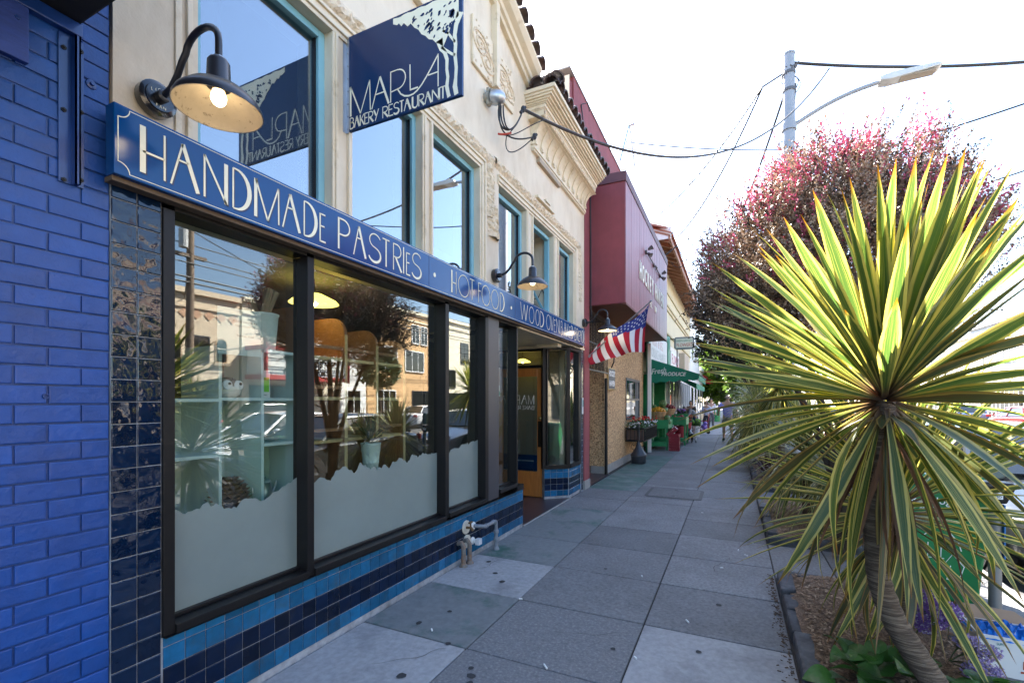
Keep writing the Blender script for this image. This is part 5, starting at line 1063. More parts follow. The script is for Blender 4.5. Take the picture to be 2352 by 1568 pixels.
for i in range(26):
    yy = 15.2 + i * .6; b = MB(); b.beam((-2.44, yy, 6.86), (-1.80, yy, 6.60), .10, .14); obj('rafter', b, RAFT, pb)
b = MB(); b.box(-1.80, -1.74, 15.0, 31, 6.56, 6.70); obj('fascia_board', b, RAFT, pb)
RTM = MB(); n_ = 7
RTM.add([(x_, .11 * math.cos(PI * k / (n_ - 1)), .075 * math.sin(PI * k / (n_ - 1))) for x_ in (0, -.42) for k in range(n_)], [(k, k + 1, n_ + k + 1, n_ + k) for k in range(n_ - 1)]); RTME = mesh_of('eave_tile', RTM, CLAYR, smooth=True)
for i in range(64): inst('roof_tile', RTME, pb, (-1.70, 15.1 + i * .245, 6.74), (0, R(21), 0))
for i in range(64): inst('roof_tile', RTME, pb, (-2.07, 15.1 + i * .245, 6.89), (0, R(21), 0))
for k in range(5): inst('roof_tile', RTME, pb, (-1.85 - .34 * k, 14.98, 6.86 + .13 * k), (0, R(21), 0), (1, 1.2, 1.3))
# painted sign panels and pilasters of the produce shop
b = MB(); b.box(XW - .05, XW + .01, 15.3, 19.8, 2.9, 3.98); obj('sign_panel', b, plain('faded_white_panel', (.66, .66, .64), .7, var=.12, vs=4, stretch=(1, 1, .3)), pb)
for (s_, y_, z_, c_) in (('FRUIT & VEG', 17.2, 3.62, (.38, .18, .16)), ('PRODUCE MARKET', 17.3, 3.22, (.28, .30, .27))): put_text(s_, .46, plain('faded_' + s_[:3].lower(), tuple(min(.6, x + .25) for x in c_), .8, var=.3), pb, (XW + .013, y_, z_), depth=.001)
b = MB(); b.box(XW - .03, XW + .05, 15.02, 15.3, 0, 4.25); b.box(XW - .03, XW + .05, 19.8, 20.5, 2.55, 4.25); b.box(XW - .03, XW + .04, 15.3, 19.8, 3.98, 4.2); obj('green_pilaster', b, plain('teal_green_paint', (.012, .20, .12), .5), pb)
b = MB(); b.box(XW + .02, XW + .12, 14.94, 15.03, 0, 3.4); obj('white_post', b, WHITE, pb)
# shopfront under the awning
b = MB(); b.box(-6, -2.9, 15.02, 15.1, 0, 2.6); b.box(-2.95, -2.87, 15.4, 17.2, 0, 2.6); b.box(-2.96, -2.55, 16.9, 17.2, 0, 2.55); obj('green_shopfront', b, GRP, pb); b = MB(); b.box(-2.95, XW, 19.2, 19.5, 0, 2.6); obj('green_pier', b, GRP, pb)
b = MB(); b.box(-2.93, -2.9, 17.2, 19.2, 0, 2.3); obj('dark_interior_panel', b, DARK, pb)  # dark panel: shade of the shop interior put into its colour
f = MB()
for i in range(9): yy = 20.5 + i * 1.3; f.box(XW - .05, XW + .03, yy, yy + .09, .1, 2.6)
f.box(XW - .05, XW + .03, 20.5, 31, .1, .45); f.box(XW - .05, XW + .02, 20.5, 31, 2.55, 2.7); wd = obj('storefront_window', f, plain('white_frame', (.6, .6, .58), .5), pb)
b = MB(); b.box(XW - .03, XW - .02, 20.5, 31, .45, 2.55); obj('pane', b, GLASS, wd)
b = MB(); b.box(XW - .018, XW - .016, 20.75, 21.4, 1.3, 1.85); obj('orange_poster', b, plain('orange_card', (.75, .16, .03), .6), wd)
b = MB(); b.box(-2.5, XW + .02, 20.5, 31, 2.7, 3.95); obj('blank_sign_band', b, OFFW, pb)
b = MB(); b.box(XW + .02, XW + .06, 20.7, 23.9, 3.05, 3.75); obj('painted_sign', b, WHITE, pb); put_text('FLOWERS', .62, plain('rose_letter', (.55, .16, .2), .7), pb, (XW + .064, 22.3, 3.4), depth=.002)
b = MB(); b.box(XW + .02, XW + .3, 24.1, 26.4, 3.05, 3.95); obj('box_sign', b, plain('tan_box', (.45, .36, .26), .7), pb)
# awning
t = thing('green_awning', 'green canvas awning with white lettering and scalloped edge over the produce stands', 'awning', (-2.4, 17.5, 2.6))
ay0, ay1, ax = 15.75, 19.6, -.98
b = MB(); sc = []
b.add([(XW, ay0, 2.98), (ax, ay0, 2.46), (ax, ay1, 2.46), (XW, ay1, 2.98), (XW, ay0, 2.97), (ax, ay0, 2.45), (ax, ay1, 2.45), (XW, ay1, 2.97)], [(0, 1, 2, 3), (7, 6, 5, 4), (0, 4, 5, 1), (1, 5, 6, 2), (2, 6, 7, 3), (0, 3, 7, 4)])
obj('canopy', b, AWG, t)
def valance(pts_top, drop, n, nm):
    b_ = MB(); up_ = []; lo_ = []
    for i in range(n * 8 + 1):
        s_ = i / (n * 8); p = Vector(pts_top[0]).lerp(Vector(pts_top[1]), s_); up_.append(p); lo_.append(p - Vector((0, 0, drop(s_) + .055 * abs(math.sin(PI * n * s_)))))
    m_ = len(up_); off = Vector((.006, .006, 0)); b_.add(up_ + lo_ + [p + off for p in up_] + [p + off for p in lo_], [(i, i + 1, m_ + i + 1, m_ + i) for i in range(m_ - 1)] + [(3 * m_ + i, 3 * m_ + i + 1, 2 * m_ + i + 1, 2 * m_ + i) for i in range(m_ - 1)])
    obj(nm, b_, AWG, t)
valance([(XW, ay0 - .003, 2.975), (ax, ay0 - .003, 2.455)], lambda s_: .80 * (1 - s_) + .20 * s_ - .06, 5, 'side_panel')
valance([(ax + .003, ay0, 2.455), (ax + .003, ay1, 2.455)], lambda s_: .18, 9, 'front_valance')
LT = plain('awning_lettering_white', (.82, .82, .76), .6)
me = text_mesh('Fresh', .25, .002, shear=.35, sx=.85, bold=.004); me.materials.clear(); me.materials.append(LT); inst('lettering', me, t, (-2.20, ay0 - .012, 2.575), (R(90), R(-6), 0))
me = text_mesh('PRODUCE', .16, .002, shear=.25, bold=.005); me.materials.clear(); me.materials.append(LT); inst('lettering', me, t, (-1.74, ay0 - .012, 2.465), (R(90), R(2), 0))
b = MB(); b.tube([(ax + .02, ay0 + .05, 2.44), (XW, ay0 + .05, 2.44)], .018, 6); b.tube([(ax + .02, ay1 - .05, 2.44), (XW, ay1 - .05, 2.44)], .018, 6); b.tube([(ax + .02, ay0, 2.44), (ax + .02, ay1, 2.44)], .018, 6); obj('frame', b, IRON, t)
b = MB(); b.add([(XW, 19.65, 2.75), (-1.3, 19.65, 2.3), (-1.3, 25.3, 2.3), (XW, 25.3, 2.75), (XW, 19.65, 2.74), (-1.3, 19.65, 2.08), (-1.3, 25.3, 2.08), (XW, 25.3, 2.74)], [(0, 1, 2, 3), (7, 6, 5, 4), (1, 5, 6, 2), (0, 4, 5, 1), (2, 6, 7, 3)])
tag(obj('far_awning', b, AWG, loc=(-2, 22.5, 2.4)), 'second faded green awning running on past the produce shop', 'awning')
# projecting sign
t = thing('projecting_sign', 'pale box sign with green and red letters above the green awning', 'sign', (-2.3, 20.6, 3.8))
b = MB(); b.prism([(-2.23 + .06 * a, c_) for a, c_ in ((0, 3.82), (1, 3.76), (12, 3.76), (13, 3.82), (13, 4.20), (12, 4.26), (1, 4.26), (0, 4.20))], 'y', 20.5, 20.72); obj('case', b, plain('grey_sign_case', (.16, .17, .18), .5), t)
b = MB(); b.box(-2.16, -1.50, 20.488, 20.499, 3.82, 4.20); obj('face', b, plain('sign_face_cream', (.7, .66, .55), .5), t)
put_text('GREEN GARDEN', .115, plain('sign_green', (.02, .2, .08), .6), t, (-1.84, 20.484, 4.10), face='-y', depth=.001, sx=.72); put_text('FLOWERS', .20, plain('sign_red', (.5, .06, .03), .6), t, (-1.83, 20.484, 3.92), face='-y', depth=.001, sx=.7)
b = MB(); b.tube([(-2.12, 20.6, 3.76), (-2.12, 20.6, 2.6)], .025, 6); b.tube([(XW, 20.6, 4.2), (-2.2, 20.6, 4.2)], .02, 6); obj('bracket', b, IRON, t)

# ------------------------------------------------------------------ produce stands, baskets, fruit, crates
def stand(label, x0, x1, y0, y1, zt):
    t_ = thing('produce_stand', label, 'produce stand', ((x0 + x1) / 2, (y0 + y1) / 2, 0), 'green produce stands')
    for (x, y) in ((x0 + .03, y0 + .03), (x1 - .03, y0 + .03), (x0 + .03, y1 - .03), (x1 - .03, y1 - .03)):
        b_ = MB(); b_.box(x - .03, x + .03, y - .03, y + .03, 0, zt); obj('leg', b_, GRP, t_)
    b_ = MB(); b_.box(x0, x1, y0, y1, zt - .02, zt); b_.box(x0, x1, y0 - .02, y0, zt - .04, zt + .25); b_.box(x0, x1, y1, y1 + .02, zt - .04, zt + .33); b_.box(x0 - .02, x0, y0, y1, zt - .04, zt + .33); b_.box(x1, x1 + .02, y0, y1, zt - .04, zt + .25); obj('tray', b_, GRP, t_)
    b_ = MB(); b_.box(x0, x1, y0, y1, .16, .20); b_.box(x0, x1, y0 - .02, y0, .12, .24); obj('lower_shelf', b_, GRP, t_)
    return t_
stand('nearest green produce stand under the awning, holding the fruit basket', -2.62, -1.93, 15.95, 17.1, .74)
stand('green produce stand further back holding red onions', -2.55, -1.55, 17.9, 19.0, .78)
BASK = pm('basket_splint_wood', (.42, .25, .12), .6, var=.2, vs=5, stretch=(1, 1, .2))
def basket(label, c_, r, h, fruit, fc, fr_, n):
    t_ = thing('fruit_basket', label, 'basket', c_, 'round wooden baskets of produce'); x, y, z = c_
    for k in range(18):
        a = 2 * PI * k / 18; da = PI / 18 * .9; b_ = MB(); P_ = []
        for rr, hh in ((r * .72, 0), (r, h)):
            for s_ in (-1, 1):
                for e_ in (0, .008): P_.append((x + (rr + e_) * math.cos(a + s_ * da), y + (rr + e_) * math.sin(a + s_ * da), z + hh))
        b_.add(P_, [(0, 1, 3, 2), (4, 6, 7, 5), (0, 4, 5, 1), (2, 3, 7, 6), (0, 2, 6, 4), (1, 5, 7, 3)]); obj('slat', b_, BASK, t_)
    b_ = MB()
    for hh in (h - .03, h * .45): rr = r * (.72 + .28 * hh / h) + .008; b_.lathe((x, y, z + hh), [(rr, 0), (rr + .008, .002), (rr + .008, .025), (rr, .027)], 24)
    b_.lathe((x, y, z), [(0, .004), (r * .72, .004)], 18); obj('hoop', b_, BASK, t_)
    g_ = MB(); g_.lathe((0, 0, 0), [(fr_ * math.sin(PI * i / 6), -fr_ * math.cos(PI * i / 6)) for i in range(7)], 9); me = mesh_of(fruit, g_, plain(fruit + '_skin', fc, .4, rnd_amt=.2), smooth=True)
    for k in range(n):
        q_ = math.sqrt((k + .5) / n); a = k * 2.4; inst(fruit, me, t_, (x + q_ * r * .88 * math.cos(a), y + q_ * r * .88 * math.sin(a), z + h + .02 + (1 - q_ * q_) * r * .35 + rnd.uniform(-.015, .015)))
    return t_
basket('wooden basket heaped with oranges on the nearest green stand', (-2.30, 16.35, .95), .27, .30, 'orange', (.75, .32, .02), .05, 34)
basket('wooden basket of dark red apples behind the orange basket', (-2.12, 17.3, 1.12), .30, .22, 'apple', (.20, .015, .015), .05, 40)
MELON = pm('watermelon_rind', (.05, .14, .04), .4, c2=(.22, .30, .12), c2s=7, c2t=.5, c2w=.05, stretch=(6, 6, .5))
for k, (x, y, z, r, lab) in enumerate(((-2.19, 16.75, 1.52, .135, 'topmost round green watermelon above the oranges'), (-2.45, 16.6, 1.36, .12, 'watermelon at the back left of the orange basket'), (-2.12, 16.7, 1.30, .11, 'watermelon wedged below the topmost one'), (-1.98, 16.2, 1.05, .10, 'upper small melon beside the orange basket'), (-1.93, 16.1, .92, .095, 'lower small melon at the stand corner'))):
    b = MB(); b.ball((x, y, z), r, 18, sz=.95); tag(obj('watermelon', b, MELON, loc=(x, y, z), smooth=True), lab, 'watermelon', 'watermelons on the produce stands')
for k in range(6):
    b = MB(); x, y, z = -1.99 - .07 * k, 15.99, .80 + .03 * (k % 2); b.ball((x, y, z), .045, 9); tag(obj('lemon', b, plain('lemon_skin', (.75, .50, .02), .45), loc=(x, y, z), smooth=True), ('rightmost', 'second from right', 'third from right', 'third from left', 'second from left', 'leftmost')[k] + ' yellow citrus along the front edge of the nearest green stand', 'citrus', 'loose citrus on the stand edge')
t = thing('onion_pile', 'heap of red onions and apples on the far green stand', 'produce', (-2.0, 18.2, .8)); g_ = MB(); g_.ball((0, 0, 0), .05, 9); me = mesh_of('onion', g_, plain('onion_skin', (.36, .05, .05), .4, rnd_amt=.5, var=.2), smooth=True)
for k in range(60): inst('onion', me, t, (-2.05 + rnd.uniform(-.42, .42), 18.3 + rnd.uniform(-.35, .35), .84 + rnd.uniform(0, .22)))
CR = plain('red_plastic', (.30, .010, .025), .45)
def crate(c_, w_, d_, h_, rot, lab, grp='stacked red plastic crates'):
    t_ = thing('red_crate', lab, 'crate', c_, grp); q_ = Matrix.Rotation(rot[2], 3, 'Z') @ Matrix.Rotation(rot[1], 3, 'Y'); b_ = MB(); cc = Vector(c_)
    def bx_(x, y, z, sx_, sy_, sz_): b_.obox(cc + q_ @ Vector((x, y, z)), (sx_, sy_, sz_), q_)
    bx_(0, 0, .01, w_, d_, .02)
    for s_ in (-1, 1):
        for z in (.04, h_ * .5, h_ - .015): bx_(s_ * w_ / 2, 0, z, .014, d_, .03); bx_(0, s_ * d_ / 2, z, w_, .014, .03)
        for k in range(5): bx_(s_ * w_ / 2, (k / 4 - .5) * d_, h_ / 2, .012, .02, h_); bx_((k / 4 - .5) * w_, s_ * d_ / 2, h_ / 2, .02, .012, h_)
    bx_(0, 0, h_, w_ + .04, .02, .012)
    obj('crate_shell', b_, CR, t_); return t_
ordn = ('bottom', 'second', 'third', 'fourth', 'fifth', 'sixth')
for k in range(6): crate((-1.72, 15.95, .0 + .085 * k), .30, .34, .20 if k == 0 else .11, (0, 0, rnd.uniform(-.06, .06)), ordn[k] + ' crate from the ground in the red stack by the green stand')
crate((-1.74, 15.95, .56), .33, .34, .14, (0, -.75, 0), 'tilted red crate lying on top of the red stack')
# flower buckets
def bucket(lab, c_, m_, r, h, fc, n, kind):
    t_ = thing('flower_bucket', lab, 'flower bucket', c_, 'flower buckets beyond the crates'); obj('bucket', MB().lathe(c_, [(r * .8, 0), (r, h), (r * 1.06, h), (r * 1.04, h + .02), (r * .9, h), (0, h - .02)], 16), m_, t_, smooth=True)
    x, y, z = c_; obj('leaves', foliage_patch(120, x - r, x + r, y - r, y + r, z + h, z + h + .18, .06, .13, n), LEAFG, t_, recalc=False)
    b_ = MB(); r_ = random.Random(n)
    for _ in range(26): b_.ball((x + r_.uniform(-r, r), y + r_.uniform(-r, r), z + h + r_.uniform(.12, .3)), .04, 6)
    obj('blooms', b_, plain(kind, fc, .6), t_)['kind'] = 'stuff'
bucket('red bucket of red flowers past the red crates', (-1.75, 20.7, .3), CR, .20, .40, (.55, .015, .02), 3, 'red_bloom'); bucket('white bucket of green bouquets beside the red flowers', (-1.40, 21.0, .12), WHITE, .15, .42, (.20, .42, .05), 4, 'green_bloom'); bucket('low red bucket against the shop window', (-2.0, 20.5, 0), CR, .22, .55, (.45, .05, .2), 5, 'pink_bloom'); bucket('dark bucket of purple flowers by the shop window', (-2.05, 22.0, .4), IRON, .2, .55, (.22, .10, .35), 6, 'purple_bloom'); bucket('bucket of white blooms by the shop window', (-2.0, 23.2, .0), IRON, .22, .6, (.7, .6, .55), 7, 'white_bloom')

# ================================================================== buildings further down the street
def row_building(name, lab, y0, y1, zt, m, extra=None, x=XW):
    t_ = thing(name, lab, 'building', (x, (y0 + y1) / 2, 0)); b_ = MB(); b_.box(x - 8, x, y0, y1, -.05, zt); obj('wall', b_, m, t_)
    b_ = MB(); b_.box(x - .1, x + .12, y0, y1, zt - .25, zt + .06); obj('cornice', b_, m, t_)
    n_ = max(2, int((y1 - y0) / 2.4))
    for i in range(n_):
        yy = y0 + (y1 - y0) * (i + .5) / n_; b_ = MB(); b_.box(x - .02, x + .03, yy - .7, yy + .7, .5 if i % 3 else .05, 2.5); w_ = obj('window', b_, POSTG, t_); b_ = MB(); b_.box(x + .031, x + .036, yy - .62, yy + .62, .58, 2.42); obj('pane', b_, MATS['dark_glass'], w_)
        if zt > 5: b_ = MB(); b_.box(x - .02, x + .04, yy - .5, yy + .5, 4.2, 5.6); w_ = obj('window', b_, WHITE, t_); b_ = MB(); b_.box(x + .041, x + .046, yy - .42, yy + .42, 4.3, 5.5); obj('pane', b_, MATS['dark_glass'], w_)
    return t_
t = row_building('white_tiled_house', 'white two storey building with red tile roof beyond the cream eaves', 31.2, 40, 7.6, WHITE)
b = MB(); b.add([(-6, 31, 9.4), (-6, 40.2, 9.4), (-1.9, 40.2, 7.6), (-1.9, 31, 7.6), (-6, 31, 9.3), (-6, 40.2, 9.3), (-1.9, 40.2, 7.5), (-1.9, 31, 7.5)], [(0, 1, 2, 3), (7, 6, 5, 4), (0, 3, 7, 4), (3, 2, 6, 7), (1, 5, 6, 2)]); obj('roof', b, CLAYR, t)
b = MB(); [b.box(-2.4, -2.0, 31.4 + .5 * i, 31.5 + .5 * i, 7.0, 7.5) for i in range(17)]; obj('eave_bracket', b, CLAYR, t)
t = row_building('red_awning_building', 'low pale building with a red awning far along the sidewalk', 40.2, 52, 4.3, OFFW); b = MB(); b.prism([(-2.4, 3.9), (-1.3, 3.3), (-1.3, 3.0), (-2.4, 3.2)], 'y', 44, 50); obj('awning', b, plain('red_canvas', (.5, .02, .03), .7), t)
row_building('far_white_building', 'plain white low building far along the sunlit sidewalk', 52.2, 66, 4.0, WHITE); row_building('far_cream_building', 'farthest cream building at the end of the row', 66.2, 95, 5.0, YELW)
t = thing('far_litter_bin', 'small green street litter bin far down the sidewalk', 'litter bin', (-1.2, 40, 0)); b = MB(); b.lathe((-1.2, 40, 0), [(.28, 0), (.3, .9), (.2, 1.1), (0, 1.15)], 14); obj('body', b, GRP, t)
# ================================================================== PLANTERS
def planter(y0, y1, lab, near=True):
    t_ = thing('planter_bed', lab, 'planter', (.85, (y0 + y1) / 2, 0), 'stone edged planter beds along the sidewalk')
    x0, x1 = .35, 1.36
    r_ = random.Random(int(y0 * 10))
    def run(ax_, fixed, a0, a1):
        a = a0
        while a < a1 - .04:
            L_ = min(r_.uniform(.22, .40), a1 - a)
            if a1 - (a + L_) < .1: L_ = a1 - a
            w_ = .105 + r_.uniform(-.014, .014); h_ = .085 + r_.uniform(-.018, .022); g_ = r_.uniform(.004, .010); b_ = MB(); j = r_.uniform(-.008, .008)
            if ax_ == 'y': b_.box(fixed + j, fixed + w_ + j, a + g_, a + L_ - g_, -.03, h_)
            else: b_.box(a + g_, a + L_ - g_, fixed + j, fixed + w_ + j, -.03, h_)
            b_.v = [(v[0] + r_.uniform(-.009, .009), v[1] + r_.uniform(-.009, .009), v[2] + r_.uniform(-.008, .008)) for v in b_.v]
            o_ = obj('stone_block', b_, STONE, t_); bv = o_.modifiers.new('bevel', 'BEVEL'); bv.width = .018; bv.segments = 2
            a += L_
    run('y', x0, y0 + .13, y1 - .13); run('y', x1 - .13, y0 + .13, y1 - .13); run('x', y0, x0, x1); run('x', y1 - .125, x0, x1)
    n1, n2 = 14, int((y1 - y0) * 14); b_ = MB(); vs = [(x0 + .06 + (x1 - x0 - .12) * i / n1, y0 + .06 + (y1 - y0 - .12) * j / n2, .075 + .03 * math.sin(PI * i / n1) + r_.uniform(-.008, .008)) for j in range(n2 + 1) for i in range(n1 + 1)]
    b_.add(vs, [(j * (n1 + 1) + i, j * (n1 + 1) + i + 1, (j + 1) * (n1 + 1) + i + 1, (j + 1) * (n1 + 1) + i) for j in range(n2) for i in range(n1)])
    obj('soil', b_, CHIPS, t_, smooth=True, recalc=False)
    if near:
        c_ = MB(); n_ = 9000 if y0 < 4 else 3500
        for _ in range(n_):
            x = r_.uniform(x0 + .10, x1 - .10); y = r_.uniform(max(y0, 2.3) + .10, y1 - .12); s_ = r_.uniform(.006, .021); a = r_.uniform(0, PI); z = .088 + .03 * math.sin(PI * (x - x0) / (x1 - x0)) + r_.uniform(-.006, .012)
            d = Vector((math.cos(a), math.sin(a), r_.uniform(-.4, .4))) * s_; w_ = Vector((-math.sin(a), math.cos(a), r_.uniform(-.5, .5))) * s_ * .38; p = Vector((x, y, z)); c_.add([p - d, p + w_, p + d, p - w_], [(0, 1, 2, 3)], r_.choice((0, 0, 1, 2)))
        obj('wood_chips', c_, [plain('chip_tan', (.27, .17, .105), .9), plain('chip_brown', (.14, .085, .05), .9), plain('chip_pale', (.40, .28, .18), .9)], t_, recalc=False)['kind'] = 'stuff'
    return t_
planter(1.1, 4.82, 'nearest stone edged planter bed with wood chips in the right foreground')
planter(5.95, 8.43, 'second stone edged planter bed behind the large spiky plant')
planter(9.37, 12.78, 'third stone edged planter bed down the sidewalk', near=False)
planter(13.72, 17.5, 'fourth planter bed beside the walking man', near=False)
planter(18.5, 24.0, 'farthest planter bed under the dark tree', near=False)

# ================================================================== SPIKY CABBAGE TREES
def leaf_mat(name, gre, yel, margin, tipc, basec, streak=.5, brown=0.0):
    m = bpy.data.materials.new(name); m.use_nodes = True; nt = m.node_tree; N = nt.nodes; L = nt.links; b = N['Principled BSDF']; out = N['Material Output']
    uv = N.new('ShaderNodeUVMap'); sp = N.new('ShaderNodeSeparateXYZ'); L.new(uv.outputs[0], sp.inputs[0]); oi = N.new('ShaderNodeObjectInfo')
    def math_(op, a, c=None, clamp=False):
        n = N.new('ShaderNodeMath'); n.operation = op; n.use_clamp = clamp
        for i, q in enumerate((a, c)):
            if q is None: continue
            if isinstance(q, (int, float)): n.inputs[i].default_value = q
            else: L.new(q, n.inputs[i])
        return n.outputs[0]
    def mix(f, a, c):
        n = N.new('ShaderNodeMix'); n.data_type = 'RGBA'
        if isinstance(f, (int, float)): n.inputs[0].default_value = f
        else: L.new(f, n.inputs[0])
        for i, q in ((6, a), (7, c)):
            if isinstance(q, tuple): n.inputs[i].default_value = (*q, 1)
            else: L.new(q, n.inputs[i])
        return n.outputs[2]
    def ramp(v, a, c):
        n = N.new('ShaderNodeMapRange'); n.interpolation_type = 'SMOOTHSTEP'; L.new(v, n.inputs[0]); n.inputs[1].default_value = a; n.inputs[2].default_value = c; return n.outputs[0]
    u = sp.outputs[0]; v = sp.outputs[1]
    edge = math_('ABSOLUTE', math_('SUBTRACT', u, .5))
    cb_ = N.new('ShaderNodeCombineXYZ'); L.new(math_('MULTIPLY', u, 26.0), cb_.inputs[0]); L.new(math_('MULTIPLY', v, 1.1), cb_.inputs[1])
    nz = N.new('ShaderNodeTexNoise'); nz.noise_dimensions = '4D'; nz.inputs['Scale'].default_value = 1.0; nz.inputs['Detail'].default_value = 3.0; L.new(cb_.outputs[0], nz.inputs['Vector']); L.new(math_('MULTIPLY', oi.outputs['Random'], 60.0), nz.inputs['W'])
    st = ramp(nz.outputs[0], .52, .66)
    wob = math_('ADD', edge, math_('MULTIPLY', math_('SUBTRACT', nz.outputs[0], .5), .22))
    base = mix(math_('MULTIPLY', st, streak), gre, yel)
    base = mix(ramp(wob, margin - .05, margin + .03), base, yel)
    n2 = N.new('ShaderNodeTexNoise'); n2.noise_dimensions = '4D'; n2.inputs['Scale'].default_value = 4.0; L.new(uv.outputs[0], n2.inputs['Vector']); L.new(math_('MULTIPLY', oi.outputs['Random'], 31.0), n2.inputs['W'])
    if brown: base = mix(math_('MULTIPLY', ramp(math_('ADD', nz.outputs[0], math_('MULTIPLY', edge, .35)), .55, .68), brown), base, (.11, .045, .028))
    base = mix(ramp(math_('SUBTRACT', v, math_('MULTIPLY', n2.outputs[0], .10)), .84, .93), base, tipc)
    base = mix(math_('SUBTRACT', 1.0, ramp(v, .02, .22)), base, basec)
    hs = N.new('ShaderNodeHueSaturation'); L.new(base, hs.inputs['Color']); mr = N.new('ShaderNodeMapRange'); L.new(oi.outputs['Random'], mr.inputs[0]); mr.inputs[3].default_value = .78; mr.inputs[4].default_value = 1.25; L.new(mr.outputs[0], hs.inputs['Value'])
    col_ = hs.outputs[0]
    L.new(col_, b.inputs['Base Color']); b.inputs['Roughness'].default_value = .36
    bp = N.new('ShaderNodeBump'); bp.inputs['Distance'].default_value = .0016; L.new(nz.outputs[0], bp.inputs['Height']); L.new(bp.outputs[0], b.inputs['Normal'])
    tr = N.new('ShaderNodeBsdfTranslucent'); g2 = N.new('ShaderNodeHueSaturation'); L.new(col_, g2.inputs['Color']); g2.inputs['Value'].default_value = 1.2; g2.inputs['Saturation'].default_value = 1.15; L.new(g2.outputs[0], tr.inputs[0])
    ms = N.new('ShaderNodeMixShader'); ms.inputs[0].default_value = .48; L.new(b.outputs[0], ms.inputs[1]); L.new(tr.outputs[0], ms.inputs[2]); L.new(ms.outputs[0], out.inputs[0])
    return m
LF = leaf_mat('variegated_leaf', (.070, .120, .034), (.58, .50, .15), .33, (.24, .12, .035), (.16, .095, .07), .55)
LF_OLD = leaf_mat('old_variegated_leaf', (.08, .105, .05), (.54, .41, .13), .33, (.22, .11, .05), (.10, .055, .04), .4, brown=.7)
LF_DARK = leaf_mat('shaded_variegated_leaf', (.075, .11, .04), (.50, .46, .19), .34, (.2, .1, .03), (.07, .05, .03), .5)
def leaf_meshes(tag_, mats_):
    res = {}
    for dname, droop in (('a', .05), ('b', .22), ('c', .45), ('d', .85), ('e', 1.35)):
        for mi, m in enumerate(mats_):
            n = 10; vs = []; uvs = []; x = z = 0.0; ang = 0
            for i in range(n + 1):
                t_ = i / n
                if i: ang = -droop * (t_ - .5 / n) ** 1.6; x += math.cos(ang) / n; z += math.sin(ang) / n
                w_ = (.24 + .76 * min(1, (t_ / .5)) ** 1.2) if t_ < .5 else (1 - ((t_ - .5) / .5) ** 1.9)
                if t_ < .03: w_ = .4
                w_ = max(w_, .004) * .5; f_ = .016 * w_ * (1 - .5 * t_) * 2
                nx, nz_ = -math.sin(ang), math.cos(ang)
                vs += [(x + nx * f_, -w_ , z + nz_ * f_), (x, 0, z), (x + nx * f_, w_, z + nz_ * f_)]; uvs += [(0, t_), (.5, t_), (1, t_)]
            fs_ = []
            for i in range(n):
                for j in range(2): fs_.append((i * 3 + j, i * 3 + j + 1, (i + 1) * 3 + j + 1, (i + 1) * 3 + j))
            me = bpy.data.meshes.new('leaf'); me.from_pydata(vs, [], fs_); me.materials.append(m); ul = me.uv_layers.new(name='UVMap')
            for p in me.polygons:
                p.use_smooth = True
                for li in p.loop_indices: ul.data[li].uv = uvs[me.loops[li].vertex_index]
            res[(dname, mi)] = me
    return res
LF_DEAD = plain('dead_leaf_brown', (.15, .075, .04), .7, var=.35, vs=5, trans=.2, rnd_amt=.3)
LM = leaf_meshes('l', (LF, LF_OLD, LF_DARK, LF_DEAD))
def crown(t_, c_, n, L0, L1, w_, seed, el_lo=-72, el_hi=86, mat_young=0, old_below=-8, tilt=(0, 0), r0=.035):
    r_ = random.Random(seed); c_ = Vector(c_)
    for i in range(n):
        f_ = (i + .5) / n; el = el_hi + (el_lo - el_hi) * f_ ** 1.12 + r_.uniform(-6, 6); az = i * 137.508 + r_.uniform(-14, 14)
        e_ = R(max(-84, min(88, el))); a = R(az); d = Vector((math.cos(a) * math.cos(e_) + tilt[0], math.sin(a) * math.cos(e_) + tilt[1], math.sin(e_))).normalized()
        side = Vector((0, 0, 1)).cross(d)
        if side.length < .05: side = Vector((-math.sin(a), math.cos(a), 0))
        side.normalize(); up = d.cross(side)
        roll = Quaternion(d, R(r_.uniform(-38, 38))); side = roll @ side; up = roll @ up
        q_ = Matrix((d, side, up)).transposed().to_quaternion()
        L_ = r_.uniform(L0, L1) * (1.0 if el > -20 else .92)
        if el > 40: dn = r_.choice('aaab')
        elif el > 5: dn = r_.choice('aabb')
        elif el > -25: dn = r_.choice('bbcd')
        else: dn = r_.choice('cdde')
        if el < -40: dn = r_.choice('bcd')
        mi = mat_young
        if el < old_below and r_.random() < .55: mi = 1
        p = c_ + Vector((0, 0, .16 * (el / 90 if el > 0 else el / 110))) + d * r0
        inst('leaf', LM[(dn, mi)], t_, p, q_, (L_, w_ * r_.uniform(.8, 1.15), L_))
def trunk(t_, pts, r, m, nm='trunk'):
    P = []
    for i in range(len(pts) - 1):
        for k in range(6): P.append(Vector(pts[i]).lerp(Vector(pts[i + 1]), k / 6))
    P.append(Vector(pts[-1]))
    for _ in range(3): P = [P[0]] + [(P[i - 1] + P[i] * 2 + P[i + 1]) / 4 for i in range(1, len(P) - 1)] + [P[-1]]
    b_ = MB(); n = len(P); b_.tube(P, [r[0] + (r[1] - r[0]) * i / (n - 1) + .0035 * (i % 2) for i in range(n)], 16); obj(nm, b_, m, t_, smooth=True)
BARK = pm('ringed_bark', (.085, .058, .038), .9, var=.55, vs=6, bump=.012, bs=9, c2=(.17, .13, .09), c2s=6, c2t=.54, c2w=.08, stretch=(1.6, 1.6, 26))
ct = thing('cabbage_tree', 'large variegated spiky cabbage tree with a leaning trunk in the right foreground', 'plant', (.95, 2.68, .06), 'variegated cabbage trees in the planters')
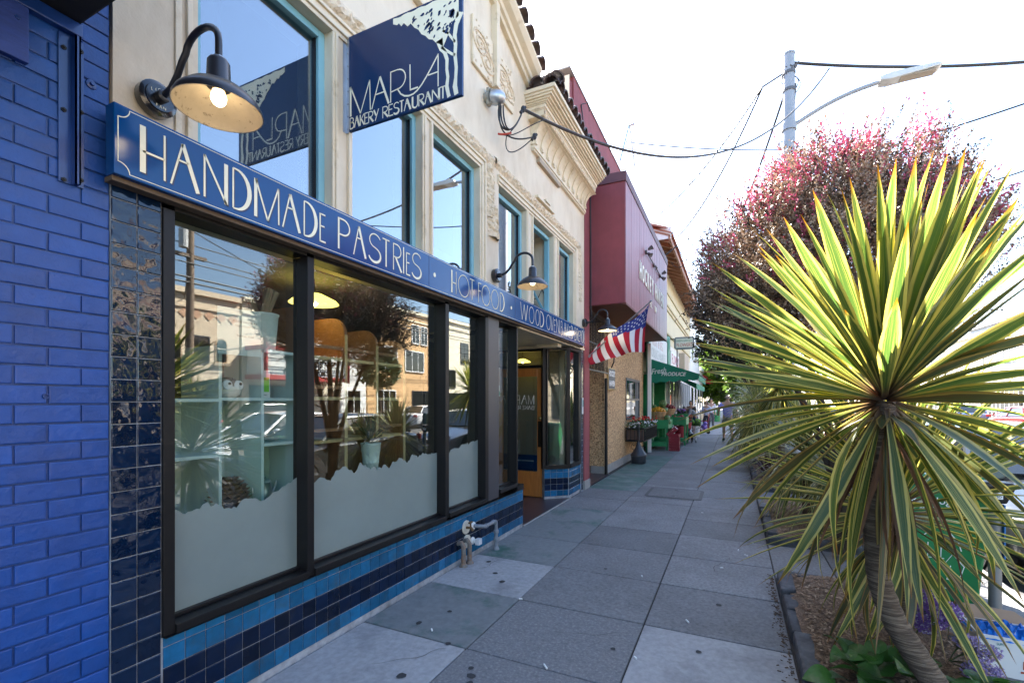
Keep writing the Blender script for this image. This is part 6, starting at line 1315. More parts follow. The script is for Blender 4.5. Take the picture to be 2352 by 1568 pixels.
trunk(ct, [(.96, 2.67, .03), (.855, 2.72, .27), (.772, 2.74, .41), (.68, 2.75, .571), (.624, 2.755, .753), (.61, 2.755, 1.019), (.627, 2.755, 1.334), (.652, 2.755, 1.6)], (.056, .039), BARK)
TIPS = {}
def aim(t_, c_, tip, dn, mi, w_, roll, r_):
    """one leaf from the crown centre whose tip (after its droop) ends at the 3d point tip"""
    c_ = Vector(c_); v = Vector(tip) - c_; L = v.length; ch_ = v.normalized(); me = LM[(dn, mi)]; tv = me.vertices[len(me.vertices) - 2].co; phi = math.atan2(-tv.z, tv.x); k = math.hypot(tv.x, tv.z)
    side = Vector((0, 0, 1)).cross(ch_)
    if side.length < .08: side = Vector((1, 0, 0))
    side.normalize(); side = Quaternion(ch_, roll) @ side; d = Quaternion(side, -phi) @ ch_; up = d.cross(side)
    inst('leaf', me, t_, c_ + d * .02, Matrix((d, side, up)).transposed().to_quaternion(), (L / k, w_, L / k))
def leaf_from_view(t_, c_, u, v, L, far, **k):
    # direction of a leaf tip as sighted from eye height at the camera's standing point; fixed length decides its depth
    s_, cc = math.sin(R(25.38)), math.cos(R(25.38)); r = (u - 1176) / 1070.6; dz = -(v - 921) / 1070.6; D = Vector((-s_ + r * cc, cc + r * s_, dz)); E_ = Vector((0, 0, 1.6)); c_ = Vector(c_); D2 = D.normalized(); m_ = (c_ - E_).dot(D2); q_ = E_ + D2 * m_; h = (q_ - c_).length
    x = math.sqrt(max(0, L * L - h * h)); tip = E_ + D2 * (m_ + (x if far else -x)); aim(t_, c_, tip, k['dn'], k['mi'], k['w_'], k['roll'], k['r_'])
CC = (.650, 2.755, 1.60); LS = .83; r_ = random.Random(41)
UPT = [(1620,653),(1640,607),(1686,586),(1727,530),(1763,530),(1746,569),(1804,506),(1843,501),(1870,445),(1894,438),(1935,445),(1953,418),(2016,387),(2059,375),(2103,369),(2144,358),(2174,365),(2215,352),(2258,365),(2281,372),(2326,384),(2334,462),(1593,734),(1610,751),(1596,792),(1654,683),(1664,813),(1596,829),(1722,878),(1729,922),(2085,520),(2140,545),(2030,660),(2060,690),(2150,615),(1990,560),(1900,640),(1945,690),(1830,700),(2200,470),(2240,500),(2300,520)]
SIDE = [(1562,968),(1572,1014),(1640,1070),(1606,1118),(1593,1065)]
LOW = [(1688,1189),(1693,1234),(1789,1334),(1809,1338),(1843,1353),(1892,1219),(1904,1348),(1931,1273),(1976,1480),(2040,1399),(2091,1358),(2146,1440),(2180,1133),(2234,1273),(2278,1338),(2346,1378),(1960,1390),(2010,1330),(2120,1420),(1740,1205)]
RIGHT = [(2390,470),(2420,540),(2440,600),(2380,620),(2450,680),(2400,720),(2470,760),(2430,800),(2480,850),(2400,870),(2460,920),(2440,980),(2480,1030),(2400,1060),(2440,1120),(2380,1150),(2410,1220),(2350,1240),(2370,1300),(2420,900),(2380,790)]
for (u, v) in UPT:
    leaf_from_view(ct, CC, u, v, LS * r_.uniform(1.12, 1.24), r_.random() < .68, dn=r_.choice('aab'), mi=0, w_=r_.uniform(.060, .078), roll=R(r_.uniform(-50, 50)), r_=r_)
for (u, v) in UPT:
    if r_.random() < .85: leaf_from_view(ct, CC, u + r_.uniform(-45, 45), v + r_.uniform(10, 90), LS * r_.uniform(1.02, 1.2), r_.random() < .8, dn=r_.choice('aab'), mi=0, w_=r_.uniform(.050, .066), roll=R(r_.uniform(-60, 60)), r_=r_)
for (u, v) in RIGHT + LOW[6:]:
    if r_.random() < .75: leaf_from_view(ct, CC, u + r_.uniform(-40, 50), v + r_.uniform(-40, 40), LS * r_.uniform(1.0, 1.2), r_.random() < .7, dn=r_.choice('abc'), mi=r_.choice((0, 0, 1)), w_=r_.uniform(.044, .06), roll=R(r_.uniform(-60, 60)), r_=r_)
for (u, v) in SIDE: leaf_from_view(ct, CC, u, v, LS * r_.uniform(1.10, 1.18), r_.random() < .5, dn=r_.choice('bc'), mi=r_.choice((0, 0, 1)), w_=r_.uniform(.044, .058), roll=R(r_.uniform(-60, 60)), r_=r_)
for (u, v) in LOW: leaf_from_view(ct, CC, u, v, LS * r_.uniform(1.02, 1.2), r_.random() < .55, dn=r_.choice('bcd'), mi=r_.choice((0, 0, 1)), w_=r_.uniform(.048, .068), roll=R(r_.uniform(-70, 70)), r_=r_)
for (u, v) in RIGHT: leaf_from_view(ct, CC, u, v, LS * r_.uniform(1.1, 1.25), r_.random() < .5, dn=r_.choice('abbc'), mi=r_.choice((0, 0, 0, 1)), w_=r_.uniform(.050, .066), roll=R(r_.uniform(-55, 55)), r_=r_)
for i in range(26):   # leaves on the far side of the crown
    a = R(r_.uniform(35, 145)); e_ = R(r_.uniform(-35, 60)); d = Vector((math.cos(a) * math.cos(e_), math.sin(a) * math.cos(e_), math.sin(e_))); aim(ct, CC, Vector(CC) + d * LS * r_.uniform(.95, 1.15), r_.choice('abc'), 0, .052, R(r_.uniform(-40, 40)), r_)
for i in range(5):    # young short leaves in the heart
    a = R(r_.uniform(180, 360)); e_ = R(r_.uniform(40, 75)); d = Vector((math.cos(a) * math.cos(e_), math.sin(a) * math.cos(e_), math.sin(e_))); aim(ct, Vector(CC) + Vector((0, 0, .06)), Vector(CC) + d * r_.uniform(.35, .6), 'a', 0, .07, R(r_.uniform(-40, 40)), r_)
for i in range(24):   # dead hanging leaves
    a = R(15 * i + 10); aim(ct, Vector(CC) - Vector((0, 0, .1)), Vector(CC) + Vector((math.cos(a) * r_.uniform(.10, .3), math.sin(a) * r_.uniform(.10, .3), -r_.uniform(.45, .85))), r_.choice('bc'), 3, r_.uniform(.016, .034), R(r_.uniform(-90, 90)), r_)
for i in range(10):   # dry leaf bases round the neck
    a = R(36 * i); d = Vector((math.cos(a), math.sin(a), -.9)).normalized(); aim(ct, Vector(CC) - Vector((0, 0, .05)), Vector(CC) + d * r_.uniform(.18, .3), 'c', 1, .05, 0, r_)
ct2 = thing('cabbage_tree', 'short variegated cabbage tree right behind the leaning trunk', 'plant', (.92, 3.5, .06), 'variegated cabbage trees in the planters')
trunk(ct2, [(.92, 3.5, 0), (.90, 3.48, .5), (.88, 3.45, .93)], (.045, .042), BARK)
crown(ct2, (.88, 3.45, .93), 175, .72, .98, .042, 21, el_lo=-62, mat_young=0)
def joined_crown(t_, c_, n, L0, L1, w_, seed, m, el_lo=-60, el_hi=85, nm='foliage'):
    r_ = random.Random(seed); b_ = MB(); c_ = Vector(c_); uvs = []
    for i in range(n):
        el = R(max(-80, min(87, el_hi + (el_lo - el_hi) * ((i + .5) / n) ** 1.1 + r_.uniform(-8, 8)))); a = i * 2.39996 + r_.uniform(-.3, .3); d = Vector((math.cos(a) * math.cos(el), math.sin(a) * math.cos(el), math.sin(el))); s_ = d.cross(Vector((0, 0, 1))).normalized(); L_ = r_.uniform(L0, L1); dr_ = (.08 + .32 * max(0, math.cos(el))) * r_.uniform(.4, 1.3) * L_
        P = [c_ + d * (L_ * t_q) - Vector((0, 0, dr_ * t_q ** 2.2)) for t_q in (.03, .35, .7, 1.0)]; W = (w_ * .4, w_, w_ * .72, .002)
        vs = []
        for p, w1 in zip(P, W): vs += [p - s_ * w1 / 2, p + s_ * w1 / 2]
        b_.add(vs, [(0, 1, 3, 2), (2, 3, 5, 4), (4, 5, 7, 6)]); uvs += [(0, .05), (1, .05), (0, .35), (1, .35), (0, .7), (1, .7), (0, .95), (1, .95)]
    o_ = obj(nm, b_, m, t_, recalc=False); me = o_.data; ul = me.uv_layers.new(name='UVMap')
    li = np.empty(len(me.loops), dtype=np.int32); me.loops.foreach_get('vertex_index', li); ul.data.foreach_set('uv', np.array(uvs, dtype=np.float32)[li].ravel())
    return o_
for (x, y, zc, n, L0, L1, w_, lab, sd_) in ((.85, 7.2, .92, 190, .75, 1.05, .05, 'dark spiky cabbage tree in the second planter', 31), (.78, 9.9, 1.85, 210, .75, 1.0, .05, 'tall spiky cabbage tree in the third planter', 32), (1.05, 6.45, .75, 120, .6, .85, .04, 'low spiky plant at the near end of the second planter', 33), (.55, 11.9, 1.3, 230, .8, 1.15, .05, 'bushy spiky plant in the third planter near the walking man', 34), (.9, 14.6, 1.55, 260, .9, 1.35, .06, 'large spiky plant in the fourth planter', 35), (.45, 16.6, 1.0, 240, .8, 1.2, .06, 'spiky plant arching over the sidewalk beside the walking man', 36), (.8, 19.5, 1.6, 240, 1.0, 1.5, .07, 'spiky plant in the farthest planter', 37), (.7, 22.5, 1.9, 220, 1.0, 1.5, .07, 'last spiky plant at the end of the planters', 38)):
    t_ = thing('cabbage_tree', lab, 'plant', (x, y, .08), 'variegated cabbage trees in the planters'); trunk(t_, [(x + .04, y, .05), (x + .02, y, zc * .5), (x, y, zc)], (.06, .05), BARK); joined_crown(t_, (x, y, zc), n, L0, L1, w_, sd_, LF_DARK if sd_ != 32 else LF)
for (x, y, lab, sd_) in ((.72, 9.75, 'low clump of dark red strappy leaves in the third planter', 41), (.6, 10.6, 'second clump of dark red strappy leaves further back', 42)):
    t_ = thing('red_strap_plant', lab, 'plant', (x, y, .08), 'dark red strappy plants'); joined_crown(t_, (x, y, .1), 60, .4, .7, .035, sd_, plain('maroon_leaf', (.055, .016, .018), .5, trans=.2), el_lo=5)
for (x, y, lab, sd_) in ((.95, 13.0, 'pile of arching strap leaves on the third planter', 44), (.5, 14.2, 'low arching strap leaf clump by the fourth planter edge', 45), (.6, 18.9, 'low strap leaf clump behind the walking man', 46)):
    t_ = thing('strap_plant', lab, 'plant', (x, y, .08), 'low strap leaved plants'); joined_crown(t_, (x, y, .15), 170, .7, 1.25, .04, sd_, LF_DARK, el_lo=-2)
# broad leaved ground plant
t = thing('broad_leaf_plant', 'cluster of broad glossy green leaves at the foot of the leaning trunk', 'plant', (.75, 2.74, .08))
b = MB(); vs = []; n1 = 8
for i in range(n1 + 1):
    t_ = i / n1; w_ = math.sin(PI * min(1, t_ ** .62)) ** .8 * .46 + .01 * (1 - t_); z = .12 * math.sin(PI * t_) - .10 * t_ * t_
    for j in range(5): q_ = (j - 2) / 2; vs.append((t_, q_ * w_, z + .07 * abs(q_) * w_ * 2 + .02 * math.sin(7 * t_ + 3 * q_)))
b.add(vs, [(i * 5 + j, i * 5 + j + 1, (i + 1) * 5 + j + 1, (i + 1) * 5 + j) for i in range(n1) for j in range(4)])
BLM = mesh_of('leaf', b, pm('glossy_broad_leaf', (.06, .155, .03), .3, var=.25, vs=5, trans=.25, rnd_amt=.25, bump=.004, bs=9), smooth=True, recalc=False)
r_ = random.Random(9)
for i in range(62):
    a = r_.uniform(0, 6.28); rr = r_.uniform(.02, .24); x = .74 + rr * 1.2 * math.cos(a); y = 3.0 + rr * math.sin(a) * .8; z = .11 + r_.uniform(.0, .26) * (1 - rr / .34)
    if math.hypot(x - .87, y - 2.71) < .10: continue
    inst('leaf', BLM, t, (x, y, z), (r_.uniform(-.55, .55), r_.uniform(-.6, .35), a + r_.uniform(-.8, .8)), tuple([r_.uniform(.10, .165)] * 3))
for (x, y) in ((1.05, 2.78), (1.12, 2.9), (1.0, 2.6), (1.08, 3.0), (.98, 2.95)):
    for k in range(5): inst('leaf', BLM, t, (x + r_.uniform(-.07, .07), y + r_.uniform(-.07, .07), .12 + r_.uniform(0, .16)), (r_.uniform(-.4, .4), r_.uniform(-.5, .2), r_.uniform(0, 6.28)), tuple([r_.uniform(.09, .14)] * 3))
# sea lavender
def lavender(lab, heads, root, c1, c2, sd_):
    t_ = thing('sea_lavender', lab, 'flowers', root, 'purple sea lavender by the planter edge'); r2 = random.Random(sd_); st = MB(); fl = MB()
    for (c_, rx, rz, n) in heads:
        c_ = Vector(c_); base = Vector(root)
        for k in range(7):
            tip = c_ + Vector((r2.uniform(-rx, rx), r2.uniform(-rx, rx), r2.uniform(-rz, rz))); st.tube(bez(base, base.lerp(c_, .4) + Vector((0, 0, .05)), base.lerp(c_, .8), tip, 5), .0028, 4)
        for k in range(n):
            while True:
                v = Vector((r2.uniform(-1, 1), r2.uniform(-1, 1), r2.uniform(-1, 1)))
                if v.length < 1: break
            p = c_ + Vector((v.x * rx, v.y * rx, v.z * rz + .25 * rx * v.x)); s_ = r2.uniform(.004, .0085); a = r2.uniform(0, 6.28); d1 = Vector((math.cos(a), math.sin(a), r2.uniform(-.5, .5))) * s_; d2 = Vector((-math.sin(a), math.cos(a), r2.uniform(-.6, .6))) * s_; nn = Vector((0, 0, s_ * .8))
            fl.add([p - d1, p - d2, p + d1, p + d2, p + nn * 1.2], [(0, 1, 4), (1, 2, 4), (2, 3, 4), (3, 0, 4)], 0 if r2.random() < .82 else 1)
    obj('stems', st, plain('lavender_stem', (.09, .12, .05), .7), t_); obj('florets', fl, [c1, c2], t_, recalc=False)
PUR = plain('purple_floret', (.24, .12, .44), .6, rnd_amt=.1, trans=.2); PALEP = plain('pale_floret', (.62, .55, .72), .6); FADE = plain('faded_purple_floret', (.30, .22, .42), .7); TANF = plain('dried_floret', (.34, .25, .19), .8)
lavender('bright purple sea lavender head behind the leaning trunk', [((1.04, 3.62, .40), .085, .06, 620), ((1.10, 3.60, .33), .12, .075, 1300), ((1.06, 3.60, .26), .07, .05, 420)], (1.0, 3.7, .1), PUR, PALEP, 3)
lavender('faded purple sea lavender drooping over the planter edge at bottom right', [((1.17, 3.42, .27), .06, .03, 330), ((1.24, 3.4, .23), .07, .04, 420), ((1.17, 3.24, .19), .085, .055, 720), ((1.20, 3.17, .12), .06, .05, 420)], (1.12, 3.5, .1), FADE, TANF, 4)
b = MB(); b.tube(bez((.33, 2.62, .15), (.36, 2.70, .24), (.44, 2.66, .19), (.56, 2.55, .10), 12), .004, 5); tag(obj('dry_stem', b, plain('dry_stem', (.22, .14, .09), .8), loc=(.4, 2.6, .1)), 'bent dry stem arching over the planter edge at the bottom', 'stem')

# ================================================================== TREES
def leaf_cloud(name, parent, pos, dirs, nl, L_, wl, seed, mats_, midx=None, spread=.55):
    # pos, dirs: arrays (n,3); each sprig carries nl leaf quads
    rg = np.random.default_rng(seed); n = len(pos); N_ = n * nl
    p = np.repeat(pos, nl, 0); d = np.repeat(dirs, nl, 0); t_ = np.tile(np.linspace(0, 1, nl), n)
    ln = np.repeat(rg.uniform(.7, 1.3, n) * L_, nl); base = p + d * (t_ * ln)[:, None]
    rv = rg.normal(size=(N_, 3)); rv /= np.linalg.norm(rv, axis=1)[:, None]; perp = rv - d * (rv * d).sum(1)[:, None]; perp /= np.linalg.norm(perp, axis=1)[:, None] + 1e-9
    ld = d * (1 - spread) + perp * spread; ld /= np.linalg.norm(ld, axis=1)[:, None]; sd_ = np.cross(ld, rg.normal(size=(N_, 3))); sd_ /= np.linalg.norm(sd_, axis=1)[:, None] + 1e-9
    ll = (wl * rg.uniform(.7, 1.3, N_))[:, None]; w_ = ll * .30
    V = np.empty((N_, 4, 3)); V[:, 0] = base; V[:, 1] = base + ld * ll * .5 + sd_ * w_; V[:, 2] = base + ld * ll; V[:, 3] = base + ld * ll * .5 - sd_ * w_
    V = V.reshape(-1, 3) - np.array(org(parent)); me = bpy.data.meshes.new(name)
    me.vertices.add(len(V)); me.vertices.foreach_set('co', V.ravel()); me.loops.add(N_ * 4); me.loops.foreach_set('vertex_index', np.arange(N_ * 4, dtype=np.int32)); me.polygons.add(N_); me.polygons.foreach_set('loop_start', np.arange(0, N_ * 4, 4, dtype=np.int32))
    for m in mats_: me.materials.append(m)
    if midx is not None: me.polygons.foreach_set('material_index', np.repeat(midx, nl).astype(np.int32))
    me.update(calc_edges=True); me.validate(); o_ = bpy.data.objects.new(name, me); col.objects.link(o_); o_.parent = parent; ORG[o_.name] = org(parent); return o_
def tree_skeleton(t_, base, tops, r0, m, seed, fork=.45):
    b_ = MB(); r_ = random.Random(seed); base = Vector(base)
    for k, tp in enumerate(tops):
        tp = Vector(tp); mid = base.lerp(tp, fork); mid = Vector((base.x + (tp.x - base.x) * .25, base.y + (tp.y - base.y) * .25, mid.z)); P = bez(base, base + Vector((0, 0, (tp.z - base.z) * .35)), mid, tp, 9)
        b_.tube(P, [r0 * (1 - .82 * i / 9) * (1 if k == 0 else .72) for i in range(10)], 8)
        for q_ in range(5):
            s_ = P[r_.randint(5, 9)]; b_.tube([s_, s_ + Vector((r_.uniform(-.35, .35), r_.uniform(-.35, .35), r_.uniform(.05, .45)))], [.014, .005], 5)
    obj('trunk', b_, m, t_, smooth=True)
BARKD = pm('dark_shaggy_bark', (.06, .04, .028), .9, var=.4, vs=8, bump=.01, bs=25)
def shell_points(n, lobes, seed, zmin=None, inner=.55):
    rg = np.random.default_rng(seed); P = []; D = []
    wts = np.array([l[1][0] * l[1][2] for l in lobes]); wts = wts / wts.sum()
    for li, (c_, rad) in enumerate(lobes):
        k = int(n * wts[li]); v = rg.normal(size=(k, 3)); v /= np.linalg.norm(v, axis=1)[:, None]; r_ = rg.uniform(inner, 1.0, k) ** .6
        lump = 1 + .10 * np.sin(v[:, 0] * 7 + li) * np.cos(v[:, 1] * 6 + 2 * li) + .06 * np.sin(v[:, 2] * 11)
        p = np.array(c_) + v * np.array(rad) * (r_ * lump)[:, None]; P.append(p); D.append(v * 0.75 + np.array((0, 0, .62)) + rg.normal(size=(k, 3)) * .22)
    P = np.vstack(P); D = np.vstack(D); D /= np.linalg.norm(D, axis=1)[:, None]
    if zmin is not None:
        keep = zmin(P); P = P[keep]; D = D[keep]
    return P, D
PF1 = plain('bronze_leaf', (.17, .115, .075), .42, var=.35, vs=3, trans=.1); PF2 = plain('dark_bronze_leaf', (.06, .044, .032), .5, var=.3, vs=3, trans=.06); PF3 = plain('pink_blossom', (.52, .09, .16), .6, var=.3, vs=4, trans=.15); PF4 = plain('tan_leaf', (.40, .28, .19), .42, var=.3, vs=3, trans=.12)
pt = thing('pink_tea_tree', 'round bronze leaved tree with pink blossom above the spiky plant', 'tree', (1.05, 5.7, .1))
tree_skeleton(pt, (1.0, 5.75, .05), [(1.0, 5.6, 3.6), (.3, 5.3, 3.3), (1.7, 5.5, 3.5), (1.1, 6.3, 3.4), (.9, 5.0, 3.1), (.1, 5.9, 2.9)], .085, BARKD, 3)
lob = [((.95, 5.6, 3.12), (.95, .9, .92)), ((.30, 5.55, 2.98), (.60, .75, .66)), ((1.42, 5.6, 3.02), (.58, .75, .66)), ((.10, 5.7, 2.62), (.40, .6, .38)), ((1.05, 5.6, 3.40), (.62, .7, .60)), ((1.66, 5.6, 2.95), (.32, .5, .42))]
C_, CD = shell_points(860, lob, 5, zmin=lambda P: P[:, 2] > 2.25 + .16 * np.sin(P[:, 0] * 4), inner=.62)
rg = np.random.default_rng(2); per = 15; P = np.repeat(C_, per, 0) + rg.normal(size=(len(C_) * per, 3)) * np.array((.075, .075, .075)); D = np.repeat(CD, per, 0) + rg.normal(size=(len(C_) * per, 3)) * .30; D /= np.linalg.norm(D, axis=1)[:, None]; ctone = np.repeat(rg.random(len(C_)), per); cpink = np.repeat(rg.random(len(C_)), per)
rg = np.random.default_rng(8); out_ = np.max([0 * P[:, 0]] + [1 - 0 * P[:, 0]], axis=0)
dist = np.min([np.abs(np.sqrt((((P - np.array(c_)) / np.array(r0_)) ** 2).sum(1)) - 1) for c_, r0_ in lob], axis=0); dmin = np.min([np.sqrt((((P - np.array(c_)) / np.array(r0_)) ** 2).sum(1)) for c_, r0_ in lob], axis=0)
hgt = np.clip((P[:, 2] - 2.5) / 1.6, 0, 1); cl = np.sin(P[:, 0] * 8) * np.sin(P[:, 1] * 7) * np.sin(P[:, 2] * 7 + 1)
pk = np.clip((dmin - .78) * 2.2, 0, .6) * (.25 + .9 * hgt) + .22 * np.clip(cl, 0, 1)
pkp = np.where(cpink > .93 - .50 * hgt, .80, .03) * np.clip((dmin - .70) * 4, 0, 1)
mi = np.where(rg.random(len(P)) < pkp, 2, np.where(ctone < .25, np.where(rg.random(len(P)) < .6, 1, 0), np.where(rg.random(len(P)) < .35 + .5 * ctone, 3, 0)))
mi = np.where((P[:, 2] < 2.7) & (mi == 2), 1, mi)
leaf_cloud('crown', pt, P, D, 15, .17, .027, 4, (PF1, PF2, PF3, PF4), mi)
dt = thing('dark_tree', 'dark evergreen tree hanging over the sidewalk behind the pink tree', 'tree', (.9, 14.2, .1))
tree_skeleton(dt, (.9, 14.2, .05), [(.3, 14.0, 4.6), (-.6, 13.9, 4.4), (1.4, 14.5, 4.9), (-.5, 14.3, 3.6)], .13, BARKD, 6)
P, D = shell_points(3600, [((.15, 14, 4.35), (.95, 1.3, 1.0)), ((-.42, 14, 3.9), (.45, .8, .6)), ((-.28, 14, 3.1), (.55, .8, .5)), ((1.1, 14.3, 4.3), (1.1, 1.2, 1.1)), ((.5, 14, 3.0), (.9, .8, .5))], 15)
leaf_cloud('crown', dt, P, D, 12, .30, .075, 5, (plain('dark_olive_leaf', (.030, .036, .018), .55, var=.4, vs=2), plain('darkest_leaf', (.018, .022, .013), .6)), (rg.random(len(P)) < .4).astype(int))
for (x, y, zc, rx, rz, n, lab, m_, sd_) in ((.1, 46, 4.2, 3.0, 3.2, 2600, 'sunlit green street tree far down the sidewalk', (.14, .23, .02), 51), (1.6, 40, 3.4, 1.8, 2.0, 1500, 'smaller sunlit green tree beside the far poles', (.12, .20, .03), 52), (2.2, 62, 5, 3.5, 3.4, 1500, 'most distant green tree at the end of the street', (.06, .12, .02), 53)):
    t_ = thing('street_tree', lab, 'tree', (x, y, .0), 'far green street trees'); tree_skeleton(t_, (x, y, 0), [(x, y, zc), (x - rx * .5, y, zc - .3), (x + rx * .5, y, zc)], .16, BARKD, sd_); P, D = shell_points(n, [((x, y, zc), (rx, rx, rz * .8)), ((x - rx * .4, y, zc - rz * .3), (rx * .6, rx * .6, rz * .5)), ((x + rx * .45, y - .5, zc + rz * .2), (rx * .6, rx * .6, rz * .5))], sd_); leaf_cloud('crown', t_, P, D, 9, .55, .30, sd_, (plain('leaf_green_%d' % sd_ if False else 'sunlit_leaf_' + lab.split()[0], m_, .5, var=.3, vs=1, trans=.35), plain('shade_leaf', (.04, .075, .015), .5)), (np.random.default_rng(sd_).random(len(P)) < .35).astype(int))

# ================================================================== STREET LIGHT POLE, CABLES
pl = thing('street_light', 'grey metal street light pole carrying cables behind the pink tree', 'street light', (1.17, 12.5, 0))
b = MB(); b.tube([(1.17, 12.5, 0), (1.17, 12.5, 9.6)], [.17, .115], 20); b.lathe((1.17, 12.5, 9.6), [(.125, 0), (.125, .04), (.06, .09), (0, .1)], 16); obj('pole', b, STEEL, pl, smooth=True)
b = MB(); b.tube(bez((1.25, 12.5, 7.95), (1.8, 12.5, 8.25), (2.2, 12.5, 8.42), (2.90, 12.5, 8.49), 12), .045, 10); b.lathe((1.17, 12.5, 7.85), [(.155, 0), (.155, .16)], 18); obj('arm', b, STEEL, pl, smooth=True)
b = MB(); b.prism([(2.84, 8.45), (3.0, 8.42), (3.82, 8.47), (3.88, 8.50), (3.80, 8.55), (3.05, 8.57), (2.84, 8.53)], 'y', 12.35, 12.65); b.ball((3.1, 12.5, 8.6), .05, 8); hd = obj('lamp_head', b, plain('pale_grey_luminaire', (.55, .55, .53), .5), pl, bev=.02)
b = MB(); b.box(3.2, 3.78, 12.39, 12.61, 8.425, 8.445); obj('lens', b, plain('amber_led_panel', (.35, .28, .2), .4), hd)
b = MB(); b.tube([(1.07, 12.5, 9.22), (.62, 12.5, 9.02)], .02, 6); b.lathe((1.17, 12.5, 9.15), [(.135, 0), (.135, .06)], 16); b.lathe((1.17, 12.5, 8.75), [(.14, 0), (.14, .06)], 16)
for k in range(9): a = k * .7; b.tube(bez((1.17 + .13 * math.cos(a), 12.5 + .13 * math.sin(a), 8.7 + .07 * k), (1.17 + .3 * math.cos(a), 12.4, 8.8 + .08 * k), (1.4, 12.45, 9.0 + .04 * k), (1.17 + .14 * math.cos(a + 2), 12.5 + .13 * math.sin(a + 2), 9.3), 8), .012, 5)
b.tube([(1.30, 12.48, 8.9), (1.22, 12.45, 7.6)], .02, 6); b.tube(bez((1.05, 12.45, 7.6), (.9, 12.4, 7.65), (.95, 12.4, 7.4), (1.06, 12.45, 7.45), 6), .012, 5); obj('cable_hardware', b, plain('hardware_grey', (.10, .10, .11), .5), pl)
def cable(lab, a, c_, s_, r_, n=20):
    b_ = MB(); b_.tube(sag(a, c_, s_, n), r_, 6); tag(obj('overhead_cable', b_, CABLE, loc=a, smooth=True), lab, 'cable', 'overhead cables')
cable('twisted service cable from the cream wall across to the street light', (-2.12, 4.76, 4.86), (1.95, 12.5, 9.06), 1.15, .017, 30)
cable('thick bundled cable running right from the top of the street light', (1.25, 12.5, 9.40), (10.5, 15.6, 9.45), .42, .032)
cable('upper thin cable from the pole bracket to the red bay roof', (.62, 12.5, 9.02), (-2.0, 13.9, 6.9), .25, .022); cable('lower thin cable from the pole bracket to the eaves', (.62, 12.5, 9.0), (-2.0, 16.4, 6.8), .5, .022)
cable('cable from the pole down toward the far eaves', (1.10, 12.5, 8.8), (-1.9, 25.5, 8.3), 1.4, .026); cable('faint cable crossing behind the pole', (-2.6, 12.3, 8.4), (3.6, 14.5, 8.0), .2, .014); cable('cable at the right beyond the blossom', (2.4, 14, 7.6), (9, 12, 8.2), .2, .018); cable('lower cable at the right edge', (2.6, 16, 6.6), (9, 14, 7.6), .2, .018)
b = MB(); b.tube([(1.17, 12.5, 9.65), (1.5, 11.2, 12.5)], .012, 5); b.tube([(1.46, 11.35, 11.2), (1.49, 11.2, 11.5)], .05, 8); tag(obj('guy_wire', b, ALU, loc=(1.17, 12.5, 9.65)), 'thin wire rising from the pole top with an insulator', 'wire')
b = MB(); b.tube([(-2.6, 11.9, 7.72), (-2.4, 12.0, 8.6), (-2.25, 12.0, 8.62)], .03, 6); b.tube([(-2.35, 12.6, 7.72), (-2.38, 12.0, 8.6)], .02, 6); tag(obj('roof_mast', b, ALU, loc=(-2.5, 12, 7.7)), 'small metal bracket mast on the red parapet', 'mast')
b = MB(); b.tube([(-1.8, 14.1, 5.8), (-1.45, 14.1, 6.05)], .02, 6); b.tube(bez((-1.45, 14.1, 6.05), (-1.3, 14.2, 5.7), (-1.2, 14.1, 5.5), (-1.35, 14.0, 5.6), 8), .012, 5); b.tube(bez((-1.2, 14, 5.9), (-1.1, 14, 5.3), (-1.5, 14, 5.3), (-1.6, 14.1, 5.6), 10), .010, 5); tag(obj('cable_anchor', b, CABLE, loc=(-1.5, 14.1, 5.8)), 'tangle of drop wires at the corner of the red bay', 'cable')
for (x, y, lab) in ((1.35, 33, 'nearer of two far white poles beside the green tree'), (1.9, 31, 'thicker far white pole beside the green tree')):
    b = MB(); b.tube([(x, y, 0), (x, y, 7)], .10 if x < 1.5 else .13, 10); tag(obj('far_pole', b, WHITE, loc=(x, y, 0), smooth=True), lab, 'pole', 'far poles')

# ================================================================== BIN, METER POST, BOX
t = thing('recycling_bin', 'green wheeled recycling bin with white scrawl behind the spiky leaves', 'recycling bin', (1.45, 4.98, 0))
def taper(b_, cx_, cy_, z0, z1, w0, d0, w1, d1): b_.add([(cx_ + sx_ * w / 2, cy_ + sy_ * d / 2, z) for z, w, d in ((z0, w0, d0), (z1, w1, d1)) for sx_, sy_ in ((-1, -1), (1, -1), (1, 1), (-1, 1))], [(3, 2, 1, 0), (4, 5, 6, 7)] + [(i, (i + 1) % 4, 4 + (i + 1) % 4, 4 + i) for i in range(4)])
BING = plain('bin_green', (.012, .19, .055), .42, var=.12, vs=5)
b = MB(); taper(b, 1.46, 5.0, .04, .95, .48, .50, .60, .66); obj('body', b, BING, t, bev=.02)
b = MB(); taper(b, 1.46, 5.0, .95, .985, .65, .72, .65, .72); taper(b, 1.46, 5.0, .985, 1.03, .64, .71, .52, .6); obj('lid', b, BING, t, bev=.012)
for s_ in (-.24, .24): b = MB(); b.lathe((1.46 + s_, 5.26, .10), [(.04, -.02), (.10, -.02), (.10, .02), (.04, .02)], 16, (1, 0, 0)); obj('wheel', b, IRON, t)
put_text('Recology', .075, LTW, t, (1.40, 4.658, .83), face='-y', depth=.001); put_text('RECYCLING', .03, LTW, t, (1.40, 4.668, .77), face='-y', depth=.001)
b = MB(); T3 = lambda x, z, o: (x, 4.735 - .09 * (z - .1), z)
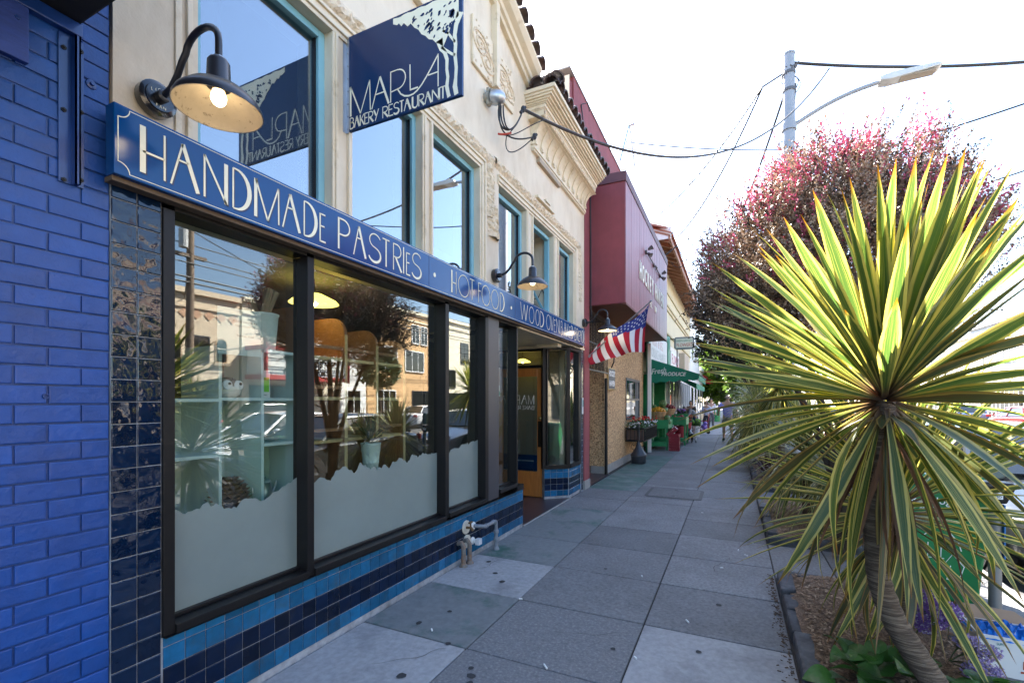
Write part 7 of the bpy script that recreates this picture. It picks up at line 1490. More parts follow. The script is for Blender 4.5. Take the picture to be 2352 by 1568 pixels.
for P_ in ([(1.35, .55), (1.42, .62), (1.50, .60), (1.56, .52), (1.58, .45)], [(1.46, .50), (1.46, .30), (1.53, .42), (1.60, .33), (1.58, .25)], [(1.38, .5), (1.38, .38), (1.48, .38)], [(1.52, .33), (1.50, .22), (1.60, .20)], [(1.40, .3), (1.44, .16), (1.52, .14)]):
    ribbon(b, P_, .007, lambda x, z, o: (x, 4.742 - .08 * z - .004, z), 0)
obj('chalk_scrawl', b, LTW, t, recalc=False)
t = thing('parking_meter', 'grey meter post with a black box and small white sticker at the right', 'parking meter', (1.71, 4.54, 0))
b = MB(); b.tube([(1.71, 4.54, 0), (1.71, 4.54, .90)], .036, 16); b.lathe((1.71, 4.54, 0), [(.11, 0), (.105, .02), (.05, .04), (.036, .05)], 18); obj('post', b, plain('galvanised_post', (.20, .20, .19), .5, metal=.4, var=.2), t, smooth=True)
b = MB(); taper(b, 1.69, 4.54, .87, .98, .13, .11, .21, .14); taper(b, 1.69, 4.54, .98, 1.02, .21, .14, .20, .13); obj('box', b, IRON, t, bev=.01)
b = MB(); b.box(1.645, 1.725, 4.466, 4.468, .905, .965); st = obj('sticker', b, WHITE, t); put_text('bar', .030, IRON, t, (1.685, 4.464, .95), face='-y', depth=.0006); put_text('DESSO', .022, IRON, t, (1.685, 4.464, .92), face='-y', depth=.0006)
b = MB(); b.prism(rrect(1.63, 1.77, 1.04, 1.32, .065), 'y', 4.50, 4.58); obj('meter_head', b, plain('meter_grey_green', (.10, .13, .12), .4, metal=.4), t, bev=.01)
b = MB(); b.box(1.745, 1.752, 4.50, 4.545, .45, .86); obj('blue_sticker', b, plain('meter_blue', (.02, .16, .42), .5), t)
t2 = None
for (y, lab) in ((9.3, 'second parking meter further along the kerb'), (14.8, 'third parking meter near the fourth planter')):
    c_ = copy_tree(t); c_.location = (1.71, y, 0); c_['label'] = lab; c_['group'] = 'parking meters along the kerb'
t['group'] = 'parking meters along the kerb'
t = thing('ice_cream_box', 'white cardboard ice cream box stuffed with blue plastic bags on the ground', 'cardboard box', (1.5, 3.9, 0))
qz = Matrix.Rotation(R(-4), 3, 'Z'); CB = plain('white_carton', (.66, .65, .62), .7, var=.05); cx_, cy_ = 1.50, 3.80
b = MB()
for (dx, dy_, w_, d_) in ((0, -.13, .36, .006), (0, .13, .36, .006), (-.18, 0, .006, .26), (.18, 0, .006, .26)): b.obox((cx_ + dx, cy_ + dy_, .115), (w_, d_, .225), qz)
b.obox((cx_, cy_, .005), (.36, .26, .01), qz); obj('carton', b, CB, t)
b = MB(); b.add([(1.33, 3.93, .225), (1.67, 3.92, .225), (1.62, 4.06, .26), (1.36, 4.07, .27), (1.33, 3.934, .22), (1.67, 3.924, .22), (1.62, 4.064, .255), (1.36, 4.074, .265)], [(0, 1, 2, 3), (7, 6, 5, 4), (0, 4, 5, 1), (1, 5, 6, 2), (2, 6, 7, 3), (3, 7, 4, 0)]); obj('flap', b, plain('brown_card', (.30, .19, .11), .8), t)
fx = cy_ - .1345
def on_front(x, z, off=0): p = Vector((cx_, cy_, 0)) + qz @ Vector((x, -.1335 - off, 0)); return (p.x, p.y, z)
for s_, x, z, sz, m in (('ICE', .125, .188, .024, plain('carton_teal', (.03, .2, .2), .6)), ('CREAM', .125, .160, .024, MATS['carton_teal']), ('2.0 OZ.', .125, .135, .019, plain('carton_red', (.5, .06, .03), .6)), ('SUPER', -.08, .185, .02, MATS['carton_teal']), ('3 GAL', -.10, .16, .016, MATS['carton_teal'])):
    put_text(s_, sz, m, t, on_front(x, z, .001), face='-y', depth=.0005, sx=.75)
b = MB(); T3 = lambda x, z, o: on_front(x, z, .001)
ribbon(b, [(.02, .115), (.05, .125), (.085, .118), (.09, .095), (.06, .09), (.03, .088)], .014, T3, 0); ribbon(b, [(.02, .11), (.018, .07), (.05, .055), (.08, .06)], .02, T3, 0); ribbon(b, [(.0, .045), (.05, .05), (.07, .04)], .012, T3, 0); obj('red_emblem', b, plain('emblem_red_brown', (.38, .07, .03), .6), t, recalc=False)
b = MB()
for (x, z) in ((.03, .20), (.055, .18), (.06, .205), (.03, .22)): b.add([on_front(x, z, .001), on_front(x + .018, z - .008, .001), on_front(x + .026, z - .03, .001), on_front(x + .008, z - .02, .001)], [(0, 1, 2, 3)])
obj('green_diamonds', b, plain('emblem_green', (.02, .25, .09), .6), t, recalc=False)
me_ = MB(); rb_ = random.Random(3); n1, n2 = 22, 12; vs = []
for j in range(n2 + 1):
    for i in range(n1 + 1): u_, v_ = i / n1, j / n2; e_ = min(1, 4 * min(u_, 1 - u_)) * min(1, 4 * min(v_, 1 - v_)); vs.append((cx_ - .19 + .38 * u_ + rb_.uniform(-.006, .006), cy_ - .135 + .27 * v_ + rb_.uniform(-.006, .006), .205 + e_ * (.035 + rb_.uniform(-.022, .03))))
me_.add(vs, [(j * (n1 + 1) + i, j * (n1 + 1) + i + 1, (j + 1) * (n1 + 1) + i + 1, (j + 1) * (n1 + 1) + i) for j in range(n2) for i in range(n1)])
tag(obj('plastic_bag', me_, plain('blue_plastic_bag', (.015, .19, .62), .22, trans=.3), loc=(cx_, cy_, .2), recalc=False), 'crumpled bright blue plastic bag spilling over the white carton', 'plastic bag')
# ================================================================== PEOPLE
def skin(verts, edges, root=0, sub=1):
    me = bpy.data.meshes.new('s'); me.from_pydata([v[:3] for v in verts], edges, []); o = bpy.data.objects.new('s', me); col.objects.link(o)
    md = o.modifiers.new('skin', 'SKIN'); md.use_smooth_shade = True; md.branch_smoothing = .4
    sv = me.skin_vertices[0].data
    for i, v in enumerate(verts): sv[i].radius = (v[3], v[4] if len(v) > 4 else v[3]); sv[i].use_root = (i == root)
    ss = o.modifiers.new('sub', 'SUBSURF'); ss.levels = sub; ss.render_levels = sub
    dg = bpy.context.evaluated_depsgraph_get(); dg.update(); out = bpy.data.meshes.new_from_object(o.evaluated_get(dg)); bpy.data.objects.remove(o); return out
def place(me, name, parent, loc, yaw, mats_, s_=1.0):
    me.transform(Matrix.Translation(Vector(loc) - org(parent)) @ Matrix.Rotation(yaw, 4, 'Z') @ Matrix.Diagonal((s_, s_, s_, 1)))
    me.materials.clear()
    for m in (mats_ if isinstance(mats_, (list, tuple)) else [mats_]): me.materials.append(m)
    me.polygons.foreach_set('use_smooth', [True] * len(me.polygons)); me.name = name
    o = bpy.data.objects.new(name, me); col.objects.link(o); o.parent = parent; ORG[o.name] = org(parent); return o
def person(lab, loc, yaw, J, skin_m, hair_m, top_m, bot_m, shoe_m, s_=1.0, short_sleeve=True, shorts=True, bald=False, stoop=0.0, hair_long=False):
    """faces local +y. J: joint overrides"""
    t_ = thing('person', lab, 'person', loc)
    j = dict(pel=(0, 0, .93), bel=(0, .01, 1.08), che=(0, .0, 1.30), nk=(0, 0, 1.47), h0=(0, .015, 1.56), h1=(0, .03, 1.63), h2=(0, .02, 1.71),
             sL=(-.19, 0, 1.40), eL=(-.25, -.03, 1.13), wL=(-.25, .06, .90), sR=(.19, 0, 1.40), eR=(.25, -.03, 1.13), wR=(.25, .06, .90),
             hL=(-.10, 0, .88), kL=(-.11, .02, .49), aL=(-.11, -.03, .09), tL=(-.12, .10, .035), hR=(.10, 0, .88), kR=(.11, .02, .49), aR=(.11, -.03, .09), tR=(.12, .10, .035))
    j.update(J); V = []; E_ = []; ix = {}
    def a(k, *r): ix[k] = len(V); V.append((*j[k], *r))
    a('pel', .15, .12); a('bel', .15, .115); a('che', .165, .115); a('nk', .062); a('h0', .058); a('h1', .076, .088); a('h2', .066, .074)
    for s in 'LR': a('s' + s, .066); a('e' + s, .045); a('w' + s, .03); a('h' + s, .095); a('k' + s, .06); a('a' + s, .042); a('t' + s, .036)
    for p, q_ in (('pel', 'bel'), ('bel', 'che'), ('che', 'nk'), ('nk', 'h0'), ('h0', 'h1'), ('h1', 'h2')): E_.append((ix[p], ix[q_]))
    for s in 'LR':
        for p, q_ in (('che', 's' + s), ('s' + s, 'e' + s), ('e' + s, 'w' + s), ('pel', 'h' + s), ('h' + s, 'k' + s), ('k' + s, 'a' + s), ('a' + s, 't' + s)): E_.append((ix[p], ix[q_]))
    body = place(skin(V, E_, 0, 2), 'body', t_, loc, yaw, skin_m, s_)
    # hands with separate fingers
    for s in 'LR':
        w_ = Vector(j['w' + s]); d = (w_ - Vector(j['e' + s])).normalized(); side = d.cross(Vector((0, 1, 0))); side = side.normalized() if side.length > .1 else Vector((1, 0, 0)); b_ = MB()
        b_.tube([w_ - d * .02, w_ + d * .03, w_ + d * .085], [.026, .036, .034], 8)
        for k in range(4): o_ = side * (.022 * (k - 1.5)); L_ = (.055, .07, .065, .05)[k]; b_.tube([w_ + d * .08 + o_, w_ + d * (.08 + L_ * .6) + o_ * 1.05 + Vector((0, .008, 0)), w_ + d * (.08 + L_) + o_ + Vector((0, .022, 0))], [.0095, .0085, .006], 6)
        th = (1 if s == 'L' else -1); b_.tube([w_ + d * .03 + side * .03 * th, w_ + d * .06 + side * .052 * th, w_ + d * .085 + side * .055 * th], [.011, .010, .007], 6)
        place(mesh_of('hand', b_, skin_m), 'hand', t_, loc, yaw, skin_m, s_)
    # face
    h1 = Vector(j['h1']); h2 = Vector(j['h2']); hd_ = (h2 - Vector(j['h0'])).normalized(); fw = Vector((0, 1, 0)) - hd_ * hd_.y; fw.normalize(); rt = fw.cross(hd_)
    b_ = MB(); b_.tube([h1 + fw * .088 + hd_ * .02, h1 + fw * .112 - hd_ * .012, h1 + fw * .09 - hd_ * .022], [.008, .015, .009], 6)
    for k in (-1, 1): b_.ball(h1 + rt * .083 * k - fw * .01, .022, 6, sz=1.3)
    place(mesh_of('face', b_, skin_m), 'face', t_, loc, yaw, skin_m, s_)
    b_ = MB(); [b_.ball(h1 + rt * .03 * k + fw * .082 + hd_ * .022, .009, 6) for k in (-1, 1)]; b_.obox(h1 + fw * .087 - hd_ * .045, (.042, .01, .008)); place(mesh_of('features', b_, IRON), 'eyes_and_mouth', t_, loc, yaw, plain('dark_features', (.05, .02, .02), .5), s_)
    if not bald:
        b_ = MB(); c_ = h1 + hd_ * .035 - fw * .02; b_.ball(c_, .099, 12, sz=1.0); b_.v = [v if (Vector(v) - h1).dot(fw) < .045 or (Vector(v) - h1).dot(hd_) > .062 else tuple(Vector(v) - fw * .05) for v in b_.v]
        if hair_long: b_.tube([c_ - fw * .03, c_ - fw * .07 - hd_ * .10, c_ - fw * .05 - hd_ * .17], [.09, .085, .05], 10); [b_.tube([c_ + rt * .07 * k, c_ + rt * .088 * k - hd_ * .09, c_ + rt * .075 * k - hd_ * .15], [.035, .035, .02], 7) for k in (-1, 1)]
        place(mesh_of('hair', b_, hair_m), 'hair', t_, loc, yaw, hair_m, s_)
    else:
        b_ = MB(); c_ = h1 - fw * .018 - hd_ * .02; b_.lathe(c_, [(.088, -.02), (.092, .0), (.088, .03)], 16); place(mesh_of('hair', b_, hair_m), 'hair', t_, loc, yaw, hair_m, s_)
    # clothes
    pel = Vector(j['pel']); bel = Vector(j['bel']); che = Vector(j['che']); nk = Vector(j['nk']); dn = (pel - bel).normalized()
    V = [(*(pel + dn * .05), .175, .145), (*bel, .178, .14), (*che, .185, .135), (*(che.lerp(nk, .8)), .085)]; E_ = [(0, 1), (1, 2), (2, 3)]
    for s in 'LR':
        sh, el, wr = Vector(j['s' + s]), Vector(j['e' + s]), Vector(j['w' + s]); i0 = len(V); V.append((*sh, .088)); V.append((*(sh.lerp(el, .85)), .075)); E_ += [(2, i0), (i0, i0 + 1)]
        if not short_sleeve: V.append((*el, .06)); V.append((*el.lerp(wr, .9), .045)); E_ += [(i0 + 1, i0 + 2), (i0 + 2, i0 + 3)]
    place(skin(V, E_, 1, 2), 'top', t_, loc, yaw, top_m, s_)
    V = [(*(pel + Vector((0, 0, .06))), .168, .138), (*(pel - Vector((0, 0, .02))), .165, .14)]; E_ = [(0, 1)]
    for s in 'LR':
        hp, kn, an = Vector(j['h' + s]), Vector(j['k' + s]), Vector(j['a' + s]); i0 = len(V); V.append((*hp, .115)); V.append((*hp.lerp(kn, .55), .108)); V.append((*hp.lerp(kn, .92), .098)); E_ += [(1, i0), (i0, i0 + 1), (i0 + 1, i0 + 2)]
        if not shorts: V.append((*kn.lerp(an, .5), .075)); V.append((*kn.lerp(an, .95), .065)); E_ += [(i0 + 2, i0 + 3), (i0 + 3, i0 + 4)]
    place(skin(V, E_, 1, 2), 'shorts' if shorts else 'trousers', t_, loc, yaw, bot_m, s_)
    b_ = MB()
    for s in 'LR': an, to = Vector(j['a' + s]), Vector(j['t' + s]); b_.tube([an + (an - to) * .45 + Vector((0, 0, -.03)), an + Vector((0, 0, -.02)), to, to + (to - an).normalized() * .06], [.035, .052, .046, .025], 10)
    place(mesh_of('shoes', b_, shoe_m), 'shoes', t_, loc, yaw, shoe_m, s_)
    return t_
SK1 = plain('skin_fair', (.50, .27, .19), .5); SK2 = plain('skin_tan', (.42, .24, .15), .5); HB = plain('black_hair', (.015, .012, .011), .5); HG = plain('grey_hair', (.28, .25, .23), .7)
person('person in a lavender shirt and khaki shorts walking away down the sidewalk', (-.20, 20.4, 0), R(4),
       dict(eL=(-.31, -.05, 1.14), wL=(-.31, .16, 1.02), eR=(.31, -.04, 1.13), wR=(.33, .10, .93), kL=(-.12, .10, .49), aL=(-.12, .12, .10), tL=(-.13, .26, .045), kR=(.13, .02, .49), aR=(.14, -.22, .17), tR=(.14, -.14, .05), sL=(-.21, 0, 1.41), sR=(.21, 0, 1.41)),
       SK1, HG, plain('lavender_shirt', (.30, .27, .70), .8, var=.1), plain('khaki_shorts', (.20, .19, .145), .8, var=.3, vs=9), IRON, 1.07, True, True, True)
person('person in a grey sweater and jeans bending over the flower buckets', (-1.66, 24.6, 0), R(105),
       dict(bel=(0, .10, 1.05), che=(0, .27, 1.20), nk=(0, .40, 1.26), h0=(0, .47, 1.28), h1=(0, .54, 1.30), h2=(0, .60, 1.36), sL=(-.18, .30, 1.24), eL=(-.22, .38, .98), wL=(-.18, .55, .82), sR=(.18, .30, 1.24), eR=(.22, .38, .98), wR=(.18, .58, .85)), SK2, HG, plain('grey_sweater', (.26, .27, .29), .9, var=.1), plain('blue_jeans', (.02, .05, .13), .8), IRON, .95, False, False)
person('person with dark hair in a light denim jacket looking at a phone', (-1.32, 27.6, 0), R(170), dict(eL=(-.24, .04, 1.12), wL=(-.07, .24, 1.20), eR=(.24, .04, 1.12), wR=(.07, .24, 1.22)), SK2, HB, plain('light_denim', (.40, .44, .56), .8), plain('dark_trousers', (.02, .02, .03), .8), IRON, .92, False, False, hair_long=True)
person('person in a white shirt standing behind the denim jacket', (-1.20, 30.5, 0), R(185), {}, SK1, HB, plain('white_shirt', (.66, .66, .67), .8), plain('grey_trousers', (.10, .10, .11), .8), IRON, 1.0, False, False)
person('person with dark hair in a dark top half hidden behind the grey sweater', (-2.0, 26.2, 0), R(170), {}, SK2, HB, plain('black_top', (.02, .02, .022), .8), plain('dark_trousers', (.02, .02, .03), .8), IRON, .93, True, False, hair_long=True)
# folding shopping cart
t = thing('shopping_cart', 'small red folding shopping cart with purple bags beside the jeans', 'cart', (-1.30, 24.9, 0))
b = MB()
for (x, y) in ((-1.48, 24.75), (-1.12, 24.75), (-1.48, 25.05), (-1.12, 25.05)): b.tube([(x, y, .08), (x, y, .62)], .012, 6)
for z in (.18, .62): b.tube([(-1.48, 24.75, z), (-1.12, 24.75, z), (-1.12, 25.05, z), (-1.48, 25.05, z), (-1.48, 24.75, z)], .010, 6)
b.tube([(-1.12, 24.75, .62), (-1.05, 24.75, .95), (-1.05, 25.05, .95), (-1.12, 25.05, .62)], .012, 6); obj('frame', b, plain('cart_red', (.35, .03, .05), .5), t)
for x in (-1.48, -1.10): b = MB(); b.lathe((x, 24.72, .09), [(.04, -.015), (.09, -.015), (.09, .015), (.04, .015)], 14, (0, 1, 0)); obj('wheel', b, IRON, t)
b = MB(); b.ball((-1.3, 24.9, .34), .15, 10, sz=.9); b.ball((-1.24, 24.88, .50), .10, 8); obj('bag', b, plain('purple_bag', (.22, .14, .50), .6), t, smooth=True)
# dog on a lead
dx, dyy = -1.42, 19.1
t = thing('dog', 'small black and white dog on a lead standing on the sidewalk', 'dog', (dx, dyy, 0))
V = [(0, -.22, .30, .075, .08), (0, .02, .30, .085, .095), (0, .20, .33, .085, .10), (0, .29, .42, .055), (0, .35, .50, .062), (0, .43, .49, .04), (0, .49, .47, .025), (0, -.30, .36, .02), (0, -.36, .46, .012)]; E_ = [(0, 1), (1, 2), (2, 3), (3, 4), (4, 5), (5, 6), (0, 7), (7, 8)]
for s_ in (-1, 1):
    i0 = len(V); V += [(s_ * .07, .20, .22, .038), (s_ * .07, .19, .11, .024), (s_ * .07, .22, .02, .026), (s_ * .07, -.20, .22, .05), (s_ * .075, -.17, .17, .03), (s_ * .075, -.25, .10, .022), (s_ * .075, -.22, .02, .026)]; E_ += [(2, i0), (i0, i0 + 1), (i0 + 1, i0 + 2), (0, i0 + 3), (i0 + 3, i0 + 4), (i0 + 4, i0 + 5), (i0 + 5, i0 + 6)]
place(skin(V, E_, 1, 2), 'body', t, (dx, dyy, 0), R(20), pm('dog_coat', (.02, .02, .022), .8, c2=(.6, .58, .55), c2s=4.5, c2t=.52, c2w=.02))
b = MB()
for s_ in (-1, 1): b.add([(s_ * .035, .33, .55), (s_ * .065, .34, .53), (s_ * .06, .31, .62), (s_ * .05, .30, .55)], [(0, 1, 2), (1, 3, 2), (3, 0, 2), (0, 3, 1)]); b.ball((s_ * .03, .405, .52), .009, 6)
b.ball((0, .51, .475), .014, 6); place(mesh_of('ears', b, IRON), 'ears_and_nose', t, (dx, dyy, 0), R(20), IRON)
b = MB(); b.tube(sag((-1.50, 19.38, .46), (-.54, 20.55, 1.08), .12, 12), .010, 5); tag(obj('lead', b, IRON, loc=(-1.5, 19.4, .4)), 'black dog lead running up to the walking man', 'lead')

# ================================================================== CARS
RUB = plain('tyre_rubber', (.015, .015, .016), .8); RIM = plain('alloy_rim', (.40, .41, .43), .35, metal=.8); CGL = pm('car_glass', (.012, .015, .016), .03, spec=.9); HLT = pm('headlight_glass', (.55, .57, .6), .08, metal=.2, spec=.8); TLT = plain('tail_light_red', (.45, .012, .015), .2); CHR = pm('chrome', (.6, .6, .62), .12, metal=1.0)
def car(lab, x, y, head, paint, grp, L_=4.5, H_=1.46, name='parked_car', gz=-.14):
    """head=-1: front faces -y ; x,y = middle of the front bumper"""
    t_ = thing(name, lab, 'car', (x, y - head * L_ / 2, gz), grp); sc = L_ / 4.5
    def W(px, s_, z): return (x + px, y - head * s_ * sc, gz + z)
    ST = [(0, .62, .58, .60), (.08, .78, .66, .70), (.35, .86, .73, .80), (.8, .89, .80, .90), (1.25, .90, .90, .99), (2.0, .905, .93, .98), (3.2, .905, .96, .99), (3.8, .89, .98, 1.03), (4.25, .85, .97, 1.02), (4.45, .76, .90, .93), (4.5, .66, .62, .66)]
    b_ = MB(); vs = []; nr = 11
    for (s_, hw, zb, zt) in ST:
        e_ = .30 if 0 < s_ < 4.5 else .38
        half = [(hw * .80, .20), (hw * .97, e_), (hw * 1.0, .58 if 0 < s_ < 4.5 else .5), (hw * .985, zb - .05), (hw * .88, zb)]
        ring = [(-a, c_) for a, c_ in half] + [(0, zt)] + [(a, c_) for a, c_ in reversed(half)]
        vs += [W(a, s_, c_) for a, c_ in ring]
    k = len(ST); b_.add(vs, [(i * nr + q_, i * nr + q_ + 1, (i + 1) * nr + q_ + 1, (i + 1) * nr + q_) for i in range(k - 1) for q_ in range(nr - 1)] + [tuple(range(nr)), tuple(range((k - 1) * nr, k * nr))] + [(i * nr, (i + 1) * nr, (i + 1) * nr + nr - 1, i * nr + nr - 1) for i in range(k - 1)])
    o_ = obj('body', b_, paint, t_, smooth=True); sb_ = o_.modifiers.new('sub', 'SUBSURF'); sb_.levels = 1; sb_.render_levels = 1
    b_ = MB(); RS = [(1.95, .60, H_ - .06), (2.25, .64, H_), (3.0, .64, H_), (3.45, .60, H_ - .05)]; vs = []
    for (s_, hw, z) in RS: vs += [W(-hw, s_, z - .05), W(-hw * .8, s_, z), W(0, s_, z + .02), W(hw * .8, s_, z), W(hw, s_, z - .05)]
    b_.add(vs, [(i * 5 + q_, i * 5 + q_ + 1, (i + 1) * 5 + q_ + 1, (i + 1) * 5 + q_) for i in range(3) for q_ in range(4)])
    for sd_ in (-1, 1):
        for P_ in ([(.80, 1.22, .94), (.60, 1.95, H_ - .08)], [(.83, 2.5, .95), (.64, 2.5, H_ - .05)], [(.80, 4.0, .99), (.60, 3.45, H_ - .07)], [(.60, 1.95, H_ - .08), (.65, 2.6, H_ - .05), (.60, 3.45, H_ - .07)]): b_.tube([W(sd_ * a, c_, d) for a, c_, d in P_], .035, 6)
    obj('roof', b_, paint, t_, smooth=True)
    def pane(P_, nm, m=CGL): b_ = MB(); c_ = Vector(W(0, 2.6, 1.0)); q_ = [Vector(W(*p)) for p in P_]; n_ = (q_[1] - q_[0]).cross(q_[2] - q_[0]).normalized(); n_ = n_ if n_.dot(sum(q_, Vector()) / len(q_) - c_) > 0 else -n_; m_ = len(q_); b_.add(q_ + [p - n_ * .012 for p in q_], [tuple(range(m_)), tuple(range(m_, 2 * m_))[::-1]] + [(i, (i + 1) % m_, m_ + (i + 1) % m_, m_ + i) for i in range(m_)]); obj(nm, b_, m, t_)
    pane([(-.76, 1.24, .97), (.76, 1.24, .97), (.57, 1.96, H_ - .06), (-.57, 1.96, H_ - .06)], 'windshield'); pane([(-.74, 3.98, 1.01), (.74, 3.98, 1.01), (.56, 3.44, H_ - .06), (-.56, 3.44, H_ - .06)], 'rear_window')
    for sd_ in (-1, 1):
        pane([(sd_ * .83, 1.32, .94), (sd_ * .83, 2.46, .95), (sd_ * .635, 2.46, H_ - .07), (sd_ * .61, 2.0, H_ - .09)], 'side_window'); pane([(sd_ * .83, 2.54, .95), (sd_ * .81, 3.92, .99), (sd_ * .61, 3.42, H_ - .08), (sd_ * .635, 2.54, H_ - .07)], 'side_window')
        for s_ in (.82, 3.62):
            b_ = MB(); c_ = W(sd_ * .80, s_, .32); b_.lathe(c_, [(.20, -.10), (.31, -.10), (.32, -.06), (.32, .09), (.30, .115), (.215, .115), (.20, .10)], 26, (sd_, 0, 0)); w_ = obj('wheel', b_, RUB, t_, smooth=True)
            b_ = MB(); b_.lathe(c_, [(.215, .10), (.20, .09), (.06, .095), (.05, .108), (0, .108)], 20, (sd_, 0, 0))
            for q_ in range(5): a = q_ * 2 * PI / 5; b_.beam(Vector(c_) + Vector((sd_ * .10, .05 * math.cos(a), .05 * math.sin(a))), Vector(c_) + Vector((sd_ * .104, .20 * math.cos(a), .20 * math.sin(a))), .05, .02, (1, 0, 0))
            obj('rim', b_, RIM, w_)
            b_ = MB(); b_.lathe(W(sd_ * .80, s_, .34), [(.33, .09), (.385, .10), (.385, .103), (.33, .104)], 22, (sd_, 0, 0)); obj('wheel_arch', b_, RUB, t_)
        b_ = MB(); b_.ball(W(sd_ * .62, .14, .68), .11, 12, sz=.6); obj('headlight', b_, HLT, t_, smooth=True)
        b_ = MB(); b_.box(*sorted((W(sd_ * .58, 0, 0)[0], W(sd_ * .80, 0, 0)[0])), *sorted((W(0, 4.40, 0)[1], W(0, 4.485, 0)[1])), gz + .76, gz + .90); obj('tail_light', b_, TLT, t_, bev=.01)
        b_ = MB(); b_.ball(W(sd_ * .98, 1.45, 1.02), .085, 10, sz=.75); obj('mirror', b_, paint, t_, smooth=True)
        b_ = MB(); b_.box(*sorted((W(sd_ * .90, 0, 0)[0], W(sd_ * .925, 0, 0)[0])), *sorted((W(0, 2.2, 0)[1], W(0, 2.42, 0)[1])), gz + .82, gz + .85); obj('door_handle', b_, CHR, t_)
    b_ = MB(); b_.box(x - .42, x + .42, *sorted((W(0, -.01, 0)[1], W(0, .05, 0)[1])), gz + .46, gz + .62); obj('grille', b_, IRON, t_)
    b_ = MB(); b_.lathe(W(0, -.01, .60), [(.05, 0), (.045, .008), (0, .01)], 14, (0, head, 0)); obj('badge', b_, CHR, t_)
    b_ = MB(); b_.box(x - .16, x + .16, *sorted((W(0, -.025, 0)[1], W(0, 0, 0)[1])), gz + .34, gz + .44); obj('number_plate', b_, WHITE, t_)
    return t_
def cpaint(nm, c_, metal=.0): return pm(nm, c_, .28, metal=metal, coat=1.0, var=.02)
KG = 'cars parked along the near kerb'; OG = 'cars parked along the far kerb'
car('dark grey car parked at the kerb behind the meter post', 3.15, 5.55, -1, cpaint('dark_grey_paint', (.035, .04, .042), .4), KG)
car('white car waiting in the near lane', 5.9, 6.3, -1, cpaint('white_car_paint', (.72, .72, .73)), 'cars in the street')
car('silver car parked further up the near kerb', 3.15, 11.4, -1, cpaint('silver_paint', (.42, .43, .44), .5), KG)
car('white wagon parked beyond the street light', 3.15, 17.2, -1, MATS['white_car_paint'], KG, 4.7, 1.6)
car('dark green car parked opposite under the arched house', 13.9, 17.2, 1, cpaint('dark_green_paint', (.02, .04, .032), .3), OG, 4.7, 1.65); car('white car parked opposite the orange house', 13.9, 28.5, 1, MATS['white_car_paint'], OG); car('red car parked further along the far kerb', 13.9, 36, 1, cpaint('red_paint', (.30, .02, .02)), OG); car('blue car parked at the end of the far kerb', 13.9, 44, 1, cpaint('blue_paint', (.03, .06, .2), .3), OG); car('grey car parked opposite the blue wall', 13.9, 8.5, 1, MATS['silver_paint'], OG)

# ================================================================== ACROSS THE STREET
OX = 18.0
def opp(name, lab, y0, y1, zt, m, wins, trim=None, x=OX, arch=()):
    t_ = thing(name, lab, 'building', (x, (y0 + y1) / 2, 0)); b_ = MB(); b_.box(x, x + 9, y0 + .02, y1 - .02, -.05, zt); obj('wall', b_, m, t_)
    b_ = MB(); b_.box(x - .18, x + .1, y0 + .02, y1 - .02, zt - .12, zt + .12); b_.box(x - .08, x, y0 + .02, y1 - .02, zt - .75, zt - .65); obj('cornice', b_, trim or m, t_)
    for w_ in wins:
        ya, yb, za, zb = w_[:4]; fm = w_[4] if len(w_) > 4 else WHITE; b_ = MB(); f_ = .07
        b_.box(x - .05, x + .03, ya - f_, ya, za - f_, zb + f_); b_.box(x - .05, x + .03, yb, yb + f_, za - f_, zb + f_); b_.box(x - .05, x + .03, ya, yb, zb, zb + f_); b_.box(x - .09, x + .03, ya, yb, za - f_, za)
        n_ = max(2, int((yb - ya) / .6)) if fm is WHITE else 2
        for k in range(1, n_): q_ = ya + (yb - ya) * k / n_; b_.box(x - .04, x + .02, q_ - .025, q_ + .025, za, zb)
        wd = obj('window', b_, fm, t_); b_ = MB(); b_.box(x - .02, x - .012, ya, yb, za, zb); obj('pane', b_, MATS['dark_glass'], wd)
        b_ = MB(); b_.box(x - .011, x - .005, ya, ya + (yb - ya) * .3, za, zb); b_.box(x - .011, x - .005, yb - (yb - ya) * .25, yb, za, zb); obj('curtain', b_, WHITE, wd)
    for (yc, zc, w, h_) in arch:
        b_ = MB(); P_ = [(yc - w / 2, zc), (yc + w / 2, zc)] + [(yc + w / 2 * math.cos(R(a)), zc + h_ - w / 2 + w / 2 * math.sin(R(a))) for a in range(0, 181, 15)]; b_.prism(P_, 'x', x - .03, x + .02); wd = obj('arched_window', b_, plain('tan_reveal', (.42, .30, .19), .8), t_)
        P2 = [(yc + (p[0] - yc) * .78, zc + .06 + (p[1] - zc) * .9) for p in P_]; b_ = MB(); b_.prism(P2, 'x', x - .04, x - .03); obj('pane', b_, MATS['dark_glass'], wd); b_ = MB(); b_.box(x - .05, x - .04, yc - w * .37, yc + w * .37, zc + h_ * .55, zc + h_ * .6); b_.box(x - .16, x, yc - w * .65, yc + w * .65, zc - .12, zc); obj('sill', b_, m, wd)
    return t_
BEI = plain('beige_stucco', (.62, .50, .36), .8); ORA = plain('orange_stucco', (.58, .36, .17), .8); CRM = plain('pale_cream_stucco', (.66, .60, .46), .8); TAN = plain('tan_stucco', (.50, .40, .28), .8); GRYB = plain('grey_stucco', (.42, .42, .42), .8)
opp('opposite_tan_building', 'tan building across the street reflected in the tiles', -14, 3.9, 7.4, TAN, [(-3.5, -2, 4, 5.6), (.2, 1.6, 4, 5.6), (-3, 2, .5, 2.6, POSTG)]); opp('opposite_grey_building', 'grey building across the street', 4, 8.9, 8.2, GRYB, [(5, 6.2, 4.4, 6), (7, 8.2, 4.4, 6), (5, 8, .5, 2.6, POSTG)])
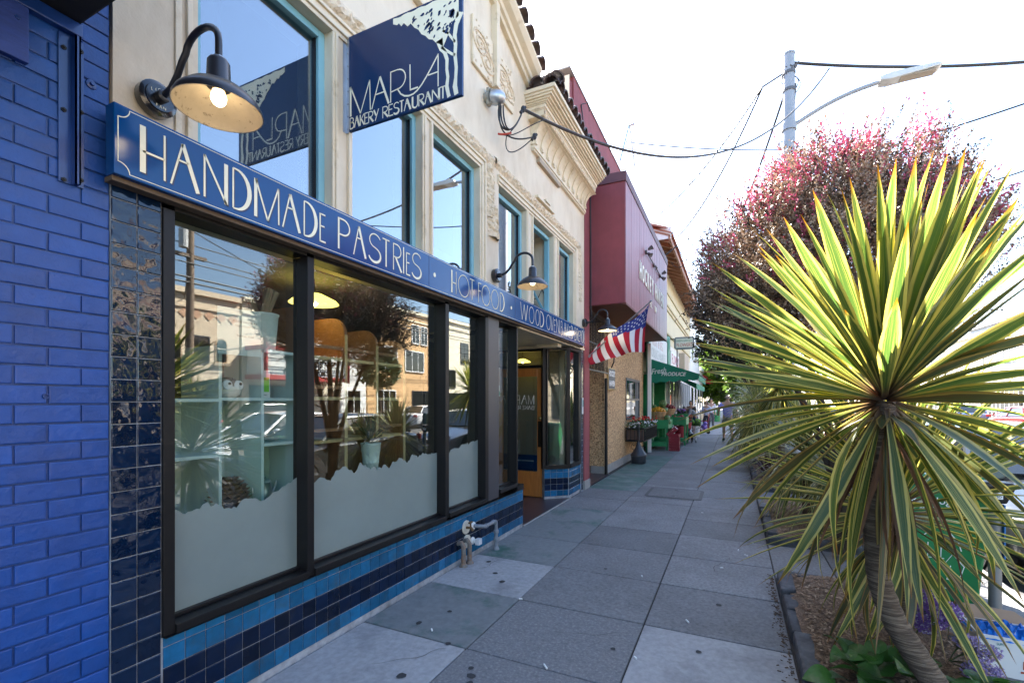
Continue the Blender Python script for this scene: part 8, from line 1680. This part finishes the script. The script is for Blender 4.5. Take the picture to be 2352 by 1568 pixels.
t = opp('arched_beige_house', 'beige house with arched windows and a diamond frieze seen in the left shop window', 9, 15.7, 6.75, BEI, [(13.2, 14.1, 3.55, 4.7, POSTG), (10, 11.6, .2, 2.4, POSTG), (12.4, 15, .1, 2.5, POSTG)], arch=((10.6, 3.5, .8, 1.5), (12.6, 3.5, .62, 1.25), (14.75, 3.5, .62, 1.25)))
b = MB()
for i in range(11): yy = 9.5 + i * .58; b.add([(OX - .03, yy, 5.75 - .24), (OX - .03, yy + .25, 5.75), (OX - .03, yy, 5.75 + .24), (OX - .03, yy - .25, 5.75), (OX - .001, yy, 5.75 - .24), (OX - .001, yy + .25, 5.75), (OX - .001, yy, 5.75 + .24), (OX - .001, yy - .25, 5.75)], [(0, 1, 2, 3), (0, 4, 5, 1), (1, 5, 6, 2), (2, 6, 7, 3), (3, 7, 4, 0)])
obj('diamond_frieze', b, plain('salmon_diamond', (.50, .30, .19), .8), t)
t = opp('theatre_building', 'cream theatre building with a red marquee seen in the left shop window', 15.8, 22.5, 6.9, CRM, [(20.3, 21.3, 3.9, 5), (16.3, 19, .1, 2.4, POSTG)])
b = MB(); b.box(OX - 1.6, OX, 16.0, 21.6, 2.75, 2.98); b.box(OX - 1.6, OX, 16.0, 21.6, 4.28, 4.5); b.tube([(OX - 1.62, 16.0, 2.7), (OX - 1.62, 16.0, 4.85)], .12, 10); b.tube([(OX - 1.62, 21.6, 2.7), (OX - 1.62, 21.6, 4.85)], .12, 10); mq = obj('marquee', b, plain('marquee_red', (.40, .04, .035), .5), t)
b = MB(); b.box(OX - 1.58, OX - .02, 16.1, 21.5, 2.98, 4.28); obj('letter_board', b, plain('letter_board_white', (.72, .72, .68), .6), mq)
b = MB(); [b.box(OX - 1.60, OX - 1.58, 16.1, 21.5, z, z + .03) for z in (3.38, 3.82)]; obj('letter_rail', b, POSTG, mq)
for s_, z, y in (('IT CHAPTER 2', 4.04, 18.1), ('OFFICIAL SECRETS', 3.60, 18.5), ('MOVIES 50TH SEPT 19', 3.17, 18.5)): put_text(s_, .40, IRON, mq, (OX - 1.60, y, z), face='-x', depth=.004, sx=.72, bold=.008)
opp('white_gable_house', 'small white house between theatre and orange house', 22.6, 24.9, 5.2, WHITE, [(23.2, 24.3, .4, 2.3)]); opp('orange_house', 'orange stucco house with white windows seen in the middle shop window', 25, 33.2, 8.6, ORA, [(26.2, 28.2, 4.0, 5.6), (29.2, 31.4, 4.0, 5.5), (30.0, 30.8, 6.2, 7.6), (31.1, 31.9, 6.2, 7.6), (26, 28, .5, 2.4), (30, 32.5, .1, 2.4, POSTG)], trim=CRM)
opp('cream_apartment_house', 'pale cream apartment house seen in the narrow shop window', 33.3, 40.5, 8.8, CRM, [(34.2, 35.2, 5.6, 7.2, POSTG), (37.4, 38.6, 5.2, 7, POSTG), (35, 36.4, 2.9, 4.4, POSTG), (34, 39, .3, 2.3, POSTG)]); opp('grey_flats', 'grey flats down the far side of the street', 40.6, 52, 7.6, GRYB, [(42, 43.5, 4.5, 6), (45, 46.5, 4.5, 6), (48, 49.6, 4.5, 6), (42, 50, .3, 2.5)]); opp('window_front_building', 'white framed window front building far across the street at the right', 52.1, 70, 7.0, CRM, [(53 + 1.9 * i, 54.6 + 1.9 * i, .6 + 3.2 * k, 2.6 + 3.2 * k) for i in range(8) for k in range(2)]); opp('far_tan_building', 'tan building closing the far side of the street', 70.1, 110, 9, TAN, [(74 + 4 * i, 75.6 + 4 * i, 4.5, 6.2) for i in range(6)])
# opposite utility pole with wires and trolley gear
t = thing('utility_pole', 'wooden utility pole across the street with cross arm and wires', 'utility pole', (14.6, 11.3, 0))
b = MB(); b.tube([(14.6, 11.3, -.14), (14.6, 11.3, 10.2)], [.17, .12], 12); obj('pole', b, plain('utility_pole_wood', (.17, .12, .085), .85, var=.25), t, smooth=True)
b = MB(); b.box(14.54, 14.66, 10.2, 12.4, 9.1, 9.24); b.box(14.5, 14.7, 10.7, 11.9, 7.3, 7.42); obj('cross_arm', b, MATS['utility_pole_wood'], t)
b = MB(); b.tube([(14.45, 10.95, 7.6), (14.45, 10.95, 8.3)], .16, 12); obj('transformer', b, GRYB, t)
for k, (z, s_, x) in enumerate(((9.3, .5, 14.6), (9.3, .6, 14.6), (8.2, .5, 14.55), (7.7, .5, 14.5), (7.35, .4, 14.5), (6.9, .5, 14.5), (6.6, .4, 14.5))):
    off = (-.9, .9, 0, .1, -.5, 0, .1)[k]; cable('street wire %s along the far side of the street' % ('at the outer cross arm end', 'at the inner cross arm end', 'just below the cross arm', 'beside the transformer', 'on the lower cross arm', 'second lowest of its run', 'lowest of its run')[k], (x + off * .1, -30 + off, z), (x + off * .1, 60 + off, z + .2), s_, .022 if k < 5 else .035, 24)
for (a, c_, lab) in (((14.6, 11.3, 9.0), (18, 13, 6.4), 'drop wire from the far pole to the beige house'), ((14.6, 11.3, 8.4), (18, 27, 7.6), 'drop wire from the far pole to the orange house')): cable(lab, a, c_, .5, .02)
t = thing('street_tree', 'round clipped street tree across the road', 'tree', (15.6, 23.6, 0), 'street trees across the road'); tree_skeleton(t, (15.6, 23.6, 0), [(15.6, 23.6, 3.4), (15.2, 23, 3.1), (16, 24.2, 3.2)], .1, BARKD, 77); P, D = shell_points(700, [((15.6, 23.6, 3.6), (1.1, 1.2, 1.1))], 78); leaf_cloud('crown', t, P, D, 9, .3, .16, 7, (plain('street_leaf', (.05, .09, .02), .5, var=.3),))
